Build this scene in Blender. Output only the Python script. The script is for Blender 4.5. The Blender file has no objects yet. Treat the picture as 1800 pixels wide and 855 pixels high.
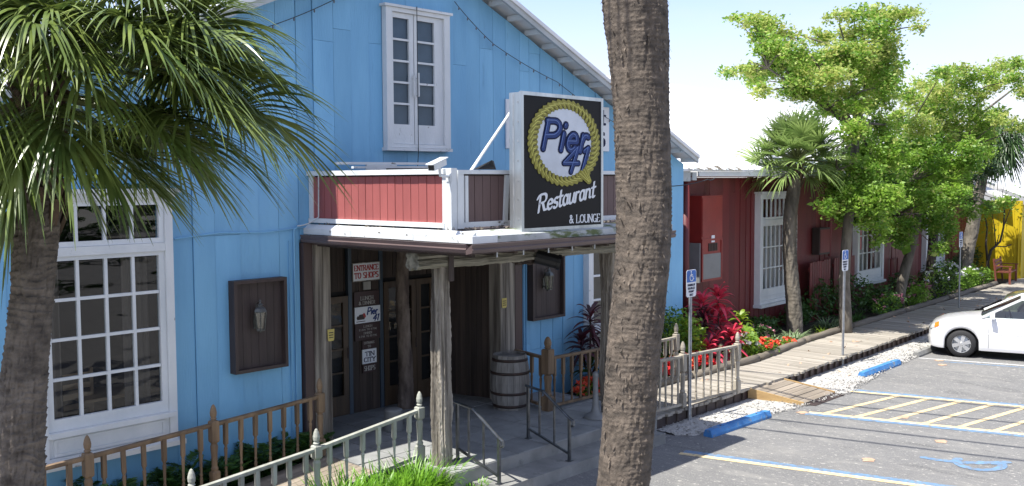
import bpy, bmesh, math, random
import numpy as np
from mathutils import Vector, Matrix

R = random.Random(41)
NR = np.random.default_rng(41)
rad = math.radians
scene = bpy.context.scene
COL = scene.collection

# ------------------------------------------------------------------ camera
CAM = np.array([0.0, 0.0, 4.1])
AZ = rad(43.3); ROLL = rad(-0.3); PITCH = math.atan((427.5 - 319) / 1700.0)
FW0 = np.array([math.cos(AZ), math.sin(AZ), 0.0]); RT0 = np.array([math.sin(AZ), -math.cos(AZ), 0.0]); UP0 = np.array([0, 0, 1.0])
_fw = FW0 * math.cos(PITCH) - UP0 * math.sin(PITCH)
_up = UP0 * math.cos(PITCH) + FW0 * math.sin(PITCH)
_rt = RT0 * math.cos(ROLL) + _up * math.sin(ROLL)
_uc = _up * math.cos(ROLL) - RT0 * math.sin(ROLL)
cd = bpy.data.cameras.new('camera'); cam = bpy.data.objects.new('camera', cd); COL.objects.link(cam)
M = Matrix(((_rt[0], _uc[0], -_fw[0], 0), (_rt[1], _uc[1], -_fw[1], 0), (_rt[2], _uc[2], -_fw[2], 4.1), (0, 0, 0, 1)))
cam.matrix_world = M
cd.sensor_width = 36.0; cd.sensor_fit = 'HORIZONTAL'; cd.lens = 34.0
cd.clip_start = 0.05; cd.clip_end = 3000
scene.camera = cam

def at(px, py, dep):
    """world point seen along a sight line, dep metres away (photo 1800x855)"""
    d = _fw + _rt * (px - 900) / 1700.0 - _uc * (py - 427.5) / 1700.0
    return CAM + d * dep

# ------------------------------------------------------------------ light
SUN = Vector((-0.48, 0.085, 1.0)).normalized()
sd = bpy.data.lights.new('sun', 'SUN'); sun = bpy.data.objects.new('sun', sd); COL.objects.link(sun)
sun.rotation_euler = SUN.to_track_quat('Z', 'Y').to_euler()
sd.energy = 4.2; sd.angle = rad(0.5); sd.color = (1.0, 0.965, 0.9)
world = bpy.data.worlds.new('World'); scene.world = world; world.use_nodes = True
wn = world.node_tree; wn.nodes.clear()
def N(nt, t, **kw):
    n = nt.nodes.new(t)
    for k, v in kw.items():
        setattr(n, k, v)
    return n
sky = N(wn, 'ShaderNodeTexSky'); sky.sky_type = 'NISHITA'; sky.sun_disc = False
sky.sun_elevation = math.asin(SUN.z); sky.sun_rotation = math.atan2(SUN.x, SUN.y)
sky.air_density = 1.0; sky.dust_density = .6; sky.ozone_density = 1.0
tc = N(wn, 'ShaderNodeTexCoord')
mp = N(wn, 'ShaderNodeMapping'); mp.inputs['Scale'].default_value = (1.0, 1.0, 3.6)
wn.links.new(tc.outputs['Generated'], mp.inputs['Vector'])
nz = N(wn, 'ShaderNodeTexNoise'); nz.inputs['Scale'].default_value = 2.1; nz.inputs['Detail'].default_value = 7; nz.inputs['Roughness'].default_value = .52
wn.links.new(mp.outputs['Vector'], nz.inputs['Vector'])
cr = N(wn, 'ShaderNodeValToRGB'); cr.color_ramp.elements[0].position = 0.40; cr.color_ramp.elements[1].position = 0.66
wn.links.new(nz.outputs['Fac'], cr.inputs['Fac'])
mx = N(wn, 'ShaderNodeMix', data_type='RGBA')
mx.inputs['B'].default_value = (3.1, 3.15, 3.3, 1)
mul = N(wn, 'ShaderNodeMath', operation='MULTIPLY_ADD'); mul.inputs[1].default_value = 0.70; mul.inputs[2].default_value = 0.03
wn.links.new(cr.outputs['Color'], mul.inputs[0])
sz = N(wn, 'ShaderNodeSeparateXYZ'); wn.links.new(tc.outputs['Generated'], sz.inputs[0])
hz = N(wn, 'ShaderNodeMapRange', interpolation_type='SMOOTHSTEP'); hz.inputs['From Min'].default_value = .23; hz.inputs['From Max'].default_value = .03; hz.inputs['To Min'].default_value = 0.0; hz.inputs['To Max'].default_value = .7
wn.links.new(sz.outputs['Z'], hz.inputs['Value'])
mxx = N(wn, 'ShaderNodeMath', operation='MAXIMUM'); wn.links.new(mul.outputs['Value'], mxx.inputs[0]); wn.links.new(hz.outputs[0], mxx.inputs[1])
wn.links.new(mxx.outputs[0], mx.inputs['Factor'])
tint = N(wn, 'ShaderNodeMix', data_type='RGBA', blend_type='MULTIPLY'); tint.inputs['Factor'].default_value = 1.0; tint.inputs['B'].default_value = (.78, .73, .83, 1)
wn.links.new(sky.outputs['Color'], tint.inputs['A']); wn.links.new(tint.outputs['Result'], mx.inputs['A'])
bg = N(wn, 'ShaderNodeBackground'); bg.inputs['Strength'].default_value = 0.15
wo = N(wn, 'ShaderNodeOutputWorld')
wn.links.new(mx.outputs['Result'], bg.inputs['Color']); wn.links.new(bg.outputs['Background'], wo.inputs['Surface'])
scene.view_settings.view_transform = 'Standard'; scene.view_settings.look = 'None'
scene.view_settings.exposure = 1.05; scene.view_settings.gamma = 1.0
scene.render.resolution_x = 1024; scene.render.resolution_y = 486

# ------------------------------------------------------------------ materials
def srgb(r, g, b):
    f = lambda c: (c / 255 / 12.92) if c / 255 <= 0.04045 else ((c / 255 + 0.055) / 1.055) ** 2.4
    return (f(r), f(g), f(b))

def mat(name, c1, c2=None, sc=3.0, st=(1, 1, 1), detail=5, rough=.6, bump=0.0, bsc=30.0, bst=None, rnd=0.0,
        metal=0.0, dirt=None, dsc=4.0, dst=(1, 1, 1), dth=.62, dw=.06, spec=.5, trans=0.0, lo=.35, hi=.65, rot=0.0, coat=0.0, rvar=0.0):
    m = bpy.data.materials.new(name); m.use_nodes = True
    nt = m.node_tree; nt.nodes.clear(); L = nt.links.new
    out = N(nt, 'ShaderNodeOutputMaterial'); p = N(nt, 'ShaderNodeBsdfPrincipled')
    geo = N(nt, 'ShaderNodeNewGeometry')
    rotn = N(nt, 'ShaderNodeMapping'); rotn.inputs['Rotation'].default_value = (0, 0, rot)
    L(geo.outputs['Position'], rotn.inputs['Vector'])
    oi = N(nt, 'ShaderNodeObjectInfo')
    off = N(nt, 'ShaderNodeVectorMath', operation='SCALE'); off.inputs['Scale'].default_value = 7.0
    cx = N(nt, 'ShaderNodeCombineXYZ')
    for k in range(3): L(oi.outputs['Random'], cx.inputs[k])
    L(cx.outputs[0], off.inputs[0])
    add = N(nt, 'ShaderNodeVectorMath', operation='ADD'); L(rotn.outputs[0], add.inputs[0])
    if rnd > 0: L(off.outputs[0], add.inputs[1])
    vec = add.outputs[0]
    def noise(scale, stretch, det=5, ro=.55):
        a = N(nt, 'ShaderNodeMapping'); a.inputs['Scale'].default_value = stretch; L(vec, a.inputs['Vector'])
        b = N(nt, 'ShaderNodeTexNoise'); b.inputs['Scale'].default_value = scale; b.inputs['Detail'].default_value = det; b.inputs['Roughness'].default_value = ro
        L(a.outputs[0], b.inputs['Vector']); return b.outputs['Fac']
    def ramp(f, a, b):
        r = N(nt, 'ShaderNodeMapRange'); r.inputs['From Min'].default_value = a; r.inputs['From Max'].default_value = b; L(f, r.inputs['Value']); return r.outputs['Result']
    if c2 is None: c2 = tuple(c * .8 for c in c1)
    mixn = N(nt, 'ShaderNodeMix', data_type='RGBA'); mixn.inputs['A'].default_value = (*c2, 1); mixn.inputs['B'].default_value = (*c1, 1)
    base_f = noise(sc, st, detail)
    L(ramp(base_f, lo, hi), mixn.inputs['Factor'])
    col = mixn.outputs['Result']
    if dirt is not None:
        dn = noise(dsc, dst, 6, .62)
        dm = N(nt, 'ShaderNodeMix', data_type='RGBA'); L(ramp(dn, dth, dth + dw), dm.inputs['Factor']); L(col, dm.inputs['A']); dm.inputs['B'].default_value = (*dirt, 1)
        col = dm.outputs['Result']
    if rnd > 0:
        hs = N(nt, 'ShaderNodeHueSaturation')
        mr = N(nt, 'ShaderNodeMapRange'); mr.inputs['To Min'].default_value = 1 - rnd; mr.inputs['To Max'].default_value = 1 + rnd; L(oi.outputs['Random'], mr.inputs['Value'])
        L(mr.outputs[0], hs.inputs['Value']); L(col, hs.inputs['Color']); col = hs.outputs['Color']
    L(col, p.inputs['Base Color'])
    p.inputs['Roughness'].default_value = rough; p.inputs['Metallic'].default_value = metal
    p.inputs['Specular IOR Level'].default_value = spec
    if coat: p.inputs['Coat Weight'].default_value = coat; p.inputs['Coat Roughness'].default_value = .05
    if rvar > 0:
        rr = N(nt, 'ShaderNodeMapRange'); rr.inputs['To Min'].default_value = max(.03, rough - rvar); rr.inputs['To Max'].default_value = rough + rvar; L(base_f, rr.inputs['Value']); L(rr.outputs[0], p.inputs['Roughness'])
    if bump > 0:
        bn = N(nt, 'ShaderNodeBump'); bn.inputs['Strength'].default_value = bump; bn.inputs['Distance'].default_value = 0.02
        L(noise(bsc, bst or st, 6, .6), bn.inputs['Height']); L(bn.outputs[0], p.inputs['Normal'])
    sh = p.outputs[0]
    if trans > 0:
        tr = N(nt, 'ShaderNodeBsdfTranslucent'); L(col, tr.inputs['Color']); ms = N(nt, 'ShaderNodeMixShader'); ms.inputs[0].default_value = trans
        L(sh, ms.inputs[1]); L(tr.outputs[0], ms.inputs[2]); sh = ms.outputs[0]
    L(sh, out.inputs['Surface'])
    return m

def glass(name, tint=(.9, .93, .95), refl=1.0, wav=0.0):
    m = bpy.data.materials.new(name); m.use_nodes = True
    nt = m.node_tree; nt.nodes.clear(); L = nt.links.new
    out = N(nt, 'ShaderNodeOutputMaterial'); g = N(nt, 'ShaderNodeBsdfGlossy'); g.inputs['Roughness'].default_value = .015
    t = N(nt, 'ShaderNodeBsdfTransparent'); t.inputs['Color'].default_value = (*tint, 1)
    fr = N(nt, 'ShaderNodeLayerWeight'); fr.inputs['Blend'].default_value = .5
    pw = N(nt, 'ShaderNodeMath', operation='POWER'); pw.inputs[1].default_value = 4.0; L(fr.outputs['Facing'], pw.inputs[0])
    mu = N(nt, 'ShaderNodeMath', operation='MULTIPLY_ADD'); mu.inputs[1].default_value = .9 * refl; mu.inputs[2].default_value = .065 * refl; mu.use_clamp = True
    L(pw.outputs[0], mu.inputs[0]); ms = N(nt, 'ShaderNodeMixShader'); L(mu.outputs[0], ms.inputs[0]); L(t.outputs[0], ms.inputs[1]); L(g.outputs[0], ms.inputs[2])
    if wav > 0:
        geo = N(nt, 'ShaderNodeNewGeometry'); a = N(nt, 'ShaderNodeMapping'); a.inputs['Scale'].default_value = (1, 1, 2.6); L(geo.outputs['Position'], a.inputs['Vector'])
        nz = N(nt, 'ShaderNodeTexNoise'); nz.inputs['Scale'].default_value = 1.7; nz.inputs['Detail'].default_value = 1.0; L(a.outputs[0], nz.inputs['Vector'])
        b = N(nt, 'ShaderNodeBump'); b.inputs['Strength'].default_value = wav; b.inputs['Distance'].default_value = .02; L(nz.outputs['Fac'], b.inputs['Height']); L(b.outputs[0], g.inputs['Normal']); L(b.outputs[0], fr.inputs['Normal'])
    L(ms.outputs[0], out.inputs['Surface'])
    return m

V = (1, 1, .1)      # grain runs up
HX = (.1, 1, 1)     # grain runs along X
HY = (1, .1, 1)
mt = {}
mt['blue'] = mat('blue_board_paint', (.215, .485, .72), (.17, .41, .64), sc=1.9, st=(1.3, 1.3, .28), rough=.5, bump=.25, bsc=60, bst=(1, 1, .12), rnd=.07, dirt=(.09, .25, .43), dsc=5, dst=(1.4, 1.4, .22), dth=.64, dw=.25)
mt['red'] = mat('barn_red_paint', (.155, .022, .022), (.11, .016, .017), sc=2, st=(1, 1, .25), rough=.5, bump=.25, bsc=50, bst=(1, 1, .12), rnd=.14, dirt=(.06, .012, .012), dsc=5, dst=(1.5, 1.5, .2), dth=.6, dw=.2)
mt['red_box'] = mat('red_cabinet_paint', (.26, .026, .02), (.21, .022, .018), sc=3, rough=.4, bump=.1, bsc=30)
mt['parapet_red'] = mat('salmon_red_boards', (.36, .10, .09), (.30, .082, .075), sc=3, st=(1, 1, .3), rough=.6, bump=.2, bsc=50, bst=V, rnd=.06)
mt['parapet_brown'] = mat('brown_board_paint', (.15, .095, .088), (.12, .075, .07), sc=3, st=(1, 1, .3), rough=.6, bump=.2, bsc=50, bst=V, rnd=.09)
mt['brown'] = mat('dark_brown_paint', (.085, .052, .046), (.062, .04, .036), sc=3, st=(1, 1, .3), rough=.5, bump=.15, bsc=40, rnd=.08)
mt['white'] = mat('white_trim_paint', (.74, .76, .76), (.64, .67, .68), sc=3, st=(1, 1, .5), rough=.5, bump=.25, bsc=45, dirt=(.20, .19, .17), dsc=9, dst=(1, 1, .5), dth=.68, dw=.05, rnd=.03)
mt['white_h'] = mat('white_ledge_paint', (.74, .76, .76), (.62, .65, .66), sc=3, st=(.5, 1, 1), rough=.5, bump=.25, bsc=45, dirt=(.16, .15, .13), dsc=7, dst=(.5, 1, 1.6), dth=.61, dw=.06, rnd=.03)
mt['mossy'] = mat('mossy_painted_flashing', (.5, .52, .52), (.36, .38, .37), sc=3, rough=.6, bump=.3, bsc=30, dirt=(.10, .13, .04), dsc=6, dst=(.4, 1, 1), dth=.50, dw=.1)
mt['wood'] = mat('weathered_grey_wood', (.40, .36, .30), (.075, .062, .05), sc=11, st=(1, 1, .05), detail=7, rough=.85, bump=.9, bsc=26, bst=(1, 1, .06), rnd=.08)
mt['wood_x'] = mat('weathered_beam_wood', (.36, .34, .27), (.13, .12, .09), sc=11, st=(.05, 1, 1), detail=7, rough=.85, bump=.9, bsc=26, bst=(.06, 1, 1), rnd=.05)
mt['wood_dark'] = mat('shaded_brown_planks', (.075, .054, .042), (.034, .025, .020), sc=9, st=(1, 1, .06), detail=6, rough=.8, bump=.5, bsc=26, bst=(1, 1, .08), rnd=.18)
mt['log'] = mat('peeling_log_bark', (.24, .19, .15), (.07, .05, .04), sc=5, st=(1, 1, .35), detail=6, rough=.85, bump=.8, bsc=14)
mt['fence_brown'] = mat('tan_railing_wood', (.26, .175, .10), (.13, .085, .05), sc=7, st=(1, 1, .15), rough=.7, bump=.4, bsc=40, bst=V, rnd=.1)
mt['fence_grey'] = mat('pale_grey_railing_wood', (.42, .43, .375), (.28, .285, .24), sc=7, st=(1, 1, .15), rough=.75, bump=.5, bsc=40, bst=V, rnd=.07)
mt['fence_tan'] = mat('bleached_railing_wood', (.40, .36, .29), (.25, .22, .175), sc=7, st=(1, 1, .15), rough=.75, bump=.5, bsc=40, bst=V, rnd=.08)
mt['deck'] = mat('bleached_deck_planks', (.385, .35, .295), (.245, .22, .18), sc=7, st=(1, .07, 1), detail=6, rough=.8, bump=.5, bsc=26, bst=(1, .08, 1), rnd=.16)
mt['deck_x'] = mat('ramp_deck_planks', (.32, .27, .21), (.20, .165, .125), sc=7, st=(.07, 1, 1), detail=6, rough=.8, bump=.5, bsc=26, bst=(.08, 1, 1), rnd=.16)
mt['side_board'] = mat('yellow_treated_lumber', (.42, .28, .12), (.33, .21, .09), sc=6, st=(1, .15, 1), rough=.7, bump=.3, bsc=30)
mt['concrete'] = mat('grey_concrete', (.30, .295, .275), (.19, .19, .18), sc=2.2, detail=8, rough=.85, bump=.35, bsc=60, dirt=(.13, .13, .12), dsc=3, dth=.6, dw=.16)
mt['tile'] = mat('concrete_paving_slab', (.31, .315, .305), (.22, .225, .22), sc=2.4, detail=8, rough=.8, bump=.25, bsc=60, rnd=.08, dirt=(.17, .17, .16), dsc=3, dth=.6, dw=.2)
mt['grout'] = mat('dark_joint_mortar', (.10, .10, .095), rough=.9)
mt['gutter'] = mat('brown_gutter_metal', (.12, .085, .08), (.10, .07, .066), sc=2, rough=.35, bump=.05)
mt['roof'] = mat('white_metal_roofing', (.80, .80, .80), (.70, .71, .72), sc=1.5, rough=.4, bump=.1, dirt=(.35, .34, .32), dsc=2, dth=.70, dw=.1)
mt['rake'] = mat('grey_metal_rake_trim', (.50, .53, .54), (.38, .41, .42), sc=2, rough=.45, bump=.15, dirt=(.2, .2, .19), dsc=5, dth=.64, dw=.08)
mt['alu'] = mat('brushed_aluminium', (.62, .66, .68), (.42, .45, .47), sc=5, st=(1, 1, .12), rough=.32, metal=.75, bump=.15, bsc=6, bst=(1, 1, .3))
mt['galv'] = mat('galvanised_pole', (.50, .52, .54), (.36, .38, .40), sc=12, rough=.4, metal=.6)
mt['rail_metal'] = mat('dark_steel_handrail', (.16, .17, .18), (.10, .105, .11), sc=9, rough=.32, metal=.8)
mt['black'] = mat('black_sign_face', (.010, .009, .010), (.007, .007, .008), rough=.45, sc=2, spec=.2)
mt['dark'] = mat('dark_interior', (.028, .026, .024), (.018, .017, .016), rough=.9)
mt['frame_dark'] = mat('dark_brown_panel_wood', (.060, .042, .038), (.040, .028, .026), sc=8, st=(1, 1, .1), rough=.6, bump=.3, bsc=40, bst=V, rnd=.08)
mt['lantern'] = mat('pewter_lantern_metal', (.16, .17, .165), (.09, .095, .09), sc=14, rough=.45, metal=.6)
mt['lantern_glass'] = glass('lantern_glass', (.8, .78, .7), 1.5)
mt['glass'] = glass('old_window_glass', (.86, .9, .9), 1.2, wav=.6)
mt['glass_plain'] = glass('plain_window_glass', (.85, .88, .9), .5, wav=.1)
mt['curtain'] = mat('pale_curtain_cloth', (.42, .40, .36), (.24, .23, .21), sc=4, st=(1, 1, .05), rough=.9)
mt['blind'] = mat('blue_grey_window_lining', (.10, .15, .20), (.07, .11, .15), sc=2, rough=.8)
mt['beige_in'] = mat('beige_interior_wall', (.30, .25, .19), (.24, .2, .15), sc=2, rough=.8)
mt['signwhite'] = mat('white_sign_face', (.74, .76, .78), (.68, .70, .73), rough=.4, sc=1)
mt['sign_red_ink'] = mat('sign_red_ink', (.42, .03, .03), rough=.5)
mt['sign_navy'] = mat('sign_navy_ink', (.010, .015, .055), rough=.5, spec=.15)
mt['pier_blue'] = mat('sign_blue_ink', (.014, .045, .19), (.010, .035, .15), rough=.4, sc=9, spec=.3)
mt['pier_light'] = mat('sign_highlight_ink', (.12, .20, .48), rough=.3)
mt['rope'] = mat('sign_rope_gold', (.30, .27, .03), (.22, .20, .02), sc=30, rough=.4)
mt['rope_hi'] = mat('sign_rope_highlight', (.60, .56, .12), rough=.4)
mt['rope_dark'] = mat('sign_rope_shadow_ink', (.10, .085, .012), rough=.4)
mt['oval'] = mat('sign_pale_oval', (.66, .70, .76), rough=.35, sc=2)
mt['signbrown'] = mat('maroon_sign_board', (.045, .020, .019), (.035, .015, .014), rough=.5)
mt['sticker'] = mat('yellow_sticker', (.62, .50, .14), rough=.6)
mt['doorwood'] = mat('orange_brown_door_wood', (.10, .065, .036), (.055, .036, .022), sc=8, st=(1, 1, .1), rough=.55, bump=.3, bsc=30, bst=V)
mt['bluegrey'] = mat('slate_blue_trim', (.06, .085, .11), (.045, .065, .085), sc=4, st=(1, 1, .2), rough=.6, bump=.2)
mt['hoop'] = mat('rusty_barrel_hoop', (.045, .035, .032), (.07, .04, .03), sc=9, rough=.6, metal=.3)
mt['barrel'] = mat('silvery_barrel_stave', (.30, .285, .26), (.15, .14, .125), sc=8, st=(1, 1, .12), detail=6, rough=.75, bump=.5, bsc=24, bst=V, rnd=.14)
mt['plastic_grey'] = mat('grey_moulded_plastic', (.22, .225, .22), (.19, .19, .188), rough=.5, sc=3)
mt['stop_blue'] = mat('blue_wheel_stop_paint', (.065, .24, .52), (.04, .17, .42), sc=5, rough=.7, bump=.5, bsc=40, dirt=(.20, .25, .30), dsc=9, dth=.56, dw=.12)
mt['sign_blue'] = mat('parking_sign_blue', (.02, .14, .50), rough=.35)
mt['yellow'] = mat('yellow_board_paint', (.62, .46, .012), (.52, .38, .01), sc=2, st=(1, 1, .3), rough=.5, bump=.25, bsc=40, bst=V, rnd=.07)
mt['bench'] = mat('red_brown_bench_wood', (.22, .055, .035), (.15, .04, .028), sc=5, st=(.2, 1, 1), rough=.55, bump=.2, rnd=.1)
mt['soil'] = mat('dark_garden_mulch', (.055, .042, .03), (.025, .02, .015), sc=14, rough=.95, bump=.9, bsc=25, st=(1, 1, 1))
mt['timber'] = mat('grey_landscape_timber', (.20, .17, .13), (.10, .085, .065), sc=7, st=(.08, 1, 1), rough=.85, bump=.7, bsc=22, bst=(.1, 1, 1))
mt['tyre'] = mat('tyre_rubber', (.022, .022, .023), rough=.8)
mt['rim'] = mat('alloy_wheel', (.55, .56, .57), (.5, .5, .5), rough=.3, metal=.6)
mt['car_white'] = mat('white_car_paint', (.78, .78, .78), (.77, .77, .77), rough=.28, coat=1.0)
mt['car_green'] = mat('grey_green_car_paint', (.20, .22, .15), (.19, .21, .145), rough=.3, coat=1.0, metal=.3)
mt['car_black'] = mat('black_car_plastic', (.015, .015, .016), rough=.5)
mt['seat'] = mat('grey_car_upholstery', (.16, .165, .17), rough=.8)
mt['car_glass'] = glass('car_window_glass', (.55, .62, .62), 1.6)
mt['lamp_clear'] = mat('headlamp_lens', (.62, .64, .62), (.4, .42, .42), sc=16, rough=.12, coat=1.0)
mt['lamp_amber'] = mat('amber_lamp_lens', (.75, .22, .03), rough=.15, coat=1.0)
mt['wire'] = mat('dark_cable', (.035, .04, .05), rough=.7)
mt['wire_white'] = mat('white_cable', (.6, .62, .62), rough=.6)
mt['bulb'] = mat('glass_bulb', (.15, .17, .2), rough=.2)
mt['leaf'] = mat('green_tree_leaf', (.29, .46, .06), (.14, .29, .035), sc=1.6, rough=.5, trans=.5)
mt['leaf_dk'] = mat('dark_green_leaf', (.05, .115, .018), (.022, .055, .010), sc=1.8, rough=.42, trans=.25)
mt['leaf_yel'] = mat('yellow_green_tip_leaf', (.54, .56, .17), (.36, .47, .10), sc=2.2, rough=.55, trans=.5)
mt['palm'] = mat('palm_frond_green', (.21, .265, .06), (.07, .12, .025), sc=2.6, rough=.30, trans=.22, spec=.7)
mt['palm2'] = mat('small_palm_frond', (.34, .44, .15), (.17, .27, .07), sc=2.6, rough=.36, trans=.35)
mt['petiole'] = mat('palm_leaf_stalk', (.16, .19, .06), (.11, .13, .04), rough=.45)
mt['boot'] = mat('palm_fibre_brown', (.12, .08, .048), (.045, .03, .02), sc=14, st=(1, 1, .3), rough=.9, bump=.8, bsc=25)
mt['trunk'] = mat('palm_trunk_bark', (.155, .122, .092), (.042, .033, .025), sc=9, st=(.9, .9, 2.2), detail=8, rough=.8, bump=.8, bsc=34, bst=(1.1, 1.1, .8), lo=.3, hi=.68)
mt['trunk_l'] = mat('left_palm_trunk_bark', (.20, .165, .13), (.065, .052, .041), sc=8, st=(.9, .9, 1.8), detail=8, rough=.85, bump=.8, bsc=34, bst=(1.1, 1.1, .8), lo=.3, hi=.68)  # own bark colour of the left foreground palm
mt['bark'] = mat('grey_tree_bark', (.19, .165, .13), (.075, .065, .05), sc=6, st=(1, 1, .35), detail=7, rough=.9, bump=.8, bsc=24)
mt['bark_dk'] = mat('dark_tree_bark', (.07, .055, .042), (.03, .025, .02), sc=6, st=(1, 1, .35), detail=7, rough=.9, bump=.7, bsc=24)
mt['grass'] = mat('lime_grass_blade', (.21, .42, .035), (.11, .27, .02), sc=4, rough=.4, trans=.4)
mt['fern'] = mat('fern_green', (.07, .17, .03), (.03, .085, .016), sc=4, rough=.5, trans=.25)
mt['cordy'] = mat('magenta_red_leaf', (.80, .075, .13), (.45, .03, .06), sc=5, rough=.35, trans=.3)
mt['cordy_dk'] = mat('dark_maroon_leaf', (.10, .018, .028), (.035, .014, .018), sc=5, rough=.4, trans=.2)
mt['cream_leaf'] = mat('cream_striped_leaf', (.42, .40, .26), (.18, .22, .08), sc=7, rough=.4, trans=.25)
mt['lily_var'] = mat('silver_green_strap_leaf', (.28, .36, .20), (.10, .17, .06), sc=9, rough=.45, trans=.25)
mt['lime'] = mat('lime_shrub_leaf', (.30, .40, .03), (.12, .22, .02), sc=6, rough=.4, trans=.35)
mt['fl_red'] = mat('red_petal', (.75, .03, .02), (.6, .02, .03), rough=.5, trans=.2)
mt['fl_coral'] = mat('coral_petal', (.85, .14, .06), (.8, .08, .04), rough=.5, trans=.2)
mt['fl_white'] = mat('white_petal', (.8, .8, .8), rough=.5, trans=.2)
mt['fl_pink'] = mat('pink_petal', (.50, .20, .27), (.4, .15, .22), rough=.5, trans=.2)
mt['rug'] = mat('red_table_cloth', (.35, .03, .02), rough=.8)
mt['chair_in'] = mat('tan_chair_wood', (.34, .22, .11), (.25, .16, .08), rough=.5)
mt['orange_leaf'] = mat('fallen_orange_leaf', (.55, .36, .24), (.42, .26, .17), sc=9, rough=.7)

# asphalt and shell gravel have richer graphs
def ground_mat(name, cols, speck, speck_th, bump, big=.35, fine=45, patch=None):
    m = bpy.data.materials.new(name); m.use_nodes = True
    nt = m.node_tree; nt.nodes.clear(); L = nt.links.new
    out = N(nt, 'ShaderNodeOutputMaterial'); p = N(nt, 'ShaderNodeBsdfPrincipled'); p.inputs['Roughness'].default_value = .85
    geo = N(nt, 'ShaderNodeNewGeometry')
    def nz(sc, det=6, st=(1, 1, 1), ro=.6, dist=0):
        a = N(nt, 'ShaderNodeMapping'); a.inputs['Scale'].default_value = st; a.inputs['Rotation'].default_value = (0, 0, rad(15)); L(geo.outputs['Position'], a.inputs['Vector'])
        b = N(nt, 'ShaderNodeTexNoise'); b.inputs['Scale'].default_value = sc; b.inputs['Detail'].default_value = det; b.inputs['Roughness'].default_value = ro; b.inputs['Distortion'].default_value = dist; L(a.outputs[0], b.inputs['Vector']); return b.outputs['Fac']
    def rmp(f, a, b):
        r = N(nt, 'ShaderNodeMapRange'); r.inputs['From Min'].default_value = a; r.inputs['From Max'].default_value = b; L(f, r.inputs['Value']); return r.outputs[0]
    def mixc(f, a, b):
        x = N(nt, 'ShaderNodeMix', data_type='RGBA'); L(f, x.inputs['Factor'])
        for k, c in (('A', a), ('B', b)):
            if isinstance(c, tuple): x.inputs[k].default_value = (*c, 1)
            else: L(c, x.inputs[k])
        return x.outputs['Result']
    c = mixc(rmp(nz(big, 8), .35, .65), cols[0], cols[1])
    c = mixc(rmp(nz(2.2, 8, (1.6, .5, 1), .7, .6), .5, .72), c, cols[2])
    if patch: c = mixc(rmp(nz(.9, 8, (2.0, .55, 1), .65, .8), .56, .66), c, patch)
    c = mixc(rmp(nz(fine, 3), .35, .7), c, mixc(rmp(nz(fine * 1.7, 2), .3, .8), cols[0], cols[2]))
    c = mixc(rmp(nz(12, 5, (1.5, .8, 1), ro=.75), speck_th, speck_th + .08), c, speck)
    L(c, p.inputs['Base Color'])
    b = N(nt, 'ShaderNodeBump'); b.inputs['Strength'].default_value = bump; b.inputs['Distance'].default_value = .02; L(nz(fine * 1.3, 4), b.inputs['Height']); L(b.outputs[0], p.inputs['Normal'])
    L(p.outputs[0], out.inputs['Surface']); return m
mt['asphalt'] = ground_mat('worn_asphalt', ((.172, .170, .166), (.118, .118, .118), (.27, .26, .235)), (.46, .44, .39), .58, .6, big=.55, fine=38, patch=(.078, .079, .081))
mt['shell'] = ground_mat('crushed_shell_gravel', ((.42, .41, .38), (.30, .285, .26), (.56, .55, .52)), (.20, .17, .13), .60, .9, big=1.1, fine=30, patch=(.24, .21, .17))
mt['line_cream'] = mat('worn_cream_line_paint', (.74, .58, .32), (.62, .48, .26), sc=5, rough=.7, dirt=(.17, .165, .16), dsc=16, dth=.50, dw=.2)
mt['line_blue'] = mat('worn_blue_line_paint', (.15, .28, .44), (.11, .20, .33), sc=5, rough=.7, dirt=(.16, .17, .18), dsc=13, dth=.44, dw=.2)
mt['line_white'] = mat('worn_white_line_paint', (.56, .56, .54), (.45, .45, .44), sc=5, rough=.7, dirt=(.17, .17, .17), dsc=14, dth=.56, dw=.12)

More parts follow.
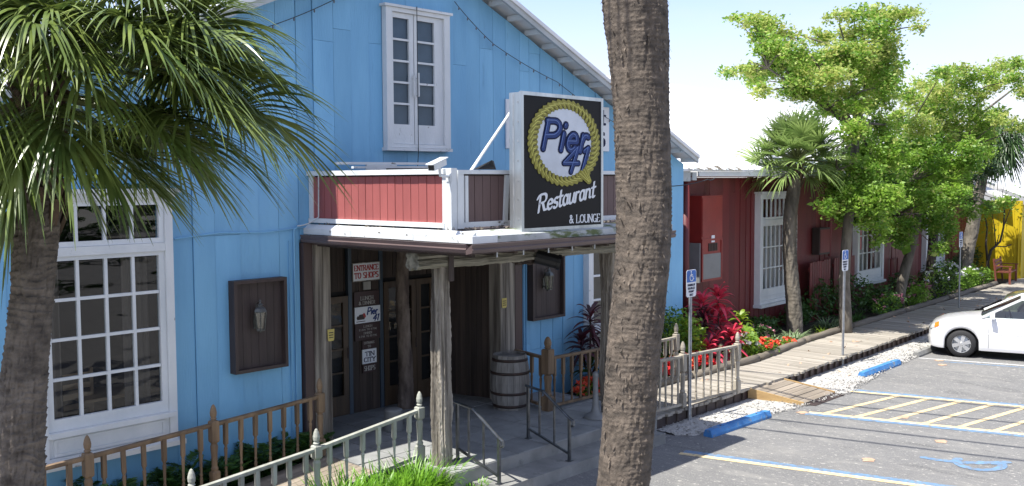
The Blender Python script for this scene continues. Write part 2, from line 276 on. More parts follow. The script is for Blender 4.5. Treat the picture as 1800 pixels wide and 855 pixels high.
# ------------------------------------------------------------------ builders
class MB:
    def __init__(s): s.v = []; s.f = []
    def add(s, vs, fs):
        b = len(s.v); s.v.extend([tuple(map(float, p)) for p in vs]); s.f.extend([tuple(b + i for i in f) for f in fs]); return s
    def box(s, x0, x1, y0, y1, z0, z1):
        vs = [(x, y, z) for x in (x0, x1) for y in (y0, y1) for z in (z0, z1)]
        return s.add(vs, [(0, 1, 3, 2), (4, 6, 7, 5), (0, 4, 5, 1), (2, 3, 7, 6), (0, 2, 6, 4), (1, 5, 7, 3)])
    def bar(s, a, b, w, h=None, up=(0, 0, 1)):
        a = Vector(a); b = Vector(b); h = h or w; d = (b - a).normalized(); u = Vector(up)
        if abs(d.dot(u)) > .98: u = Vector((0, 1, 0))
        r = d.cross(u).normalized(); u = r.cross(d)
        vs = [p + r * sx * w / 2 + u * sz * h / 2 for p in (a, b) for sx, sz in ((-1, -1), (1, -1), (1, 1), (-1, 1))]
        return s.add(vs, [(3, 2, 1, 0), (4, 5, 6, 7), (0, 1, 5, 4), (1, 2, 6, 5), (2, 3, 7, 6), (3, 0, 4, 7)])
    def tube(s, pts, r, n=8, cap=True):
        pts = [Vector(p) for p in pts]; rs = r if isinstance(r, (list, tuple)) else [r] * len(pts)
        b = len(s.v); prev = None
        for i, p in enumerate(pts):
            d = (pts[min(i + 1, len(pts) - 1)] - pts[max(i - 1, 0)]).normalized()
            if prev is None:
                u = Vector((0, 0, 1)) if abs(d.z) < .9 else Vector((1, 0, 0)); x = d.cross(u).normalized()
            else: x = (prev - d * prev.dot(d)).normalized()
            prev = x; y = d.cross(x)
            for k in range(n):
                a = 2 * math.pi * k / n; s.v.append(tuple(p + (x * math.cos(a) + y * math.sin(a)) * rs[i]))
        for i in range(len(pts) - 1):
            for k in range(n):
                k2 = (k + 1) % n; s.f.append((b + i * n + k, b + i * n + k2, b + (i + 1) * n + k2, b + (i + 1) * n + k))
        if cap:
            s.f.append(tuple(b + k for k in range(n))[::-1]); s.f.append(tuple(b + (len(pts) - 1) * n + k for k in range(n)))
        return s
    def lathe(s, prof, n=12, c=(0, 0, 0), rot=0.0, cap=True):
        b = len(s.v)
        for r, z in prof:
            for k in range(n):
                a = 2 * math.pi * k / n + rot; s.v.append((c[0] + r * math.cos(a), c[1] + r * math.sin(a), c[2] + z))
        for i in range(len(prof) - 1):
            for k in range(n):
                k2 = (k + 1) % n; s.f.append((b + i * n + k, b + i * n + k2, b + (i + 1) * n + k2, b + (i + 1) * n + k))
        if cap:
            s.f.append(tuple(b + k for k in range(n))[::-1]); s.f.append(tuple(b + (len(prof) - 1) * n + k for k in range(n)))
        return s
    def prism(s, poly, axis, a, b):
        """poly of 2D points extruded along axis 'x','y','z' from a to b"""
        n = len(poly)
        def P(p, t): return {'x': (t, p[0], p[1]), 'y': (p[0], t, p[1]), 'z': (p[0], p[1], t)}[axis]
        vs = [P(p, a) for p in poly] + [P(p, b) for p in poly]
        fs = [tuple(range(n))[::-1], tuple(range(n, 2 * n))] + [(i, (i + 1) % n, n + (i + 1) % n, n + i) for i in range(n)]
        return s.add(vs, fs)
    def xf(s, m):
        s.v = [tuple(m @ Vector(p)) for p in s.v]; return s
    def mesh(s, name, m, smooth=False, o=(0, 0, 0)):
        me = bpy.data.meshes.new(name)
        me.from_pydata([(x - o[0], y - o[1], z - o[2]) for x, y, z in s.v], [], s.f)
        me.materials.append(mt[m] if isinstance(m, str) else m)
        if smooth: me.polygons.foreach_set('use_smooth', [True] * len(me.polygons))
        me.update(); fixn(me); return me
    def build(s, name, m, parent=None, smooth=False, local=False):
        """world-coordinate parts are moved into the frame of their parent"""
        if parent is not None and not local:
            inv = wmat(parent).inverted(); s.v = [tuple(inv @ Vector(p)) for p in s.v]
        me = s.mesh(name, m, smooth); return link(name, me, parent)

def fixn(me):
    bm = bmesh.new(); bm.from_mesh(me); bmesh.ops.recalc_face_normals(bm, faces=bm.faces); bm.to_mesh(me); bm.free()

def wmat(o):
    m = o.matrix_basis.copy()
    while o.parent: o = o.parent; m = o.matrix_basis @ m
    return m

def link(name, me, parent=None, loc=None, rz=0.0):
    o = bpy.data.objects.new(name, me); COL.objects.link(o)
    if parent is not None: o.parent = parent
    if loc is not None: o.location = loc
    if rz: o.rotation_euler = (0, 0, rz)
    return o

def tag(o, label=None, cat=None, group=None, kind=None):
    if label: o['label'] = label
    if cat: o['category'] = cat
    if group: o['group'] = group
    if kind: o['kind'] = kind
    return o

def thing(name, label, cat, loc=(0, 0, 0), rz=0.0, group=None, kind=None):
    o = bpy.data.objects.new(name, None); COL.objects.link(o); o.location = loc; o.rotation_euler = (0, 0, rz)
    o.empty_display_size = .2
    return tag(o, label, cat, group, kind)

def copy_tree(o, parent=None):
    c = o.copy(); COL.objects.link(c)
    if parent is not None: c.parent = parent
    for ch in list(o.children): copy_tree(ch, c)
    return c

def struct(name, mb, m, smooth=False):
    o = mb.build(name, m, None, smooth); o['kind'] = 'structure'; return o

def np_mesh(name, verts, faces, m, parent=None, smooth=False, kind=None, world=True):
    verts = np.asarray(verts, dtype=np.float32).reshape(-1, 3); faces = np.asarray(faces, dtype=np.int32)
    if parent is not None and world:
        inv = np.array(wmat(parent).inverted()); verts = (verts @ inv[:3, :3].T + inv[:3, 3]).astype(np.float32)
    me = bpy.data.meshes.new(name); k = faces.shape[1]
    me.vertices.add(len(verts)); me.vertices.foreach_set('co', verts.ravel())
    me.loops.add(faces.size); me.loops.foreach_set('vertex_index', faces.ravel())
    me.polygons.add(len(faces)); me.polygons.foreach_set('loop_start', np.arange(0, faces.size, k, dtype=np.int32))
    me.polygons.foreach_set('loop_total', np.full(len(faces), k, dtype=np.int32))
    if smooth: me.polygons.foreach_set('use_smooth', np.ones(len(faces), dtype=bool))
    me.materials.append(mt[m] if isinstance(m, str) else m)
    me.update(calc_edges=True); me.validate()
    o = link(name, me, parent)
    if kind: o['kind'] = kind
    return o

def unit(a): return a / (np.linalg.norm(a, axis=-1, keepdims=True) + 1e-9)

def leaf_cloud(pos, size, up=.5, aspect=.42, dirs=None):
    """diamond leaves, one per position, facing mostly upwards"""
    n = len(pos); d = unit(NR.normal(size=(n, 3)) * (1, 1, .6)) if dirs is None else unit(dirs + NR.normal(size=(n, 3)) * .35)
    nn = unit(NR.normal(size=(n, 3)) + np.array([0, 0, up * 2])); s = unit(np.cross(d, nn))
    L = (size * np.exp(NR.normal(size=n) * .28))[:, None]
    a = pos - d * L * .5; c = pos + d * L * .5; b = pos + s * L * aspect * .5 + d * L * .05; e = pos - s * L * aspect * .5 + d * L * .05
    v = np.stack([a, b, c, e], 1).reshape(-1, 3); f = np.arange(4 * n).reshape(-1, 4)
    return v, f

def strips(base, d0, length, width, droop, side, nseg=6, tip=.12, curve=1.7):
    """many drooping tapered ribbons at once (arrays)"""
    n = len(base); t = np.linspace(0, 1, nseg + 1)
    L = length[:, None, None]; tt = t[None, :, None]
    path = base[:, None, :] + d0[:, None, :] * L * tt * (1 - .12 * tt) + np.array([0, 0, -1.0]) * (droop[:, None, None] * tt ** curve)
    w = width[:, None] * np.interp(t, [0, .3, .75, 1], [.75, 1, .6, tip])[None, :]
    off = side[:, None, :] * w[:, :, None] * .5
    v = np.stack([path - off, path + off], 2)
    k = 2 * (nseg + 1); v = v.reshape(-1, 3)
    q = np.array([[2 * i, 2 * i + 1, 2 * i + 3, 2 * i + 2] for i in range(nseg)])
    f = (np.arange(n)[:, None, None] * k + q[None]).reshape(-1, 4)
    return v, f

# value noise on a wrapped grid, for bark
def vnoise(u, v, nu, nv, seed):
    g = np.random.default_rng(seed).random((nv + 1, nu))
    uu = (u % 1.0) * nu; vv = np.clip(v, 0, .99999) * nv
    i = np.floor(uu).astype(int); j = np.floor(vv).astype(int); a = uu - i; b = vv - j
    a = a * a * (3 - 2 * a); b = b * b * (3 - 2 * b)
    i0 = i % nu; i1 = (i + 1) % nu
    return (g[j, i0] * (1 - a) + g[j, i1] * a) * (1 - b) + (g[np.minimum(j + 1, nv), i0] * (1 - a) + g[np.minimum(j + 1, nv), i1] * a) * b

def bark_tube(path, radii, nth, nz, ring=.045, ramp=.06, rough=.05, seed=1, wb=1.0):
    """trunk of a palm: stacked rough leaf scars round a bent, tapered stem"""
    path = np.array(path, float); radii = np.array(radii, float)
    z = np.linspace(path[0, 2], path[-1, 2], nz)
    cx = np.interp(z, path[:, 2], path[:, 0]); cy = np.interp(z, path[:, 2], path[:, 1]); r0 = np.interp(z, path[:, 2], radii)
    ks = np.ones(31) / 31; pad = lambda a: np.convolve(np.pad(a, 15, mode='edge'), ks, 'valid')
    cx, cy, r0 = pad(cx), pad(cy), pad(r0)
    H = path[-1, 2] - path[0, 2]
    th = np.linspace(0, 1, nth, endpoint=False); TH, Z = np.meshgrid(th, z)
    v = (Z - path[0, 2]) / H
    wob = vnoise(TH, v, 7, max(6, int(H / .18)), seed) * 1.6 * wb
    ph = Z / ring + wob
    saw = ph - np.floor(ph); row = np.floor(ph)
    colw = 26
    jit = np.sin(row * 12.9898 + seed) * 43758.5453; jit = jit - np.floor(jit)
    cell = np.floor((TH + jit * .1) * colw); h = np.sin(cell * 78.233 + row * 37.719) * 43758.5453; h = h - np.floor(h)
    fine = vnoise(TH, v, 90, int(H / .05), seed + 3); fine2 = vnoise(TH, v, 160, int(H / .012), seed + 5)
    crk = np.clip((vnoise(TH + .01 * np.sin(Z * 11), v, 64, max(6, int(H / .11)), seed + 21) - .66) * 6, 0, 1)
    patchy = np.clip(vnoise(TH, v, 6, max(4, int(H / .35)), seed + 31) * 1.6 - .2, .25, 1.2)
    d = -rough * .9 * crk + ramp * patchy * (saw ** 1.6) * (.2 + 1.1 * h) + rough * (fine - .5) + rough * .5 * (fine2 - .5) + .06 * (vnoise(TH, v, 5, max(4, int(H / .5)), seed + 9) - .5)
    rr = r0[:, None] * (1 + d)
    X = cx[:, None] + rr * np.cos(2 * np.pi * TH); Y = cy[:, None] + rr * np.sin(2 * np.pi * TH)
    vs = np.stack([X, Y, Z], 2).reshape(-1, 3)
    I, J = np.meshgrid(np.arange(nz - 1), np.arange(nth), indexing='ij')
    f = np.stack([I * nth + J, I * nth + (J + 1) % nth, (I + 1) * nth + (J + 1) % nth, (I + 1) * nth + J], 2).reshape(-1, 4)
    return vs, f

# ------------------------------------------------------------------ lettering
def arc(cx, cy, rx, ry, a0, a1, n=10):
    return [(cx + rx * math.cos(rad(a0 + (a1 - a0) * i / n)), cy + ry * math.sin(rad(a0 + (a1 - a0) * i / n))) for i in range(n + 1)]
# each capital: (width, strokes, serif points)
CAPS = {
 'A': (.8, [[(0, 0), (.4, 1), (.8, 0)], [(.16, .36), (.64, .36)]], [(0, 0), (.8, 0)]),
 'B': (.65, [[(0, 0), (0, 1), (.4, 1)], arc(.4, .76, .22, .24, 90, -90), [(.4, .52), (0, .52)], arc(.4, .26, .25, .26, 90, -90), [(.4, 0), (0, 0)]], [(0, 0), (0, 1)]),
 'C': (.72, [arc(.4, .5, .38, .5, 48, 312, 14)], []),
 'D': (.72, [[(0, 0), (0, 1), (.3, 1)], arc(.3, .5, .4, .5, 90, -90, 12), [(.3, 0), (0, 0)]], [(0, 0), (0, 1)]),
 'E': (.6, [[(.6, .16), (.6, 0), (0, 0), (0, 1), (.58, 1), (.58, .86)], [(0, .52), (.42, .52)]], [(0, 0), (0, 1)]),
 'G': (.76, [arc(.4, .5, .38, .5, 48, 330, 14), [(.73, .0), (.73, .42), (.5, .42)]], []),
 'H': (.72, [[(0, 0), (0, 1)], [(.72, 0), (.72, 1)], [(0, .5), (.72, .5)]], [(0, 0), (0, 1), (.72, 0), (.72, 1)]),
 'I': (.1, [[(.05, 0), (.05, 1)]], [(.05, 0), (.05, 1)]),
 'K': (.7, [[(0, 0), (0, 1)], [(.66, 1), (.03, .42)], [(.22, .6), (.7, 0)]], [(0, 0), (0, 1), (.7, 0)]),
 'L': (.58, [[(0, 1), (0, 0), (.56, 0), (.56, .2)]], [(0, 0), (0, 1)]),
 'M': (.9, [[(0, 0), (0, 1), (.45, .2), (.9, 1), (.9, 0)]], [(0, 0), (.9, 0)]),
 'N': (.75, [[(0, 0), (0, 1), (.75, 0), (.75, 1)]], [(0, 0), (0, 1), (.75, 1)]),
 'O': (.78, [arc(.39, .5, .39, .5, 0, 360, 18)], []),
 'P': (.62, [[(0, 0), (0, 1), (.35, 1)], arc(.35, .74, .26, .26, 90, -90), [(.35, .48), (0, .48)]], [(0, 0), (0, 1)]),
 'R': (.7, [[(0, 0), (0, 1), (.35, 1)], arc(.35, .75, .25, .25, 90, -90), [(.35, .5), (0, .5)], [(.3, .5), (.68, 0)]], [(0, 0), (0, 1), (.68, 0)]),
 'S': (.62, [arc(.31, .75, .28, .25, 35, 270, 10) + arc(.31, .25, .29, .25, 90, -145, 10)], []),
 'T': (.72, [[(.36, 0), (.36, 1)], [(0, .82), (0, 1), (.72, 1), (.72, .82)]], [(.36, 0)]),
 'U': (.72, [[(0, 1), (0, .3)] + arc(.36, .3, .36, .3, 180, 360, 10) + [(.72, 1)]], [(0, 1), (.72, 1)]),
 'Y': (.76, [[(0, 1), (.38, .48), (.38, 0)], [(.76, 1), (.38, .48)]], [(0, 1), (.76, 1), (.38, 0)]),
 '&': (.85, [[(.85, .0), (.25, .68)] + arc(.36, .8, .17, .18, 200, -20, 8) + [(.2, .38)] + arc(.3, .24, .24, .24, 130, 320, 8) + [(.75, .5)]], []),
 '1': (.3, [[(0, .8), (.18, 1), (.18, 0)]], [(.18, 0)]), '4': (.62, [[(.45, 0), (.45, 1), (0, .3), (.62, .3)]], []),
 '0': (.6, [arc(.3, .5, .3, .5, 0, 360, 14)], []), '.': (.06, [[(.02, 0), (.04, .03)]], []), ' ': (.3, [], []),
}
LOW = {   # rounded italic hand for the big name and the script word
 'P': (.62, [[(0, 0), (0, 1)], [(-.05, .98), (.3, 1)] + arc(.3, .74, .3, .26, 90, -90) + [(.03, .46)]]),
 'i': (.12, [[(.04, 0), (.04, .58)], [(.05, .86), (.06, .9)]]),
 'e': (.5, [[(.03, .31), (.44, .33)] + arc(.24, .3, .22, .29, 10, 320, 12)]),
 'r': (.34, [[(.03, 0), (.03, .58)], [(.04, .36)] + arc(.21, .38, .16, .20, 150, 55, 6)]),
 '4': (.62, [[(.42, -.02), (.46, 1), (0, .34), (.66, .34)]]),
 '1': (.2, [[(.1, 0), (.1, 1), (-.06, .86)]]),
 'R': (.72, [[(.05, 0), (.08, 1)], [(-.16, .78)] + arc(.12, .78, .26, .22, 170, 90, 5) + arc(.38, .76, .24, .24, 90, -90, 9) + [(.12, .5)], [(.34, .5), (.55, .06), (.74, .06)]]),
 's': (.36, [arc(.19, .45, .15, .15, 40, 265, 8) + arc(.17, .16, .17, .16, 90, -150, 8)]),
 't': (.34, [[(.14, .92), (.13, .12)] + arc(.24, .12, .11, .12, 180, 320, 5), [(-.03, .6), (.32, .6)]]),
 'a': (.5, [arc(.22, .3, .2, .3, 50, 360, 12), [(.42, .58), (.41, .1), (.5, .04)]]),
 'u': (.52, [[(.04, .58), (.04, .2)] + arc(.2, .18, .16, .18, 180, 330, 6) + [(.4, .35)], [(.42, .58), (.41, .1), (.52, .04)]]),
 'n': (.52, [[(.04, 0), (.05, .58)], [(.05, .36)] + arc(.23, .38, .17, .2, 160, 20, 6) + [(.41, .08), (.52, .03)]]),
}
def hull(ps):
    ps = sorted(set((round(x, 6), round(y, 6)) for x, y in ps)); 
    def half(p):
        h = []
        for q in p:
            while len(h) > 1 and (h[-1][0] - h[-2][0]) * (q[1] - h[-2][1]) - (h[-1][1] - h[-2][1]) * (q[0] - h[-2][0]) <= 0: h.pop()
            h.append(q)
        return h
    a = half(ps); b = half(ps[::-1]); return a[:-1] + b[:-1]
def nib(w, h, ang=0, n=6):
    return [(w / 2 * math.cos(t) * math.cos(ang) - h / 2 * math.sin(t) * math.sin(ang), w / 2 * math.cos(t) * math.sin(ang) + h / 2 * math.sin(t) * math.cos(ang)) for t in [2 * math.pi * k / n for k in range(n)]]
class Pen:
    """draws lettering on a plane (origin o, across u, up v, outward n) as thin raised strokes"""
    def __init__(s, o, u, v, n): s.o, s.u, s.v, s.n = Vector(o), Vector(u), Vector(v), Vector(n); s.mb = MB(); s.k = 0
    def stroke(s, pts, nb, lift=.002, th=.002):
        for p, q in zip(pts[:-1], pts[1:]):
            h = hull([(p[0] + a, p[1] + b) for a, b in nb] + [(q[0] + a, q[1] + b) for a, b in nb]); n = len(h); s.k += 1
            d = lift + (s.k % 17) * .00012
            W = lambda x, y, t: s.o + s.u * x + s.v * y + s.n * t
            s.mb.add([W(x, y, d) for x, y in h] + [W(x, y, d + th) for x, y in h], [tuple(range(n, 2 * n))] + [(i, (i + 1) % n, n + (i + 1) % n, n + i) for i in range(n)])
    def text(s, t, x, y, size, xs=1.0, sp=.22, shear=0.0, nb=(.2, .09), font=None, serif=.12, rise=0.0, lift=.002, ang=0, total=None, nbn=4, dx=0, dy=0):
        font = font or CAPS; w = sum(font[c][0] + sp for c in t) - sp
        if total: xs = total / (w * size)
        cx = 0.0; nbp = [(a * size, b * size) for a, b in (nib(nb[0] * 1.3, nb[1] * 1.3, ang, nbn) if nbn > 4 else [(-nb[0] / 2, -nb[1] / 2), (nb[0] / 2, -nb[1] / 2), (nb[0] / 2, nb[1] / 2), (-nb[0] / 2, nb[1] / 2)])]
        for c in t:
            g = font[c]
            def T(p): X = (cx + p[0] + shear * p[1]) * size * xs; return (x + X + dx, y + p[1] * size + rise * X + dy)
            for st in g[1]: s.stroke([T(p) for p in st], nbp, lift)
            if len(g) > 2 and serif:
                for p in g[2]: s.stroke([T((p[0] - serif, p[1])), T((p[0] + serif, p[1]))], [(a * .5, b * .8) for a, b in nbp], lift)
            cx += g[0] + sp
        return x + cx * size * xs
    def build(s, name, m, parent): return s.mb.build(name, m, parent)

# ------------------------------------------------------------------ the ground
mb = MB(); mb.box(-260, 420, -260, 420, -.5, 0.0); struct('parking_lot_asphalt', mb, 'asphalt')
# shell gravel verge: a sheet with an uneven rim
def sheet(poly_fn, n, m, name, z, amp, seed=1):
    """ragged strip between two edges given by poly_fn(t)->(x,y0,y1)"""
    rng = np.random.default_rng(seed); cols = 15; vs = []; fs = []
    for i in range(n + 1):
        x, y0, y1 = poly_fn(i / n)
        for j in range(cols + 1):
            s = j / cols; y = y0 + (y1 - y0) * s; e = min(1, s * 6, (1 - s) * 9 + .35)
            vs.append((x + rng.normal() * .01, y, z + (amp * e * (.55 + .45 * rng.random()))))
    for i in range(n):
        for j in range(cols):
            a = i * (cols + 1) + j; fs.append((a, a + cols + 1, a + cols + 2, a + 1))
    b = MB(); b.add(vs, fs); o = b.build(name, m, None, True); o['kind'] = 'structure'; return o
def verge(t):
    x = 12.95 + t * 28
    lo = np.interp(x, [12.9, 13.3, 14.2, 15.2, 16.3, 17.8, 18.6, 20.6, 23, 27, 41], [8.62, 8.42, 8.32, 8.26, 8.12, 7.95, 8.1, 8.35, 8.5, 8.7, 9.6])
    lo += .07 * math.sin(x * 5.1) + .05 * math.sin(x * 13.7) + .04 * math.sin(x * 31)
    hi = np.interp(x, [12.9, 16.9, 20, 24.3, 26.7, 32.9, 41], [9.05, 9.1, 9.25, 9.4, 9.55, 9.95, 10.6]); return x, lo, hi
sheet(verge, 260, 'shell', 'shell_gravel_verge', .004, .035)
# loose shell bits on verge and its rim
n = 5200; t = NR.uniform(0, .52, n); px = 12.95 + t * 28
lo = np.interp(px, [12.9, 13.3, 14.2, 15.2, 16.3, 17.8, 18.6, 20.6, 23, 27], [8.62, 8.42, 8.32, 8.26, 8.12, 7.95, 8.1, 8.35, 8.5, 8.7]) - .14
pos = np.stack([px, lo + NR.beta(1.1, 1.4, n) * .9, np.full(n, .035)], 1)
v, f = leaf_cloud(pos, .035, up=1.5, aspect=.8); np_mesh('shell_fragments', v, f, 'shell', kind='stuff')['label'] = 'loose white shell fragments scattered over the gravel verge'

# garden soil
def soil(name, poly, z): b = MB(); b.prism(poly, 'z', -.2, z); return struct(name, b, 'soil')
soil('garden_bed_soil', [(12.97, 10.36), (15.8, 10.3), (18.4, 10.3), (21.2, 10.62), (27.7, 10.86), (37.2, 11.25), (41, 11.3), (41, 13.2), (17.42, 12.4), (17.36, 11.38), (12.97, 11.38)], .20)
soil('ramp_side_soil', [(2.0, 10.98), (7.78, 10.98), (7.78, 11.38), (2.0, 11.38)], .06)
soil('front_bed_soil', [(2.0, 8.2), (8.3, 8.2), (8.3, 9.6), (2.0, 9.6)], .05)

# paved porch floor: slab, joints and paving slabs
pv = MB(); pv.box(8.39, 12.92, 8.95, 12.8, 0, .335); pv.box(7.80, 8.39, 9.72, 12.8, 0, .335)
floor = struct('porch_floor_slab', pv, 'concrete')
TX, TY = .61, .61
y = 8.952; r_ = 0
while y < 12.45:
    x = 7.79
    while x < 12.9:
        x0, x1, y0, y1 = x + .008, min(x + TX - .008, 12.915), y + .008, y + TY - .008
        if y0 < 9.72: x0 = max(x0, 8.395)
        if x1 - x0 > .08:
            b = MB(); b.box(x0, x1, y0, y1, .3352, .350 + R.uniform(-.0015, .0015)); b.build('paving_slab', 'tile', floor)
        x += TX
    y += TY
b = MB(); b.box(8.70, 12.45, 8.46, 8.948, 0, .17); st = struct('porch_step', b, 'concrete')
b = MB(); b.box(9.9, 9.906, 8.44, 8.46, .0, .172)

# boardwalk
bwf = lambda x: float(np.interp(x, [12.9, 15.8, 17.25, 20.06, 24.3, 26.7, 32.9, 37, 41], [8.98, 8.98, 8.98, 9.07, 9.22, 9.38, 9.8, 10.1, 10.4]))
bwb = lambda x: float(np.interp(x, [12.9, 15.8, 18.4, 21.2, 23.7, 27.7, 31, 37.2, 41], [10.32, 10.22, 10.16, 10.48, 10.62, 10.74, 10.86, 11.1, 11.3]))
bw = thing('boardwalk', None, None, (12.95, 8.98, 0)); bw['kind'] = 'structure'
x = 12.94; i = 0
while x < 41:
    w = .14 if x < 30 else .28
    e = R.uniform(-.035, .03); e2 = R.uniform(-.02, .02)
    b = MB(); b.box(x, x + w - .012, bwf(x) - .02 + e, bwb(x) + e2, .205, .25 + R.uniform(-.004, .004)); b.build('plank', 'deck', bw); x += w
b = MB()
for i in range(90):
    xx = 12.98 + i * .31; b.box(xx, xx + .04, bwf(xx) + .03, bwb(xx) - .05, .05, .203)
b.build('joist', 'wood_dark', bw)['kind'] = 'stuff'
b = MB(); xs = [12.97, 15.8, 17.25, 20.06, 24.3, 26.7, 32.9, 40.9]
for a, c in zip(xs[:-1], xs[1:]): b.bar((a, bwf(a) + .10, .10), (c, bwf(c) + .10, .10), .05, .2)
b.build('rim_beam', 'brown', bw)

# boarded ramp beside the blue wall
rz = lambda x: float(np.interp(x, [2, 5.1, 7.8], [-.02, .045, .338]))
rp = thing('access_ramp', None, None, (6.5, 10.3, 0)); rp['kind'] = 'structure'
for k in range(9):
    y0 = 9.72 + k * .139; xs = [4.2, 5.0 + .35 * (k % 3), 6.2 + .3 * ((k + 1) % 3), 7.79]
    for a, c in zip(xs[:-1], xs[1:]):
        b = MB(); za, zc = rz(a) + R.uniform(-.003, .003), rz(c) + R.uniform(-.003, .003)
        b.prism([(a + .003, za - .035), (c - .003, zc - .035), (c - .003, zc), (a + .003, za)], 'y', y0, y0 + .131); b.build('plank', 'deck_x', rp)
b = MB()
for yy in (9.74, 10.3, 10.85): b.prism([(4.3, -.02), (7.78, -.02), (7.78, .29), (4.3, -.01)], 'y', yy, yy + .04)
b.build('joist', 'wood_dark', rp)

# little timber ramp from boardwalk to the lot
rm = thing('timber_curb_ramp', 'short timber ramp with yellow side boards leading from boardwalk down to parking lot', 'ramp', (16.7, 8.7, 0))
A, B_, C_, D_ = Vector((16.0, 9.02, .215)), Vector((17.22, 9.02, .215)), Vector((17.52, 8.06, .035)), Vector((16.30, 8.06, .035))
for k in range(7):
    a, c = k / 7 + .004, (k + 1) / 7 - .010
    q = [A.lerp(D_, a), B_.lerp(C_, a), B_.lerp(C_, c), A.lerp(D_, c)]
    b = MB(); j = R.uniform(-.003, .003)
    b.add([(*p.xy, p.z - .035 + j) for p in q] + [(*p.xy, p.z + j) for p in q], [(3, 2, 1, 0), (4, 5, 6, 7), (0, 1, 5, 4), (1, 2, 6, 5), (2, 3, 7, 6), (3, 0, 4, 7)]); b.build('plank', 'deck_x', rm)
for P_, Q_, s_ in ((A, D_, -1), (B_, C_, 1)):
    b = MB(); o = Vector((.022 * s_, 0, 0))
    pts = [P_ + o, Q_ + o]
    lo = [(p.x - .018, p.y, max(.0, p.z - .17)) for p in pts] + [(p.x + .018, p.y, max(.0, p.z - .17)) for p in pts]
    hi = [(p.x - .018, p.y, p.z + .02) for p in pts] + [(p.x + .018, p.y, p.z + .02) for p in pts]
    b.add(lo + hi, [(0, 1, 3, 2), (4, 6, 7, 5), (0, 4, 5, 1), (2, 3, 7, 6), (0, 2, 6, 4), (1, 5, 7, 3)]); b.build('side_board', 'side_board', rm)
b = MB(); b.add([(16.32, 8.05, .03), (17.54, 8.05, .03), (17.62, 7.88, .008), (16.38, 7.88, .008), (16.32, 8.05, .0), (17.54, 8.05, .0), (17.62, 7.88, .0), (16.38, 7.88, .0)], [(0, 1, 2, 3), (0, 4, 5, 1), (1, 5, 6, 2), (2, 6, 7, 3), (3, 7, 4, 0), (4, 7, 6, 5)])
b.build('toe_plate', 'frame_dark', rm)

# painted lines (4 mm above the asphalt)
def strip(mb, a, b, w, z):
    a = Vector((*a, z)); b = Vector((*b, z)); d = (b - a).normalized(); s = Vector((-d.y, d.x, 0)) * w / 2
    n = max(2, int((b - a).length / .25)); L = []; Rr = []
    for i in range(n + 1):
        p = a.lerp(b, i / n); j = R.uniform(-.008, .008); L.append(tuple(p + s * (1 + j * 8))); Rr.append(tuple(p - s * (1 + j * 6)))
    mb.add(L + Rr, [(i, i + 1, n + 2 + i, n + 1 + i) for i in range(n)])
def pl(x0, y0, y1, k=-.285): return (x0, y0), (x0 + k * (y1 - y0), y1)
cream, blue, white = MB(), MB(), MB()
lnA = ((17.97, 8.02), (21.4, -4.0)); lnB = ((15.85, 7.75), (19.25, -4.2)); lnC = ((12.14, 8.0), (15.4, -4.4)); lnD = ((22.4, 8.30), (25.8, -3.6))
for l in (lnA, lnB, lnC): strip(cream, *l, .12, .0045)
for l, s in ((lnA, .135), (lnB, -.135), (lnC, .13)):
    strip(blue, (l[0][0] + s, l[0][1]), (l[1][0] + s, l[1][1]), .15, .0040)
strip(white, *lnD, .09, .0045); strip(blue, (lnD[0][0] - .09, lnD[0][1] - .6), (lnD[1][0] - .09, lnD[1][1]), .07, .0040)
strip(white, (27.0, 8.5), (30.4, -3.6), .09, .0045)
for k in range(22):   # hatching of the access aisle
    yc, ya = 8.02 - k * .515, 7.62 - k * .515
    if k == 0: continue
    xa, xc = lnA[0][0] + (lnA[1][0] - lnA[0][0]) * (ya - lnA[0][1]) / (lnA[1][1] - lnA[0][1]), lnB[0][0] + (lnB[1][0] - lnB[0][0]) * (yc - lnB[0][1]) / (lnB[1][1] - lnB[0][1])
    strip(cream, (xa - .03, ya), (xc + .03, yc), .10, .0050)
for n_, b, m_ in (('cream_line_marking', cream, 'line_cream'), ('blue_line_marking', blue, 'line_blue'), ('white_line_marking', white, 'line_white')): struct(n_, b, m_)
# wheelchair symbol on the asphalt, worn
pen = Pen((14.55, 4.9, .003), (-.28, .96, 0), (-.96, -.28, 0), (0, 0, 1))
wc = [[(0, 0.0), (.12, -.02)], [(.10, 0), (.45, .06)], [(.45, .06), (.75, -.12), (1.0, -.08)], arc(.42, -.22, .34, .24, 20, -200, 14), [(.62, .06), (.95, .10)]]
pen = Pen((14.62, 4.62, .003), (.12, -.99, 0), (.99, .12, 0), (0, 0, 1))
for p in ([(-.62, -.18), (-.42, -.20)], [(-.42, -.20), (-.1, -.12), (.1, -.02), (.42, .26)], arc(.10, -.02, .30, .36, 30, -190, 14), [(.10, .04), (.38, .12)]): pen.stroke(p, nib(.13, .13), .001, .0008)
pen.build('wheelchair_symbol_marking', 'line_blue', None)['kind'] = 'structure'
for k, (x, y) in enumerate([(13.70, 5.76), (15.43, 5.34), (16.60, 6.38), (15.75, 7.83), (22.4, 7.85), (21.9, 7.6)]):
    b = MB(); n = 9; b.add([(x + (.11 + .03 * math.sin(k + 2 * i)) * math.cos(2 * math.pi * i / n), y + (.09 + .03 * math.cos(3 * i + k)) * math.sin(2 * math.pi * i / n), .006) for i in range(n)], [tuple(range(n))])
    o = b.build('orange_paint_spot', 'orange_leaf'); o['kind'] = 'structure'

# ------------------------------------------------------------------ blue building
RIDGE_X, RIDGE_Z, SL = 10.0, 7.69, .44
ztop = lambda x: RIDGE_Z - SL * abs(x - RIDGE_X)
WY = 11.4
bb = thing('blue_building', 'blue vertical-board gabled restaurant building with white windows', 'building', (10, WY, 0))
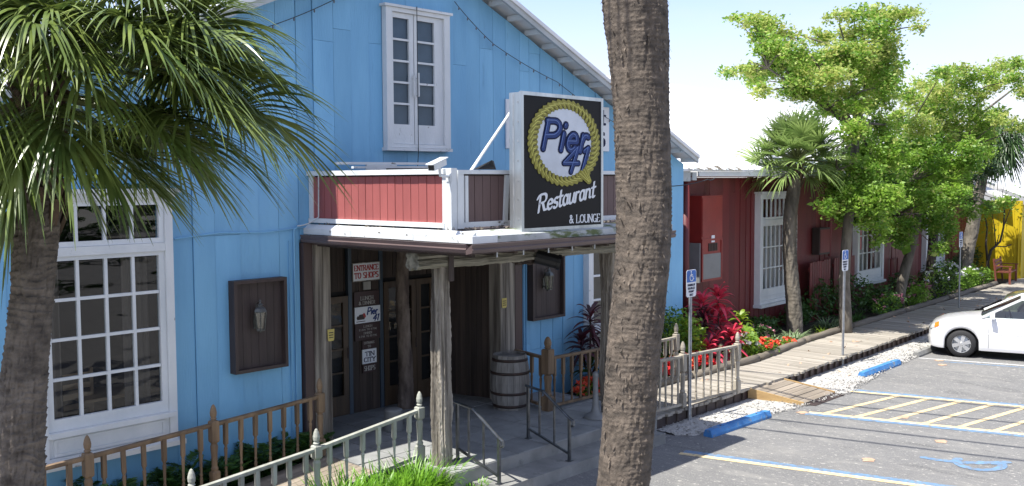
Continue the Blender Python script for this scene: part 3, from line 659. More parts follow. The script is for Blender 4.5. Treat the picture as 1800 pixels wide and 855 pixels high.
# wall core with openings left for the windows and the entrance
def wallbox(x0, x1, z0, z1, slant=False, y0=WY + .03, y1=WY + .16):
    b = MB()
    if slant: b.prism([(x0, z0), (x1, z0), (x1, ztop(x1)), (x0, ztop(x0))], 'y', y0, y1)
    else: b.box(x0, x1, y0, y1, z0, z1)
    return b
core = MB()
for x0, x1, z0 in ((2.65, 4.2, 0), (4.2, 5.75, 4.0), (5.75, 7.98, 0), (7.98, 10.0, 3.3), (10.0, 12.1, 3.3), (12.1, 14.1, 0), (14.1, 15.65, 4.0), (15.65, 17.32, 0)):
    b = wallbox(x0, x1, z0, 0, True); core.add(b.v, b.f)
for x0, x1 in ((4.2, 5.75), (14.1, 15.65)): core.box(x0, x1, WY + .03, WY + .16, 0, .9)
core.box(17.2, 17.34, WY + .16, 30, 0, 4.3); core.box(2.65, 2.8, WY + .16, 30, 0, 4.3)
core.build('wall', 'blue', bb)
# boards with lapped edges and staggered butt joints
xs = [2.62]
while xs[-1] < 17.2: xs.append(xs[-1] + R.choice([.29, .31, .33, .36, .30]))
snap = {4.12: 0, 5.88: 0, 7.76: 0, 12.30: 0, 14.02: 0, 15.72: 0, 17.36: 0, 9.27: 0, 10.73: 0}
for s_ in snap:
    i = min(range(len(xs)), key=lambda k: abs(xs[k] - s_)); xs[i] = s_
xs = sorted(set(xs))
for a, c in zip(xs[:-1], xs[1:]):
    if c - a < .08: continue
    mid = (a + c) / 2; segs = []
    hi = lambda x: ztop(x) - .01
    cuts = []
    if 4.1 < mid < 5.9 or 14.0 < mid < 15.75: segs = [(0, .86), (3.98, None)]
    elif 7.74 < mid < 12.32: segs = [(3.30, None)]
    else: segs = [(0.0, None)]
    out = []
    for z0, z1 in segs:
        if z1 is None:
            zt = min(hi(a), hi(c)); js = []
            if z0 < 3.2: js += [R.choice([3.38, 3.42, 3.46])] if (mid < 8 and R.random() < .6) else ([R.uniform(1.05, 1.25)] if mid > 8 else [])
            if zt > 6.3:
                if R.random() < .5: js.append(R.choice([5.98, 6.08, 6.16, 6.3]) + R.uniform(-.02, .02))
            elif zt > 5.6 and mid > 11 and R.random() < .5: js.append(5.5 + R.uniform(-.12, .12))
            prev = z0
            for j in js:
                if j > prev + .3: out.append((prev, j - .004, False)); prev = j
            out.append((prev, None, True))
        else: out.append((z0, z1, False))
    yj = R.uniform(-.004, .004); tl = R.choice([-1, 1]) * R.uniform(.004, .010)
    for z0, z1, top in out:
        ya, yc = WY + yj - tl + R.uniform(-.003, .003), WY + yj + tl + R.uniform(-.003, .003)
        za, zc = (hi(a), hi(c)) if top else (z1, z1)
        b = MB(); P = []
        for (x, y, zz) in ((a + .003, ya, za), (c - .003, yc, zc)):
            P += [(x, y - .012, z0), (x, y + .022, z0), (x, y + .022, zz), (x, y - .012, zz)]
        b.add(P, [(0, 4, 7, 3), (1, 2, 6, 5), (0, 1, 5, 4), (3, 7, 6, 2), (0, 3, 2, 1), (4, 5, 6, 7)])
        b.build('wall_board', 'blue', bb)
# conduit along the wall
b = MB(); b.tube([(5.9, WY - .03, 3.40), (6.5, WY - .03, 3.45), (7.2, WY - .035, 3.43), (7.92, WY - .03, 3.48)], .011, 6); b.build('wall_conduit', 'blue', bb)
for P_, r_ in (([(7.66, WY - .035, .3), (7.66, WY - .035, 3.45), (7.78, WY - .05, 3.52)], .014), ([(7.58, WY - .03, .3), (7.58, WY - .03, 3.3)], .009), ([(12.36, WY - .03, .3), (12.36, WY - .03, 3.3)], .014), ([(12.42, WY - .03, .3), (12.42, WY - .03, 3.3)], .010)): b = MB(); b.tube(P_, r_, 6); b.build('wall_conduit', 'blue', bb)
# roof
rf = MB()
for s_ in (-1, 1):
    x0, x1 = RIDGE_X, RIDGE_X + s_ * 7.34
    z0, z1 = RIDGE_Z + .10, RIDGE_Z + .10 - SL * 7.34
    rf.prism([(x0, z0), (x1, z1), (x1, z1 + .05), (x0, z0 + .05)], 'y', WY - .34, 34)
roof = rf.build('roof', 'roof', bb)
rb = MB()
for s_ in (-1, 1):
    for k in range(int(7.6 / .3)):
        pass
for yy in np.arange(WY - .1, 33, .42):
    for s_ in (-1, 1):
        rb.bar((RIDGE_X, yy, RIDGE_Z + .16), (RIDGE_X + s_ * 7.34, yy, RIDGE_Z + .16 - SL * 7.34), .03, .03)
rb.build('roof_rib', 'roof', roof)['kind'] = 'stuff'
for s_ in (-1, 1):
    b = MB(); x1 = RIDGE_X + s_ * 7.36
    b.prism([(RIDGE_X, RIDGE_Z + .01), (x1, RIDGE_Z + .01 - SL * 7.36), (x1, RIDGE_Z + .16 - SL * 7.36), (RIDGE_X, RIDGE_Z + .16)], 'y', WY - .39, WY - .342); b.build('rake_board', 'rake', roof)
    b = MB(); b.prism([(RIDGE_X, RIDGE_Z + .10), (x1, RIDGE_Z + .10 - SL * 7.36), (x1, RIDGE_Z + .17 - SL * 7.36), (RIDGE_X, RIDGE_Z + .17)], 'y', WY - .42, WY - .392); b.build('rake_trim', 'roof', roof)
    for k in range(17):
        xx = RIDGE_X + s_ * (.3 + k * .44); zz = RIDGE_Z - SL * abs(xx - RIDGE_X)
        b = MB(); b.prism([(xx - .04, zz + .02 - s_ * 0), (xx + .04, zz + .02), (xx + .04, zz + .085 - s_ * .02), (xx - .04, zz + .085 + s_ * .02)], 'y', WY - .33, WY + .02); b.build('lookout', 'white', roof)
# big paned windows
def pane_grid(parent, frame, xs, zs, y, mw, glassm, name_m='white', depth=.035):
    """muntins and panes as sub-parts of the frame"""
    for x in xs[1:-1]:
        b = MB(); b.box(x - mw / 2, x + mw / 2, y - .012, y + depth, zs[0], zs[-1]); b.build('muntin', name_m, frame)
    for z in zs[1:-1]:
        for a, c in zip(xs[:-1], xs[1:]):
            b = MB(); b.box(a + mw / 2, c - mw / 2, y - .010, y + depth, z - mw / 2, z + mw / 2); b.build('muntin', name_m, frame)
    for a, c in zip(xs[:-1], xs[1:]):
        for d, e in zip(zs[:-1], zs[1:]):
            b = MB(); q = R.uniform(-.002, .002); w = R.uniform(-.004, .004)
            x0, x1, z0, z1 = a + mw / 2, c - mw / 2, d + mw / 2, e - mw / 2
            b.add([(x0, y + .012 + q, z0), (x1, y + .012 + w, z0), (x1, y + .012 - q, z1), (x0, y + .012 - w, z1)], [(0, 1, 2, 3)]); b.build('pane', glassm, frame)
def ring(b, x0, x1, z0, z1, y0, y1, w, wb=None, wt=None):
    wb = w if wb is None else wb; wt = w if wt is None else wt
    b.box(x0, x0 + w, y0, y1, z0, z1); b.box(x1 - w, x1, y0, y1, z0, z1)
    b.box(x0 + w, x1 - w, y0 + .001, y1 - .001, z0, z0 + wb); b.box(x0 + w, x1 - w, y0 + .001, y1 - .001, z1 - wt, z1)
def big_window(X0, curtain):
    """outer box X0..X0+1.66, z .86..4.0"""
    f = MB(); x0, x1 = X0, X0 + 1.66
    ring(f, x0, x1, .90, 3.98, WY - .15, WY + .06, .10, .06, .08)
    f.box(x0 + .10, x1 - .10, WY - .14, WY + .05, 3.27, 3.37)
    fr = f.build('window', 'white', bb)
    b = MB(); b.box(x0 - .06, x1 + .07, WY - .22, WY + .03, .84, .90); b.build('sill', 'white_h', fr)
    b = MB(); b.box(x0 - .05, x1 + .09, WY - .22, WY + .05, 3.985, 4.035); b.box(x0 - .02, x1 + .05, WY - .18, WY + .05, 3.93, 3.984); b.build('window_head', 'white_h', fr)
    b = MB(); ring(b, x0 + .102, x1 - .102, 3.372, 3.898, WY - .12, WY - .06, .06); b.build('transom_sash', 'white', fr)
    b = MB(); ring(b, x0 + .102, x1 - .102, 1.262, 3.268, WY - .12, WY - .06, .075, .14, .05); b.build('main_sash', 'white', fr)
    b = MB(); b.box(x0 + .10, x1 - .02, WY - .19, WY - .10, 1.20, 1.26); b.box(x0 + .102, x1 - .102, WY - .12, WY - .03, .962, 1.198); ring(b, x0 + .16, x1 - .16, .975, 1.17, WY - .135, WY - .121, .03); b.build('panel_below', 'white', fr)
    xs_ = list(np.linspace(x0 + .165, x1 - .165, 5)); pane_grid(bb, fr, xs_, list(np.linspace(1.40, 3.225, 5)), WY - .10, .036, 'glass')
    pane_grid(bb, fr, xs_, [3.43, 3.84], WY - .10, .036, 'glass')
    return fr
w1 = big_window(4.16, False); w2 = big_window(14.02, True)
# dining room behind the left window, and one behind the right window
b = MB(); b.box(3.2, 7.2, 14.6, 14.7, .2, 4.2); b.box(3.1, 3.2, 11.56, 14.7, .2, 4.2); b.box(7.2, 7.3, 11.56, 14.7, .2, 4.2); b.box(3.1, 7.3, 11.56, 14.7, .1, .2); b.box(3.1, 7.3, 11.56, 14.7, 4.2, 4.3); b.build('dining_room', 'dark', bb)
b = MB(); b.box(13.4, 16.6, 12.3, 12.4, .2, 4.2); b.box(13.3, 13.4, 11.56, 12.4, .2, 4.2); b.box(16.6, 16.7, 11.56, 12.4, .2, 4.2); b.box(13.3, 16.7, 11.56, 12.4, .1, .2); b.box(13.3, 16.7, 11.56, 12.4, 4.2, 4.3); b.build('front_room', 'beige_in', bb)
def fold(x0, x1, y, z0, z1, n, amp=.03):
    b = MB(); vs = []; k = n * 6
    for i in range(k + 1):
        x = x0 + (x1 - x0) * i / k; vs += [(x, y + amp * math.sin(i / 6 * 2 * math.pi), z0), (x, y + amp * math.sin(i / 6 * 2 * math.pi + .3), z1)]
    b.add(vs, [(2 * i, 2 * i + 2, 2 * i + 3, 2 * i + 1) for i in range(k)]); return b
mt['curtain_dk'] = mat('dim_brown_curtain', (.20, .165, .14), (.12, .1, .085), sc=3, st=(1, 1, .05), rough=.9)
for k, (x0, x1) in enumerate(((4.30, 4.62), (5.38, 5.72))):
    o = fold(x0, x1, 11.75, .5, 3.9, 4).build('window_curtain', 'curtain_dk'); tag(o, ['dim brown curtain hanging at the palm side of the large left window', 'dim brown curtain hanging at the lamp side of the large left window'][k], 'curtain')
b = MB(); b.box(5.50, 5.66, 11.9, 11.95, 2.55, 3.15); tag(b.build('red_jacket', 'rug'), 'dull red cloth hanging inside the large left window', 'cloth')
# ladder-back chairs and a table inside
def chair(x, y, label):
    t = thing('dining_chair', label, 'chair', (x, y, .2), group='dining chairs inside the left window')
    b = MB()
    for sx in (-.2, .2): b.box(sx - .02, sx + .02, .18, .22, 0, 1.55)
    b.build('back_post', 'chair_in', t, local=True)
    for k in range(4):
        b = MB(); b.add([(sx, .17 - .02 * abs(sx) * 8, z) for sx in (-.18, 0, .18) for z in (1.05 + k * .13, 1.12 + k * .13)], [(0, 2, 3, 1), (2, 4, 5, 3)]); b.build('back_slat', 'chair_in', t, local=True)
    b = MB(); b.box(-.22, .22, -.2, .2, .72, .76); b.build('seat', 'chair_in', t, local=True)
    for sx in (-.19, .19): b = MB(); b.box(sx - .02, sx + .02, -.19, -.15, 0, .72); b.build('leg', 'chair_in', t, local=True)
chair(4.55, 12.15, 'ladder-back dining chair seen through the lower left panes behind the palm trunk')
chair(5.02, 12.15, 'ladder-back dining chair seen through the second column of lower panes')
t = thing('dining_table', 'dark dining table seen through the lower right panes of the left window', 'table', (5.5, 12.4, .2)); b = MB(); b.box(-.5, .5, -.35, .35, 1.16, 1.2); b.build('tabletop', 'chair_in', t, local=True); b = MB(); b.lathe([(.2, 0), (.04, .1), (.04, 1.15)], 8); b.build('pedestal', 'chair_in', t, local=True)

# upper french doors
fd = MB(); ring(fd, 9.27, 10.56, 4.62, 6.70, WY - .13, WY - .03, .12, .05, .06); fdo = fd.build('french_door_frame', 'white', bb)
b = MB(); b.box(9.23, 10.60, WY - .16, WY - .02, 6.703, 6.74); b.build('head_trim', 'white_h', fdo); b = MB(); b.box(9.25, 10.58, WY - .15, WY - .02, 4.57, 4.617); b.build('sill_trim', 'white_h', fdo)
for x0, x1, g0, g1, lb in ((9.392, 9.83, 9.43, 9.745, 0), (9.845, 10.438, 9.90, 10.26, 1)):
    d = MB(); y0, y1 = WY - .09, WY - .05
    d.box(x0, g0, y0, y1, 4.675, 6.635); d.box(g1, x1, y0, y1, 4.675, 6.635); d.box(g0, g1, y0 + .001, y1, 4.675, 4.97); d.box(g0, g1, y0 + .001, y1, 6.56, 6.635)
    fr = d.build('door_leaf', 'white', bb)
    pane_grid(bb, fr, [g0 - .015, g1 + .015], [4.955, 5.28, 5.60, 5.92, 6.24, 6.575], WY - .075, .03, 'glass_plain', depth=.02)
    hb = MB(); hx = 9.80 if lb == 0 else 9.885
    hb.bar((hx, WY - .135, 5.38 + lb * .02), (hx, WY - .135, 5.72 + lb * .04), .02, .035); hb.bar((hx, WY - .135, 5.42), (hx, WY - .09, 5.42), .018); hb.bar((hx, WY - .135, 5.68), (hx, WY - .09, 5.68), .018)
    hb.build('handle', 'white', fr)
b = MB(); b.box(9.3, 10.5, WY - .03, WY - .02, 4.7, 6.6); b.build('door_lining', 'blind', fdo)

# entrance recess
b = MB()
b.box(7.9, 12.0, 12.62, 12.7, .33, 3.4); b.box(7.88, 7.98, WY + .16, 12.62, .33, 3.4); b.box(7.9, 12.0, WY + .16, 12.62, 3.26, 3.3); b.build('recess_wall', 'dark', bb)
# planks round the doors and on the recess side
def planks(x0, x1, z0, z1, y, w=.13, m='wood_dark'):
    x = x0
    while x < x1 - .02:
        e = min(x + w * R.uniform(.9, 1.1), x1); b = MB(); j = R.uniform(-.004, .004); b.box(x, e - .006, y + j, y + .02 + j, z0, z1); b.build('plank', m, bb); x = e
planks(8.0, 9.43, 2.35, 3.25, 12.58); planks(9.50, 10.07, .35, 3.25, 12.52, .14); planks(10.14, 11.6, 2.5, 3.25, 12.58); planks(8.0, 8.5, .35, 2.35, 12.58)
b = MB(); ang0 = Vector((11.56, 12.55, 0)); ang1 = Vector((11.80, 11.58, 0))
n = 9
for k in range(n):
    a = ang0.lerp(ang1, k / n + .004); c = ang0.lerp(ang1, (k + 1) / n - .004); b = MB(); j = R.uniform(0, .006)
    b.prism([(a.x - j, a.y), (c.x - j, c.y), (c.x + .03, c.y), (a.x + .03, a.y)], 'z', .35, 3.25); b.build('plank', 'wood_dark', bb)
for x0, x1 in ((9.43, 9.50), (10.07, 10.14)): b = MB(); b.box(x0, x1, 12.50, 12.57, .35, 3.25); b.build('door_post_trim', 'bluegrey', bb)
def glazed_door(x0, x1, z1, rows, cols, lbl=None):
    y = 12.50; f = MB(); ring(f, x0, x1, .36, z1, y, y + .045, .10, .32, .10); d = f.build('door', 'doorwood', bb)
    pane_grid(bb, d, list(np.linspace(x0 + .09, x1 - .09, cols + 1)), list(np.linspace(.67, z1 - .09, rows + 1)), y + .015, .028, 'glass_plain', 'doorwood', .02)
    b = MB(); b.tube([(x1 - .05, y - .05, 1.28), (x1 - .05, y - .05, 1.45)], .012, 6); b.build('handle', 'hoop', d); return d
glazed_door(8.55, 9.42, 2.28, 4, 2); glazed_door(10.16, 10.86, 2.44, 4, 2); glazed_door(10.87, 11.54, 2.44, 4, 2)
# columns by the wall and brown corner boards
def column(x0, x1, y0, y1, z0, z1, nn, m='wood'):
    w = (x1 - x0) / nn; h = None
    for k in range(nn):
        b = MB(); j = R.uniform(-.008, .008); b.box(x0 + k * w, x0 + (k + 1) * w - .006, y0 + j, y1, z0, z1); b.build('column_board', m, bb)
column(7.93, 8.22, WY - .10, WY + .14, .35, 3.25, 2); column(11.73, 12.08, WY - .08, WY + .2, .35, 3.25, 3)
for x0, x1, q in ((7.78, 7.925, .08), (12.11, 12.29, .06)): b = MB(); b.box(x0, x1, WY - q, WY + .03, .3, 3.26); b.build('corner_board', 'brown', bb)

# ------------------------------------------------------------------ porch canopy
def rough_post(name, m, parent, c, hw, hd, z0, z1, axis='z', seed=1, amp=.014, nth=72, nz=160, taper=0.0):
    """hand-hewn timber: rounded square section with deep checks along the grain"""
    th = np.linspace(0, 2 * np.pi, nth, endpoint=False); tz = np.linspace(0, 1, nz)
    TH, T = np.meshgrid(th, tz); u = TH / (2 * np.pi)
    cs, sn = np.cos(TH), np.sin(TH); k = 1 / (np.abs(cs) ** 7 + np.abs(sn) ** 7) ** (1 / 7)
    L = z1 - z0
    d = amp * (2.2 * (vnoise(u, T, 26, max(3, int(L / .9)), seed) - .5) + 1.3 * (vnoise(u, T, 60, max(4, int(L / .25)), seed + 1) - .5) + .5 * (vnoise(u, T, 70, max(8, int(L / .04)), seed + 2) - .5) + 1.2 * (vnoise(u, T, 5, max(3, int(L / .6)), seed + 3) - .5))
    crack = vnoise(u + .01 * np.sin(T * 9), T * .999, 34, max(2, int(L / 1.4)), seed + 4); d = d - amp * 1.6 * np.clip((crack - .8) * 5, 0, 1)
    s = 1 + taper * (T - .5)
    A = k * cs * (hw + d) * s; B = k * sn * (hd + d) * s; Z = z0 + T * L
    if axis == 'z': P = np.stack([c[0] + A, c[1] + B, Z], 2)
    else: P = np.stack([Z, c[0] + A, c[1] + B], 2)
    v = P.reshape(-1, 3); I, J = np.meshgrid(np.arange(nz - 1), np.arange(nth), indexing='ij')
    f = np.stack([I * nth + J, I * nth + (J + 1) % nth, (I + 1) * nth + (J + 1) % nth, (I + 1) * nth + J], 2).reshape(-1, 4)
    # rough end caps
    v = np.vstack([v, [P[0].mean(0)], [P[-1].mean(0)]]); n0 = nth * nz
    c0 = np.array([[j, (j + 1) % nth, n0, n0] for j in range(nth)]); c1 = np.array([[(nz - 1) * nth + j, (nz - 1) * nth + (j + 1) % nth, n0 + 1, n0 + 1] for j in range(nth)])
    me = bpy.data.meshes.new(name); inv = np.array(wmat(parent).inverted()); v = v @ inv[:3, :3].T + inv[:3, 3]
    me.from_pydata(v.tolist(), [], f.tolist() + [[a, b_, c_] for a, b_, c_, _ in c0.tolist()] + [[a, b_, c_] for a, b_, c_, _ in c1.tolist()])
    me.materials.append(mt[m]); me.update(); fixn(me); return link(name, me, parent)
PX0, PX1, PY0 = 7.96, 12.05, 8.50
pc = thing('porch_canopy', 'porch canopy on rough timber posts with red and brown boarded parapet above the entrance', 'porch', (10, 9.5, .35))
b = MB(); b.box(7.86, 11.95, 8.02, WY - .13, 3.36, 3.40); b.box(7.88, 11.93, 8.06, WY - .14, 3.28, 3.358); b.box(11.951, 12.42, 8.46, WY - .13, 3.28, 3.40); b.build('canopy_deck', 'wood_dark', pc)  # right-hand box is unseen, shaped so its shadow reaches the blue wheel stop
# white flashing on the roof edge: left side, front
b = MB(); x = 7.84
for y0, y1 in ((8.02, 9.05), (9.055, 10.3), (10.305, WY - .02)): b.prism([(x - .012, 3.375 + R.uniform(0, .006)), (x + .075, 3.50), (x + .075, 3.515), (x - .012, 3.462)], 'y', y0, y1)
b.build('edge_flashing', 'white_h', pc)
b = MB(); b.prism([(8.008, 3.375), (8.22, 3.50), (8.22, 3.515), (8.008, 3.462)], 'x', 7.83, 8.25); b.build('edge_flashing', 'white_h', pc)
b = MB(); b.prism([(8.008, 3.375), (8.24, 3.50), (8.24, 3.515), (8.008, 3.455)], 'x', 8.255, 11.93); b.build('edge_flashing', 'mossy', pc)
# debris and torn felt between flashing and parapet
b = MB()
for k in range(110):
    x, y = (R.uniform(7.88, 7.95), R.uniform(8.4, 11.2)) if k < 40 else (R.uniform(8.0, 11.2), R.uniform(8.28, 8.48))
    s = R.uniform(.02, .07); z = 3.515; b.add([(x, y, z), (x + s, y + R.uniform(-.03, .03), z + R.uniform(.0, .03)), (x + s * .5, y + .03, z + R.uniform(.01, .05))], [(0, 1, 2)])
o = b.build('roof_edge_debris', 'bark', pc); o['kind'] = 'stuff'
b = MB(); b.box(7.95, 11.8, 8.24, WY - .13, 3.40, 3.51); b.build('canopy_roofing', 'frame_dark', pc)
# gutters
def gutter(x0, y0, x1, y1, s):
    b = MB(); ax = 'y' if abs(y1 - y0) > abs(x1 - x0) else 'x'
    if ax == 'y': p = [(x0, 3.25), (x0 - .10, 3.27), (x0 - .115, 3.31), (x0 - .10, 3.325), (x0 - .115, 3.37), (x0 - .10, 3.372), (x0, 3.30)]; b.prism(p, 'y', y0, y1)
    else: p = [(y0, 3.25), (y0 - .10, 3.27), (y0 - .115, 3.31), (y0 - .10, 3.325), (y0 - .115, 3.37), (y0 - .10, 3.372), (y0, 3.30)]; b.prism(p, 'x', x0, x1)
    return b
gutter(7.88, 8.06, 7.88, WY - .02, 1).build('gutter', 'gutter', pc); gutter(7.77, 8.06, 11.94, 8.06, 1).build('gutter', 'gutter', pc)
b = MB(); b.box(7.885, 7.92, 8.10, WY - .13, 3.235, 3.278); b.box(7.92, 11.82, 8.10, 8.14, 3.24, 3.278); b.build('fascia_board', 'brown', pc)
# joists
for k in range(11):
    x = 7.97 + k * .37; b = MB(); b.box(x, x + .05, 8.16, WY - .14, 3.205, 3.277); b.build('joist', 'wood_dark', pc)
# white nail-on straps hanging below the gutter
b = MB()
for k in range(8): x = 8.3 + k * .47; b.box(x, x + .02, 8.075, 8.085, 3.19, 3.255)
b.build('gutter_strap', 'galv', pc)
# beams and posts
bm_ = rough_post('beam', 'wood_x', pc, (9.35, 3.095), .12, .105, 8.07, 12.5, 'x', seed=3, amp=.02, nth=64, nz=220)
rough_post('post', 'wood', pc, (8.545, 9.35), .098, .096, .345, 3.0, 'z', seed=11, amp=.017, nth=96, nz=240, taper=-.05)
rough_post('post', 'wood', pc, (12.16, 9.35), .11, .11, .345, 3.0, 'z', seed=17, amp=.018)
b = MB(); b.box(8.56, 8.65, 9.195, 9.205, 2.80, 3.20); b.box(8.56, 8.65, 9.206, 9.24, 3.19, 3.20); b.build('steel_strap', 'frame_dark', pc)
tag(rough_post('cross_beam', 'wood_dark', pc, (9.35, 3.02), .10, .10, 10.0, 10.5, 'x', seed=8, amp=.02, nz=30), None)
# floodlight-like dark stub hanging on the beam
b = MB(); b.tube([(10.32, 9.26, 3.02), (10.52, 9.02, 2.94)], .10, 12); b.tube([(10.52, 9.02, 2.94), (10.55, 8.985, 2.93)], .112, 12); b.tube([(10.32, 9.26, 3.02), (10.25, 9.30, 3.06)], .03, 6)
o = b.build('porch_speaker', 'car_black'); tag(o, 'black round-ended lamp housing hung from the porch beam near the brown wall panel', 'lamp')
# parapet: left red run, front brown run
def parapet_run(p, q, m, w, z0=3.60, z1=4.17):
    p = Vector(p); q = Vector(q); L = (q - p).length; n = round(L / w); d = (q - p) / n; nrm = Vector((d.y, -d.x)).normalized()
    for k in range(n):
        a = p + d * (k + .03); c = p + d * (k + .97); j = R.uniform(0, .004); b = MB()
        q1, q2 = a + nrm * (.012 + j), c + nrm * (.012 + j); q3, q4 = c - nrm * .01, a - nrm * .01
        b.prism([tuple(x) for x in (q1, q2, q3, q4)], 'z', z0, z1); b.build('parapet_board', m, pc)
parapet_run((PX0, WY - .06), (PX0, 8.62), 'parapet_red', .152); parapet_run((8.06, PY0), (12.4, PY0), 'parapet_brown', .138)  # brown run carried on unseen behind the trunk to lengthen its shadow
b = MB(); b.box(PX0 + .022, PX0 + .06, 8.58, WY - .05, 3.55, 4.2); b.box(8.05, 12.4, PY0 + .022, PY0 + .06, 3.55, 4.2); b.build('parapet_backing', 'frame_dark', pc)
b = MB()
b.box(PX0 - .045, PX0 + .02, 8.58, WY - .02, 3.54, 3.60); b.box(PX0 - .07, PX0 + .07, 8.56, WY - .02, 4.19, 4.255); b.box(PX0 - .03, PX0 + .02, WY - .11, WY - .02, 3.601, 4.189)
b.build('parapet_trim', 'white', pc)
b = MB(); b.box(8.02, 12.41, PY0 - .045, PY0 + .02, 3.54, 3.605); b.box(8.02, 12.42, PY0 - .06, PY0 + .07, 4.19, 4.24); b.build('parapet_trim', 'white_h', pc)
b = MB(); b.box(PX0 - .035, PX0 + .06, 8.46, 8.62, 3.52, 4.262); b.box(PX0 + .062, PX0 + .16, 8.445, 8.50, 3.53, 4.19); b.box(PX0 + .19, PX0 + .24, 8.45, 8.486, 3.60, 4.17); b.build('parapet_corner_post', 'white', pc)
b = MB(); b.prism([(8.83, 3.605), (8.90, 3.605), (8.935, 4.18), (8.865, 4.18)], 'y', 8.455, 8.484); b.build('batten', 'white', pc)
b = MB(); b.box(8.94, 8.99, 8.452, 8.486, 3.6, 4.18); b.build('batten', 'frame_dark', pc)
# things lying on the balcony
b = MB(); b.box(8.5, 10.3, 9.7, 11.2, 4.00, 4.06); b.box(8.9, 9.9, 10.85, 11.25, 4.06, 4.32); o = b.build('balcony_vent_box', 'frame_dark'); tag(o, 'low dark roof box on the canopy under the french doors', 'roof box')
b = MB(); b.bar((8.05, 10.9, 4.36), (9.72, 10.9, 4.37), .06, .035); b.bar((8.1, 10.6, 4.30), (9.6, 10.6, 4.315), .05, .03); b.box(8.55, 9.1, 10.86, 10.89, 4.22, 4.345)
o = b.build('white_pipe', 'white_h'); tag(o, 'white pipe run lying above the red parapet below the french doors', 'pipe')
b = MB(); b.add([(8.52, 8.62, 4.25), (8.86, 8.62, 4.25), (8.86, 8.66, 4.36), (8.80, 8.64, 4.37), (8.52, 8.7, 4.25)], [(0, 1, 2, 3), (0, 3, 4), (1, 4, 3, 2)]); o = b.build('floodlight', 'car_black'); tag(o, 'small black floodlight peeking above the brown parapet beside the brace', 'floodlight')

# security camera at the parapet corner
sc_ = thing('security_camera', 'white security camera on a bracket at the red parapet corner', 'security camera', (7.86, 8.47, 4.22))
a_, b_ = Vector((7.80, 8.46, 4.335)), Vector((7.50, 8.34, 4.262)); b = MB(); b.bar(a_, b_, .085, .075); b.build('housing', 'white', sc_)
d = (b_ - a_).normalized(); b = MB(); b.bar(a_ + Vector((0, 0, .044)) + -d * .03, b_ + Vector((0, 0, .044)) + d * .05, .105, .012); b.build('sun_shield', 'white', sc_)
b = MB(); b.bar(b_, b_ + d * .006, .07, .06); b.build('lens_window', 'car_black', sc_)
b = MB(); b.tube([(7.70, 8.42, 4.27), (7.72, 8.43, 4.17), (7.93, 8.50, 4.16)], .016, 8); b.box(7.915, 7.928, 8.46, 8.54, 4.10, 4.2); b.build('bracket', 'white', sc_)

# ------------------------------------------------------------------ the big sign
SX, SY, SZ, SW, SH = 8.80, 8.10, 3.52, 1.57, 1.655
sg = thing('restaurant_sign', 'tall black restaurant sign with gold rope ring and Pier 41 lettering', 'sign', (SX + SW / 2, 8.22, SZ))
b = MB(); b.box(SX - .02, SX + SW, SY + .02, SY + .21, SZ - .03, SZ + SH + .02); b.build('sign_box', 'alu', sg)
b = MB(); ring(b, SX - .04, SX + SW + .02, SZ - .05, SZ + SH + .03, SY - .012, SY + .022, .045); b.build('sign_frame', 'alu', sg)
b = MB(); b.box(SX + .0055, SX + SW - .026, SY, SY + .018, SZ - .004, SZ + SH - .016); b.build('sign_face', 'black', sg)
b = MB()
for k in range(7): b.box(SX - .024, SX - .020, SY + .05 + .0 * k, SY + .075, SZ + .1 + k * .24, SZ + .125 + k * .24)
b.box(SX - .025, SX - .02, SY + .13, SY + .15, SZ - .02, SZ + SH); b.build('rivet', 'galv', sg)
O = (SX, SY, SZ); U_, V_, Nn = (1, 0, 0), (0, 0, 1), (0, -1, 0)
RC = (.80, 1.07); ro = (.715, .550); ri = (.545, .440)
# pale oval
b = MB(); n = 48; yv = SY - .002
b.add([(SX + RC[0] + ri[0] * 1.03 * math.cos(2 * math.pi * k / n), yv, SZ + RC[1] + ri[1] * 1.03 * math.sin(2 * math.pi * k / n)) for k in range(n)], [tuple(range(n))]); b.build('pale_oval', 'oval', sg)
b = MB(); vs = []
for k in range(n):
    t = 2 * math.pi * k / n
    for q in (ri, ro): vs.append((SX + RC[0] + q[0] * math.cos(t), SY - .003, SZ + RC[1] + q[1] * math.sin(t)))
b.add(vs, [(2 * k, 2 * k + 1, (2 * k + 3) % (2 * n), (2 * k + 2) % (2 * n)) for k in range(n)]); b.build('rope_shadow', 'rope_dark', sg)
pr, ph = Pen(O, U_, V_, Nn), Pen(O, U_, V_, Nn)
nn = 44
for k in range(nn):
    t = 2 * math.pi * k / nn; t2 = t + .20; rm_ = lambda q, tt: (RC[0] + q[0] * math.cos(tt), RC[1] + q[1] * math.sin(tt))
    p0, p1 = rm_((ri[0] * 1.02, ri[1] * 1.03), t), rm_((ro[0] * .985, ro[1] * .98), t2)
    mm = rm_(((ri[0] + ro[0]) / 2, (ri[1] + ro[1]) / 2), t + .045)
    w = .052
    pr.stroke([p0, mm, p1], nib(w, w), .004, .004)
    q0 = rm_((ri[0] * 1.06, ri[1] * 1.08), t + .02); q1 = rm_((ro[0] * .95, ro[1] * .94), t2 - .0)
    ph.stroke([q0, (mm[0] + .006, mm[1] + .006), q1], nib(.012, .012), .009, .002)
for x0, y0, x1, y1 in ((1.12, .70, 1.29, .56), (1.17, .72, 1.30, .57), (1.08, .67, 1.27, .56), (1.21, .75, 1.31, .58)): pr.stroke([(x0, y0), (x1, y1)], nib(.05, .05), .010, .004); ph.stroke([(x0, y0 + .01), (x1, y1 + .01)], nib(.010, .010), .016, .002)
pr.build('rope', 'rope', sg); ph.build('rope_highlight', 'rope_hi', sg)
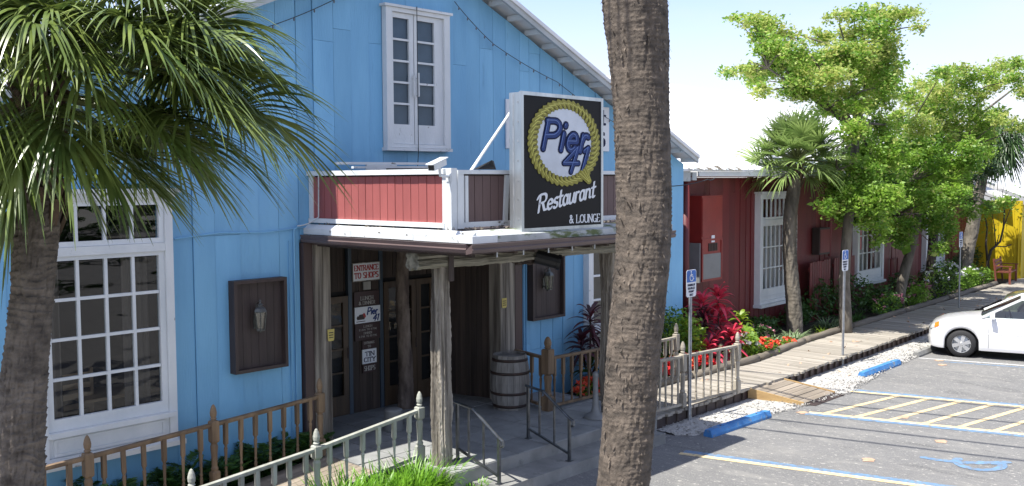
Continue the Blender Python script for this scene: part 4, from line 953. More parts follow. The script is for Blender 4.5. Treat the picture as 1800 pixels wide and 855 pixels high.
def name41(m, nb, lift, dx=0, dy=0, nm='lettering'):
    p = Pen(O, U_, V_, Nn)
    p.text('Pier', .37, .99, .36, xs=1.0, sp=.17, shear=.26, nb=nb, font=LOW, serif=0, lift=lift, nbn=10, total=.86, dx=dx, dy=dy, rise=-.03)
    p.text('41', .73, .705, .31, sp=.22, shear=.30, nb=nb, font=LOW, serif=0, lift=lift, nbn=10, total=.46, dx=dx, dy=dy)
    return p.build(nm, m, sg)
name41('sign_navy', (.245, .22), .004, nm='name_outline'); name41('pier_blue', (.15, .135), .0085, nm='name_lettering'); name41('pier_light', (.022, .022), .013, dx=-.018, dy=.010, nm='name_highlight')
p = Pen(O, U_, V_, Nn); p.text('Restaurant', .27, .185, .215, sp=.07, shear=.18, nb=(.17, .075), font=LOW, serif=0, nbn=8, ang=.6, total=1.14, rise=.16, lift=.002); p.build('word_lettering', 'signwhite', sg)
p = Pen(O, U_, V_, Nn); p.text('& LOUNGE', .885, .03, .105, sp=.22, nb=(.16, .07), total=.64, lift=.002); p.build('word_lettering', 'signwhite', sg)
b = MB(); b.tube([(9.02, 8.40, 5.09), (8.34, 8.62, 4.16)], .020, 8); tag(b.build('sign_brace', 'white'), 'slanting white brace pole between the big sign top and the parapet', 'brace')
# white banner sign on the blue wall behind
ws = thing('wall_sign', 'white wall sign with navy letters partly hidden behind the big sign and palm trunk', 'sign', (13.3, WY - .04, 4.66))
b = MB(); b.box(11.92, 14.76, WY - .05, WY - .025, 4.66, 5.49); b.build('sign_panel', 'signwhite', ws)
LOW['n2'] = LOW['n']
p = Pen((11.92, WY - .051, 4.66), U_, V_, Nn); p.text('nt', 2.38, .50, .28, sp=.16, nb=(.16, .12), font=LOW, serif=0, total=.34); p.text('s', 2.50, .10, .40, sp=.1, nb=(.16, .13), font=LOW, serif=0, total=.2); p.build('sign_lettering', 'sign_navy', ws)

# ------------------------------------------------------------------ entrance signs
PYY = 12.50
def plate(name, label, x0, x1, z0, z1, face, rows, ink, frame=None):
    t = thing(name, label, 'sign', ((x0 + x1) / 2, PYY, z0)); b = MB(); b.box(x0, x1, PYY - .02, PYY - .002, z0, z1); b.build('board', face, t)
    if frame: b = MB(); ring(b, x0 - .008, x1 + .008, z0 - .008, z1 + .008, PYY - .026, PYY - .004, .012); b.build('sign_rim', frame, t)
    p = Pen((x0, PYY - .0205, z0), U_, V_, Nn)
    for txt, cx, y, s, tot in rows:
        nb = (.20, .10) if s > .05 else (.18, .12)
        p.text(txt, cx * (x1 - x0) - tot / 2, y, s, total=tot, nb=nb, lift=.0008, serif=.13)
    p.build('lettering', ink, t); return t
plate('entrance_sign', 'white framed entrance to shops sign with red letters, topmost on the door panel', 9.51, 10.06, 2.50, 2.79, 'signwhite', [('ENTRANCE', .5, .17, .085, .48), ('TO SHOPS', .5, .045, .09, .48)], 'sign_red_ink', 'wood')
t = plate('notice_card', 'small blank cream notice card right under the red-lettered entrance sign', 9.72, 9.87, 2.35, 2.48, 'curtain', [], 'sign_navy')
plate('menu_sign', 'maroon lunch and dinner sign between the cream card and the white logo sign', 9.53, 10.04, 2.085, 2.325, 'signbrown', [('LUNCH', .5, .10, .06, .25), ('& DINNER', .5, .025, .055, .33)], 'curtain')
t = plate('logo_sign', 'white logo sign with blue Pier 41 name in the middle of the door panel', 9.54, 10.06, 1.81, 2.075, 'signwhite', [], 'sign_navy')
p = Pen((9.54, PYY - .0205, 1.81), U_, V_, Nn); p.text('Pier', .25, .13, .11, sp=.15, shear=.25, nb=(.17, .15), font=LOW, serif=0, total=.2, nbn=6, lift=.001); p.text('41', .36, .02, .10, sp=.2, shear=.3, nb=(.17, .15), font=LOW, serif=0, total=.11, nbn=6, lift=.001); p.build('name_lettering', 'pier_blue', t)
p = Pen((9.54, PYY - .0205, 1.81), U_, V_, Nn); p.stroke([(.06, .09), (.17, .09)], nib(.06, .07), .001); p.stroke([(.10, .125), (.16, .13)], nib(.05, .04), .001); p.stroke([(.03, .03), (.2, .03)], nib(.014, .012), .001); p.build('emblem', 'frame_dark', t)
p = Pen((9.54, PYY - .0205, 1.81), U_, V_, Nn); p.stroke([(.18, .14), (.195, .11)], nib(.05, .05), .003); p.build('emblem_dot', 'sign_red_ink', t)
plate('hours_sign', 'maroon opening hours sign directly below the white logo sign', 9.54, 10.05, 1.53, 1.80, 'signbrown', [('LUNCH', .5, .205, .034, .17), ('11 A.M. TO 4 P.M.', .5, .155, .030, .36), ('DINNER', .5, .095, .034, .17), ('4 P.M. TO 10 P.M.', .5, .045, .030, .36)], 'curtain')
plate('direction_sign', 'small maroon entrance to sign above the white Tin City sign', 9.68, 9.96, 1.375, 1.52, 'signbrown', [('ENTRANCE', .5, .085, .036, .21), ('TO', .5, .025, .036, .06)], 'curtain')
plate('tin_city_sign', 'small white Tin City sign with dark letters low on the door panel', 9.68, 9.97, 1.135, 1.37, 'signwhite', [('TIN', .5, .125, .07, .18), ('CITY', .5, .03, .07, .23)], 'sign_navy')
plate('shops_sign', 'small maroon shops sign, lowest on the door panel', 9.685, 9.96, .985, 1.125, 'signbrown', [('SHOPS', .5, .035, .075, .22)], 'curtain')
for x, y, z, l in ((8.18, WY - .136, 1.86, 'small yellow sticker on the left wooden column of the entrance'), (11.80, WY - .096, 1.97, 'small yellow sticker on the right wooden column above the barrel')):
    t = thing('warning_sticker', l, 'sticker', (x, y, z)); b = MB(); b.add([(-.055, 0, .0), (.055, 0, .0), (.06, 0, .15), (-.06, 0, .15), (-.04, 0, -.02), (.04, 0, -.02)], [(0, 4, 5, 1, 2, 3)]); b.build('label_face', 'sticker', t, local=True)
    p = Pen((x, y - .001, z), U_, V_, Nn)
    for k in range(3): p.stroke([(-.035, .03 + k * .035), (.035, .03 + k * .035)], nib(.008, .012), .0008)
    p.build('print', 'sign_navy', t)
# twisted log post in the entrance
pth = [(10.33 + .03 * math.sin(z * 2.1), 12.2, z) for z in np.linspace(.34, 3.25, 12)]
rr = [.15, .12, .115, .125, .11, .105, .12, .11, .10, .11, .095, .10]
v, f = bark_tube(pth, rr, 40, 160, ring=.5, ramp=.02, rough=.10, seed=5); o = np_mesh('log_post', v, f, 'log', smooth=True); tag(o, 'crooked peeling log post standing in front of the entrance doors', 'post')

# ------------------------------------------------------------------ lantern panels
def lantern_panel(x0, x1, z0, z1, lab1, lab2, lx, lz):
    y0 = WY - .16; t = thing('wall_panel', lab1, 'panel', ((x0 + x1) / 2, WY, z0), group='dark framed panels on the blue wall')
    b = MB(); ring(b, x0, x1, z0, z1, y0, WY - .02, .045); b.build('panel_frame', 'frame_dark', t)
    n = 6; w = (x1 - x0 - .09) / n
    for k in range(n): b = MB(); j = R.uniform(0, .004); b.box(x0 + .045 + k * w + .001, x0 + .045 + (k + 1) * w - .003, WY - .075 - j, WY - .03, z0 + .045, z1 - .045); b.build('panel_plank', 'frame_dark', t)
    l = thing('wall_lantern', lab2, 'lantern', (lx, WY - .20, lz), group='glass wall lanterns')
    b = MB(); b.lathe([(.055, 0), (.06, .01), (.06, .02), (.02, .03)], 6); b.build('lantern_base', 'lantern', l, local=True); b = MB(); b.lathe([(.088, .25), (.092, .262), (.075, .30), (.035, .33), (.03, .345), (.045, .352), (.012, .372), (.010, .39), (.02, .40), (.004, .42)], 6); b.build('cap', 'lantern', l, local=True)
    b = MB()
    for k in range(6):
        a = math.pi / 3 * k; b.bar((.056 * math.cos(a), .056 * math.sin(a), .015), (.084 * math.cos(a), .084 * math.sin(a), .255), .010)
    b.build('cage', 'lantern', l, local=True)
    b = MB(); b.lathe([(.050, .02), (.078, .25)], 6, cap=False); b.build('glass', 'lantern_glass', l, local=True)
    b = MB(); b.lathe([(.012, .03), (.012, .10), (.018, .14), (.006, .2)], 8); b.build('bulb', 'curtain', l, local=True)
    b = MB(); b.tube([(0, .125, .08), (0, .09, .04), (0, .04, -.01), (0, .0, -.01)], .010, 6); b.tube([(0, .125, .16), (0, .09, .36), (0, .0, .40)], .008, 6); b.box(-.035, .035, .11, .125, .02, .2); b.build('bracket', 'lantern', l, local=True)
lantern_panel(6.64, 7.45, 1.585, 2.815, 'dark brown framed panel with lantern, left of the entrance', 'pewter wall lantern mounted on the dark panel left of the entrance', 7.00, 2.13)
lantern_panel(12.46, 13.33, 1.655, 2.83, 'dark brown framed panel with lantern, right of the entrance behind the porch', 'pewter wall lantern mounted on the dark panel right of the entrance', 12.83, 2.18)

# string lights and cables
def cable(name, label, pts, r=.006, m='wire', bulbs=0, sag=.05):
    P = []
    for a, c in zip(pts[:-1], pts[1:]):
        a, c = Vector(a), Vector(c)
        for i in range(8): t = i / 8; P.append(a.lerp(c, t) - Vector((0, 0, sag * 4 * t * (1 - t))))
    P.append(Vector(pts[-1]))
    t0 = thing(name, label, 'cable', P[0]); b = MB(); b.tube(P, r, 5); b.build('cord', m, t0)
    if bulbs:
        L = len(P) - 1
        for k in range(bulbs):
            q = (k + .5) / bulbs * L; i = int(q); p = P[i].lerp(P[i + 1], q - i); b = MB(); b.lathe([(.008, 0), (.014, -.02), (.014, -.035), (.004, -.05)], 6, c=p); b.build('bulb', 'bulb', t0)
yw = WY - .09
cable('string_lights', 'thin dark string of bulbs sloping down the blue gable right of the french doors', [(10.7, yw, 6.95), (11.6, yw, 6.36), (13.2, yw, 5.86), (14.9, yw, 5.2)], bulbs=14, sag=.03)
cable('string_lights', 'thin dark string of bulbs on the blue gable left of the french doors', [(9.3, yw, 7.05), (8.42, yw, 6.70), (7.3, yw, 6.18), (6.2, yw, 5.8)], bulbs=10, sag=.02)
cable('cable', 'slack white cable looped over the left end of the red parapet', [(7.97, WY - .06, 4.33), (7.90, 11.1, 4.28), (7.90, 11.12, 3.62), (7.7, WY - .06, 3.5)], .009, 'wire_white', sag=.03)
cable('cable', 'cord hanging down the middle of the french doors', [(9.84, WY - .17, 6.75), (9.85, WY - .16, 4.55), (9.86, WY - .12, 4.3)], .006, 'wire', sag=.0)
cable('cable', 'cable strung along the blue wall near the red downpipe', [(15.8, WY - .05, 4.30), (16.8, WY - .05, 3.98), (17.7, WY - .4, 4.12), (18.3, WY - .2, 4.15)], .010, 'wire', sag=.03)

# ------------------------------------------------------------------ railings
def newel_mesh(m, h=1.05, w=.05):
    b = MB(); q = w * 1.42
    b.lathe([(q, 0), (q, .22), (q * .8, .24)], 4, rot=math.pi / 4)
    b.lathe([(w * .78, .235), (w * .95, .27), (w * .7, .30), (w * .8, .45), (w * .95, .55), (w * .72, .585), (w * .95, .60)], 12)
    b.lathe([(q * .8, .60), (q, .62), (q, h - .22), (q * .82, h - .205)], 4, rot=math.pi / 4)
    b.lathe([(w * .6, h - .206), (w * .62, h - .19), (w * .85, h - .18), (w * .6, h - .165), (w * .8, h - .14), (w * .86, h - .10), (w * .66, h - .05), (w * .35, h - .012), (w * .08, h)], 12)
    return b.mesh('newel_post', m)
def bal_mesh(m, h=.72, w=.021):
    b = MB(); q = w * 1.42
    b.lathe([(q * 1.05, h * .62), (q * 1.15, h * .64), (q * 1.2, h)], 4, rot=math.pi / 4)
    b.lathe([(w * .9, 0), (w * .95, h * .16), (w * .65, h * .19), (w * 1.0, h * .22), (w * .7, h * .26), (w * .9, h * .45), (w * 1.15, h * .55), (w * .8, h * .58), (w * 1.2, h * .625)], 8)
    return b.mesh('baluster', m)
class Rail: pass
def railing(label, m, posts, nb, h=1.05, railh=.76, low=.10, ends=None, group=None, nw=.05, bottom=True):
    """posts: list of (x, y, z); the rails run between them"""
    t = thing('railing', label, 'railing', posts[0], group=group); o = Vector(posts[0])
    nm = newel_mesh(m, h, nw); bmx = bal_mesh(m, railh - low if bottom else railh)
    for k, p in enumerate(posts):
        if ends is None or k in ends: link('newel_post', nm, t, Vector(p) - o, R.uniform(-.03, .03))
    for a, c, n in zip(posts[:-1], posts[1:], nb):
        a, c = Vector(a), Vector(c); up = Vector((0, 0, 1))
        b = MB(); b.bar(a + up * railh, c + up * railh, .065, .030); b.bar(a + up * (railh - .022), c + up * (railh - .022), .035, .024); b.build('handrail', m, t)
        if bottom: b = MB(); b.bar(a + up * low, c + up * low, .05, .04); b.build('bottom_rail', m, t)
        for i in range(n):
            p = a.lerp(c, (i + .75) / (n + .5)) - o; bo = link('baluster', bmx, t, p + up * (low if bottom else 0) + Vector((R.uniform(-.004, .004), 0, -.01)), R.uniform(-.2, .2)); bo.rotation_euler.x = R.uniform(-.012, .012); bo.rotation_euler.y = R.uniform(-.015, .015)
    return t
railing('pale grey railing with acorn posts on the street side of the ramp', 'fence_grey', [(3.45, 9.67, -.06), (5.14, 9.67, .02), (6.78, 9.67, .15), (8.44, 9.67, .335)], [6, 7, 6], h=.97, railh=.72)
railing('tan wooden railing along the blue wall beside the ramp', 'fence_brown', [(3.0, 10.9, .12), (4.54, 10.9, .18), (6.11, 10.9, .26), (7.71, 10.9, .35)], [5, 6, 7], h=1.08, railh=.83, low=.08)
t = railing('tan wooden railing at the far side of the porch before the dark red plant', 'fence_brown', [(11.78, 10.31, .35), (13.45, 10.31, .33)], [7], h=1.22, railh=.86, low=.06, ends=[], nw=.07)
railing('short tan railing between the right column and the chunky newel post', 'fence_brown', [(11.78, 10.31, .35), (12.02, 11.25, .35)], [3], h=1.22, railh=.86, low=.06, ends=[0], nw=.075)
railing('bleached railing on the garden side of the boardwalk before the red flowers', 'fence_tan', [(13.5, 10.30, .25), (15.49, 10.30, .25)], [9], h=1.13, railh=.86, low=.08, ends=[1])
railing('bleached railing on the parking side of the boardwalk beside the blue wheel stop', 'fence_tan', [(12.75, 9.0, .30), (13.74, 9.0, .27), (15.53, 9.0, .22)], [5, 7], h=1.12, railh=.87, low=.05, ends=[1, 2])
b = MB(); b.box(12.93, 15.7, 9.03, 9.05, 0, .2); tag(b.build('boardwalk_skirt', 'frame_dark'), 'dark skirt board under the boardwalk edge railing', 'skirt board')
def step_rail(x, label):
    t = thing('step_handrail', label, 'handrail', (x, 9.0, .17), group='steel handrails on the porch steps')
    b = MB(); pts = [(x - .01, 9.42, .35 + .78), (x, 9.08, .35 + .74), (x, 8.62, .17 + .62), (x, 8.53, .17 + .58), (x, 8.52, .17 + .52), (x, 8.56, .17 + .50)]; b.tube(pts, .020, 8); b.build('grab_bar', 'rail_metal', t)
    zt = lambda y: float(np.interp(y, [8.53, 8.62, 9.08, 9.42], [.75, .79, 1.09, 1.13])); zb = lambda y: float(np.interp(y, [8.6, 9.36], [.27, .52]))
    for y, z0 in ((9.38, .35), (8.60, .17)): b = MB(); b.box(x - .018, x + .018, y - .018, y + .018, z0, zt(y)); b.box(x - .04, x + .04, y - .04, y + .04, z0, z0 + .01); b.build('post', 'rail_metal', t)
    for y in (9.16, 8.88): b = MB(); b.box(x - .011, x + .011, y - .011, y + .011, zb(y), zt(y)); b.build('baluster', 'rail_metal', t)
    b = MB(); b.bar((x, 9.38, .50), (x, 8.60, .27), .028); b.build('lower_bar', 'rail_metal', t)
step_rail(8.86, 'steel step handrail next to the rough porch post'); step_rail(10.28, 'steel step handrail in the middle of the porch steps, before the barrel')

# ------------------------------------------------------------------ barrel and ash receptacle
t = thing('barrel', 'weathered oak barrel with dark hoops by the right entrance column', 'barrel', (11.52, 10.92, .35)); n = 20
prof = [(.275, 0), (.315, .18), (.338, .45), (.315, .72), (.278, .90)]
for k in range(n):
    a0, a1 = 2 * math.pi * k / n + .008, 2 * math.pi * (k + 1) / n - .008; vs = []; j = R.uniform(-.002, .002); top = R.uniform(-.006, .006)
    for i, (r, z) in enumerate(prof):
        zz = z + (top if i == 4 else 0)
        for a in (a0, a1): vs += [((r + j) * math.cos(a), (r + j) * math.sin(a), zz), ((r - .025) * math.cos(a), (r - .025) * math.sin(a), zz)]
    fs = []
    for i in range(4): q = 4 * i; fs += [(q, q + 2, q + 6, q + 4), (q + 1, q + 5, q + 7, q + 3), (q, q + 4, q + 5, q + 1), (q + 2, q + 3, q + 7, q + 6)]
    fs += [(0, 1, 3, 2), (16, 18, 19, 17)]; b = MB(); b.add(vs, fs); b.build('stave', 'barrel', t, local=True)
for z, h in ((.04, .05), (.255, .045), (.59, .045), (.80, .045)):
    rf_ = lambda q: float(np.interp(q, [p[1] for p in prof], [p[0] for p in prof])) + .004; b = MB(); b.lathe([(rf_(z) - .004, z), (rf_(z), z), (rf_(z + h), z + h), (rf_(z + h) - .004, z + h)], 40, cap=False); b.build('hoop', 'hoop', t, True, True)
b = MB(); b.lathe([(.0, .84), (.262, .84), (.262, .86), (0, .862)], 24, cap=False); b.build('barrel_head', 'barrel', t, local=True)
b = MB(); b.lathe([(.19, 0), (.19, .02), (.15, .05), (.075, .10), (.05, .2), (.042, .5), (.045, .66), (.052, .68), (.045, .72), (.02, .74)], 20); o = b.mesh('ash_receptacle', 'plastic_grey', True); o = link('ash_receptacle', o, None, (11.92, 9.43, .35)); tag(o, 'grey long-necked ash receptacle at the right end of the porch floor', 'ash bin')
for (x, y, l) in ((9.35, 10.9, 'grey round-based ash bin in shadow at the foot of the log post'),): 
    b = MB(); b.lathe([(.14, 0), (.15, .02), (.13, .30), (.14, .32), (.10, .34)], 18); o = link('ash_bin', b.mesh('ash_bin', 'plastic_grey', True), None, (x - .1, 11.2, .35)); tag(o, l.replace('at the foot of the log post', 'between the acorn post and the entrance doors'), 'bin')

# ------------------------------------------------------------------ wheel stops
def wheel_stop(c, rz, L, m, label):
    w, h = .085, .12; b = MB(); pr_ = [(-w, 0), (w, 0), (w, .04), (w * .62, h), (-w * .62, h), (-w, .04)]
    n = 8; vs = []; 
    for i in range(n + 1):
        x = -L / 2 + L * i / n; sc_e = .93 if i in (0, n) else 1
        for y, z in pr_: vs.append((x, y * sc_e + R.uniform(-.002, .002), z * sc_e))
    fs = [tuple(range(6))[::-1], tuple(n * 6 + k for k in range(6))]
    for i in range(n):
        for k in range(6): fs.append((i * 6 + k, i * 6 + (k + 1) % 6, (i + 1) * 6 + (k + 1) % 6, (i + 1) * 6 + k))
    b.add(vs, fs); t = thing('wheel_stop', label, 'wheel stop', (*c, .001), rz, 'wheel stops in the parking bays')
    b.build('stop_block', m, t, local=True)
    for sx in (-L * .3, L * .3): b = MB(); b.lathe([(.018, h - .002), (.018, h + .006), (.012, h + .009)], 8, c=(sx, 0, 0)); b.build('anchor_pin', 'hoop', t, local=True)
wheel_stop((14.15, 8.16), rad(-1.5), 1.85, 'stop_blue', 'blue wheel stop half in the porch shadow, nearest to the camera')
wheel_stop((20.35, 8.34), rad(0.5), 1.95, 'stop_blue', 'blue wheel stop in full sun beyond the timber ramp')
wheel_stop((23.4, 8.42), rad(2), 1.9, 'concrete', 'bare grey concrete wheel stop in front of the white car')
wheel_stop((29.5, 8.9), rad(2), 1.9, 'concrete', 'grey concrete wheel stop in front of the grey-green car')

# ------------------------------------------------------------------ parking signs
def park_sign(x, y, top, label, lean=0.0, s=1.0):
    t = thing('parking_sign', label, 'sign', (x, y, 0), group='disabled parking signs on poles'); t.rotation_euler = (0, lean, 0)
    b = MB(); b.prism([(-.034, -.010), (-.022, -.010), (-.015, .014), (.015, .014), (.022, -.010), (.034, -.010), (.034, -.004), (.026, -.004), (.019, .022), (-.019, .022), (-.026, -.004), (-.034, -.004)], 'z', 0, top - .02); b.build('pole', 'galv', t, local=True)
    b = MB(); w = .15 * s; z0, zm, z1 = top - .46 * s, top - .21 * s, top
    ch = .03
    b.prism([(-w, z0 + ch), (-w + ch, z0), (w - ch, z0), (w, z0 + ch), (w, z1 - ch), (w - ch, z1), (-w + ch, z1), (-w, z1 - ch)], 'y', -.016, -.012); b.build('sign_plate', 'signwhite', t, local=True)
    b = MB(); b.prism([(-w + .012, zm), (w - .012, zm), (w - .012, z1 - ch - .008), (w - ch - .004, z1 - .012), (-w + ch + .004, z1 - .012), (-w + .012, z1 - ch - .008)], 'y', -.0185, -.0165); b.build('blue_field', 'sign_blue', t, local=True)
    pen = Pen((x, y - .0188, zm), U_, V_, Nn); nb = nib(.016, .016)
    pen.stroke([(-.01, .172), (-.01, .174)], nib(.03, .03), .0005); pen.stroke([(-.01, .15), (-.005, .10), (.035, .10), (.055, .05), (.07, .055)], nb, .0005); pen.stroke([(-.008, .125), (.03, .125)], nb, .0005); pen.stroke([(a, b_) for a, b_ in arc(0, .075, .052, .052, 110, 330, 12)], nb, .0005)
    pen.build('wheelchair_symbol', 'signwhite', t)
    pen = Pen((x, y - .0166, z0), U_, V_, Nn)
    for k, (s_, w_) in enumerate((('PARKING BY', .22), ('DISABLED', .2), ('PERMIT', .15), ('ONLY', .10))): pen.text(s_, -w_ / 2, .185 - k * .055, .033, total=w_, nb=(.2, .14), serif=0, lift=.0006)
    pen.build('lettering', 'sign_navy', t); return t
park_sign(13.87, 8.94, 2.60, 'disabled parking sign on a pole nearest the porch, beside the shaded wheel stop')
park_sign(20.26, 9.14, 2.57, 'disabled parking sign on a pole behind the sunlit blue wheel stop', lean=rad(.4))
park_sign(30.1, 10.0, 2.53, 'disabled parking sign on a pole behind the white car, by the leaning palm trunk')

# ------------------------------------------------------------------ cars
def make_car(label, paint, loc, rz):
    t = thing('parked_car', label, 'car', loc, rz)
    AX = (1.42, -1.28); RA = .365; RC_ = .315
    I = lambda x, a, b: float(np.interp(x, a, b))
    zt = lambda x: I(x, [-2.38, -2.33, -2.0, -1.6, 0.8, 1.0, 1.5, 1.95, 2.2, 2.31, 2.37], [.60, .88, .97, .99, .97, .955, .895, .81, .735, .67, .56])
    hw = lambda x: I(x, [-2.38, -2.3, -2.1, -1.7, -.8, 0.8, 1.5, 1.9, 2.1, 2.24, 2.33, 2.37], [.55, .72, .81, .85, .875, .875, .865, .83, .79, .70, .55, .40])
    def zl(x):
        z = I(x, [-2.38, -2.2, -1.9, 1.95, 2.2, 2.37], [.34, .24, .20, .19, .21, .30])
        for a in AX:
            if abs(x - a) < RA: z = max(z, RC_ + math.sqrt(RA ** 2 - (x - a) ** 2))
        return z
    def sect(x):
        w, b_, a = hw(x), zt(x) - .075 - .0 * x, zl(x); cabin = -1.7 < x < .8
        ts = [(.965, 0), (.99, .12), (1.0, .35), (1.0, .55), (.985, .78), (.965, .90)]
        P = [(w * k, a + (b_ - a) * q) for k, q in ts]
        P += [(w * .935, b_ + .018), (w * .86, zt(x) - .022), (w * .6, zt(x) - .002), (w * .3, zt(x) + .008), (0, zt(x) + .010)]
        return P
    def S(x, s, off=0.0):
        P = sect(x); q = s * (len(P) - 1); i = min(int(q), len(P) - 2); f = q - i
        y = P[i][0] * (1 - f) + P[i + 1][0] * f; z = P[i][1] * (1 - f) + P[i + 1][1] * f
        dy, dz = P[i + 1][0] - P[i][0], P[i + 1][1] - P[i][1]; L = math.hypot(dy, dz) + 1e-6
        dwx = (hw(x + .03) - hw(x - .03)) / .06; nx = -dwx * (dz / L) ; nrm = Vector((nx, dz / L, -dy / L)).normalized()
        if nrm.y < 0 and abs(nrm.z) < .3: nrm = -nrm
        return Vector((x, y, z)) + nrm * off
    xs = sorted(set([round(x, 3) for x in np.linspace(-2.37, 2.36, 60)] + [a + RA * math.cos(k * math.pi / 16) for a in AX for k in range(17)] + [2.28, 2.33, 2.365, -2.33]))
    def patch(x0, x1, s0, s1, off, nx=8, ns=6, side=1, b=None):
        b = b or MB(); vs = [tuple(Vector((p.x, p.y * side, p.z))) for p in [S(x0 + (x1 - x0) * i / nx, s0 + (s1 - s0) * j / ns, off) for i in range(nx + 1) for j in range(ns + 1)]]
        return b.add(vs, [(i * (ns + 1) + j, i * (ns + 1) + j + 1, (i + 1) * (ns + 1) + j + 1, (i + 1) * (ns + 1) + j) for i in range(nx) for j in range(ns)])
    b = MB(); secs = [sect(x) for x in xs]; m_ = len(secs[0])
    vs = []
    for x, P in zip(xs, secs): vs += [(x, y, z) for y, z in P] + [(x, -y, z) for y, z in P[-2::-1]]
    k_ = 2 * m_ - 1; fs = []
    for i in range(len(xs) - 1):
        for j in range(k_ - 1):
            xm = (xs[i] + xs[i + 1]) / 2
            if -1.62 < xm < .82 and m_ - 4 <= j <= m_ + 2: continue     # cabin opening
            fs.append((i * k_ + j, i * k_ + j + 1, (i + 1) * k_ + j + 1, (i + 1) * k_ + j))
    fs.append(tuple(range(k_))[::-1]); fs.append(tuple((len(xs) - 1) * k_ + j for j in range(k_)))
    b.add(vs, fs); b.build('body', paint, t, True, True)
    b = MB(); b.box(-2.25, 2.2, -.70, .70, .20, .50); b.box(-2.1, 1.0, -.76, .76, .22, .30)
    for a in AX:
        for sg_ in (-1, 1): b.tube([(a, sg_ * .80, RC_), (a, sg_ * .42, RC_)], RA - .006, 20, False)
    b.build('underbody', 'car_black', t, local=True)
    # bumper skirt line and trims
    for sg_ in (-1, 1):
        b = patch(1.80, 2.355, .02, .36, .014, 14, 6, sg_); b.build('front_bumper', paint, t, True, True)
        b = patch(-.95, 1.02, .30, .315, .006, 20, 2, sg_); patch(-.95, 1.02, .0, .07, .010, 20, 2, sg_, b); b.build('side_moulding', paint, t, local=True)
        b = patch(2.02, 2.30, .52, .76, .010, 8, 5, sg_); b.build('headlight', 'lamp_clear', t, True, True)
        b = patch(1.97, 2.12, .52, .70, .013, 5, 4, sg_); b.build('turn_signal', 'lamp_amber', t, True, True)
        b = patch(-2.35, -2.15, .45, .8, .01, 5, 4, sg_); b.build('tail_light', 'fl_red', t, True, True)
        for xd in (.86, -.22, -1.02): b = patch(xd, xd + .008, .08, .62, .003, 1, 12, sg_); b.build('door_gap', 'car_black', t, local=True)
        for xd in (-.12, -.93): b = MB(); yh = hw(xd) + .012; b.tube([(xd - .02, yh * sg_, .79), (xd + .04, (yh + .02) * sg_, .795), (xd + .14, (yh + .02) * sg_, .795), (xd + .18, yh * sg_, .79)], .012, 6); b.build('door_handle', paint, t, local=True)
        # greenhouse
        yb, yr = .80, .585
        A0, A1 = Vector((1.02, yb * sg_, .945)), Vector((.22, yr * sg_, 1.375)); Cc0, Cc1 = Vector((-1.82, yb * .95 * sg_, .985)), Vector((-1.12, yr * sg_, 1.365))
        b = MB(); b.bar(A0, A1, .05, .045); b.bar((-.26, yb * sg_, .95), (-.30, (yr + .015) * sg_, 1.38), .08, .03, up=(0, 1, 0)); b.bar(Cc0, Cc1, .16, .05); b.bar(A1, Cc1, .05, .045)
        b.build('pillar', paint, t, local=True)
        b = MB(); b.add([(.93, yb * sg_, .955), (-.24, yb * sg_, .965), (-.27, yr * sg_, 1.375), (.24, yr * sg_, 1.365)], [(0, 1, 2, 3)]); b.build('side_window', 'car_glass', t, local=True)
        b = MB(); b.add([(-.30, yb * sg_, .965), (-1.62, yb * .96 * sg_, .985), (-1.10, yr * sg_, 1.36), (-.32, yr * sg_, 1.375)], [(0, 1, 2, 3)]); b.build('side_window', 'car_glass', t, local=True)
        mb_ = MB(); c0 = Vector((.78, .93 * sg_, 1.0)); mb_.add([tuple(c0 + Vector((dx * (1 - .25 * (abs(dz) > .05)), dy * sg_, dz))) for dx, dy, dz in ((.07, -.08, -.06), (.07, -.08, .06), (.06, .08, .05), (.06, .08, -.05), (-.05, -.09, -.065), (-.05, -.09, .065), (-.05, .09, .055), (-.05, .09, -.055))], [(0, 1, 2, 3), (4, 7, 6, 5), (0, 4, 5, 1), (1, 5, 6, 2), (2, 6, 7, 3), (3, 7, 4, 0)])
        mb_.build('wing_mirror', paint, t, local=True)
        b = MB(); b.box(-.35, .15, sg_ * .38 - .24, sg_ * .38 + .24, .5, .62); b.prism([(-.38, .6), (-.28, .6), (-.42, 1.12), (-.52, 1.12)], 'y', sg_ * .38 - .23, sg_ * .38 + .23); b.prism([(-.43, 1.13), (-.36, 1.13), (-.42, 1.28), (-.50, 1.28)], 'y', sg_ * .38 - .12, sg_ * .38 + .12); b.build('car_seat', 'seat', t, local=True)
    # roof, screens
    b = MB(); n = 8; vs = []; ng = 8
    for i in range(n + 1):
        x = .24 - 1.38 * i / n; zc = 1.385 + .035 * math.sin(math.pi * (i / n) ** .8)
        for j in range(ng + 1): u = -1 + 2 * j / ng; vs.append((x, u * .60, zc + .03 * (1 - u * u) - .01))
    b.add(vs, [(i * (ng + 1) + j, i * (ng + 1) + j + 1, (i + 1) * (ng + 1) + j + 1, (i + 1) * (ng + 1) + j) for i in range(n) for j in range(ng)]); b.build('roof', paint, t, True, True)
    for nm, x0, z0, x1, z1 in (('windscreen', 1.06, .955, .25, 1.385), ('rear_window', -1.86, .99, -1.13, 1.38)):
        b = MB(); vs = []
        for i in range(5):
            f = i / 4
            for j in range(7): u = -1 + 2 * j / 6; vs.append((x0 + (x1 - x0) * f - .07 * u * u * (1 if x0 > 0 else -1), u * (.76 * (1 - f) + .57 * f), z0 + (z1 - z0) * f - .0 * u))
        b.add(vs, [(i * 7 + j, i * 7 + j + 1, (i + 1) * 7 + j + 1, (i + 1) * 7 + j) for i in range(4) for j in range(6)]); b.build(nm, 'car_glass', t, True, True)
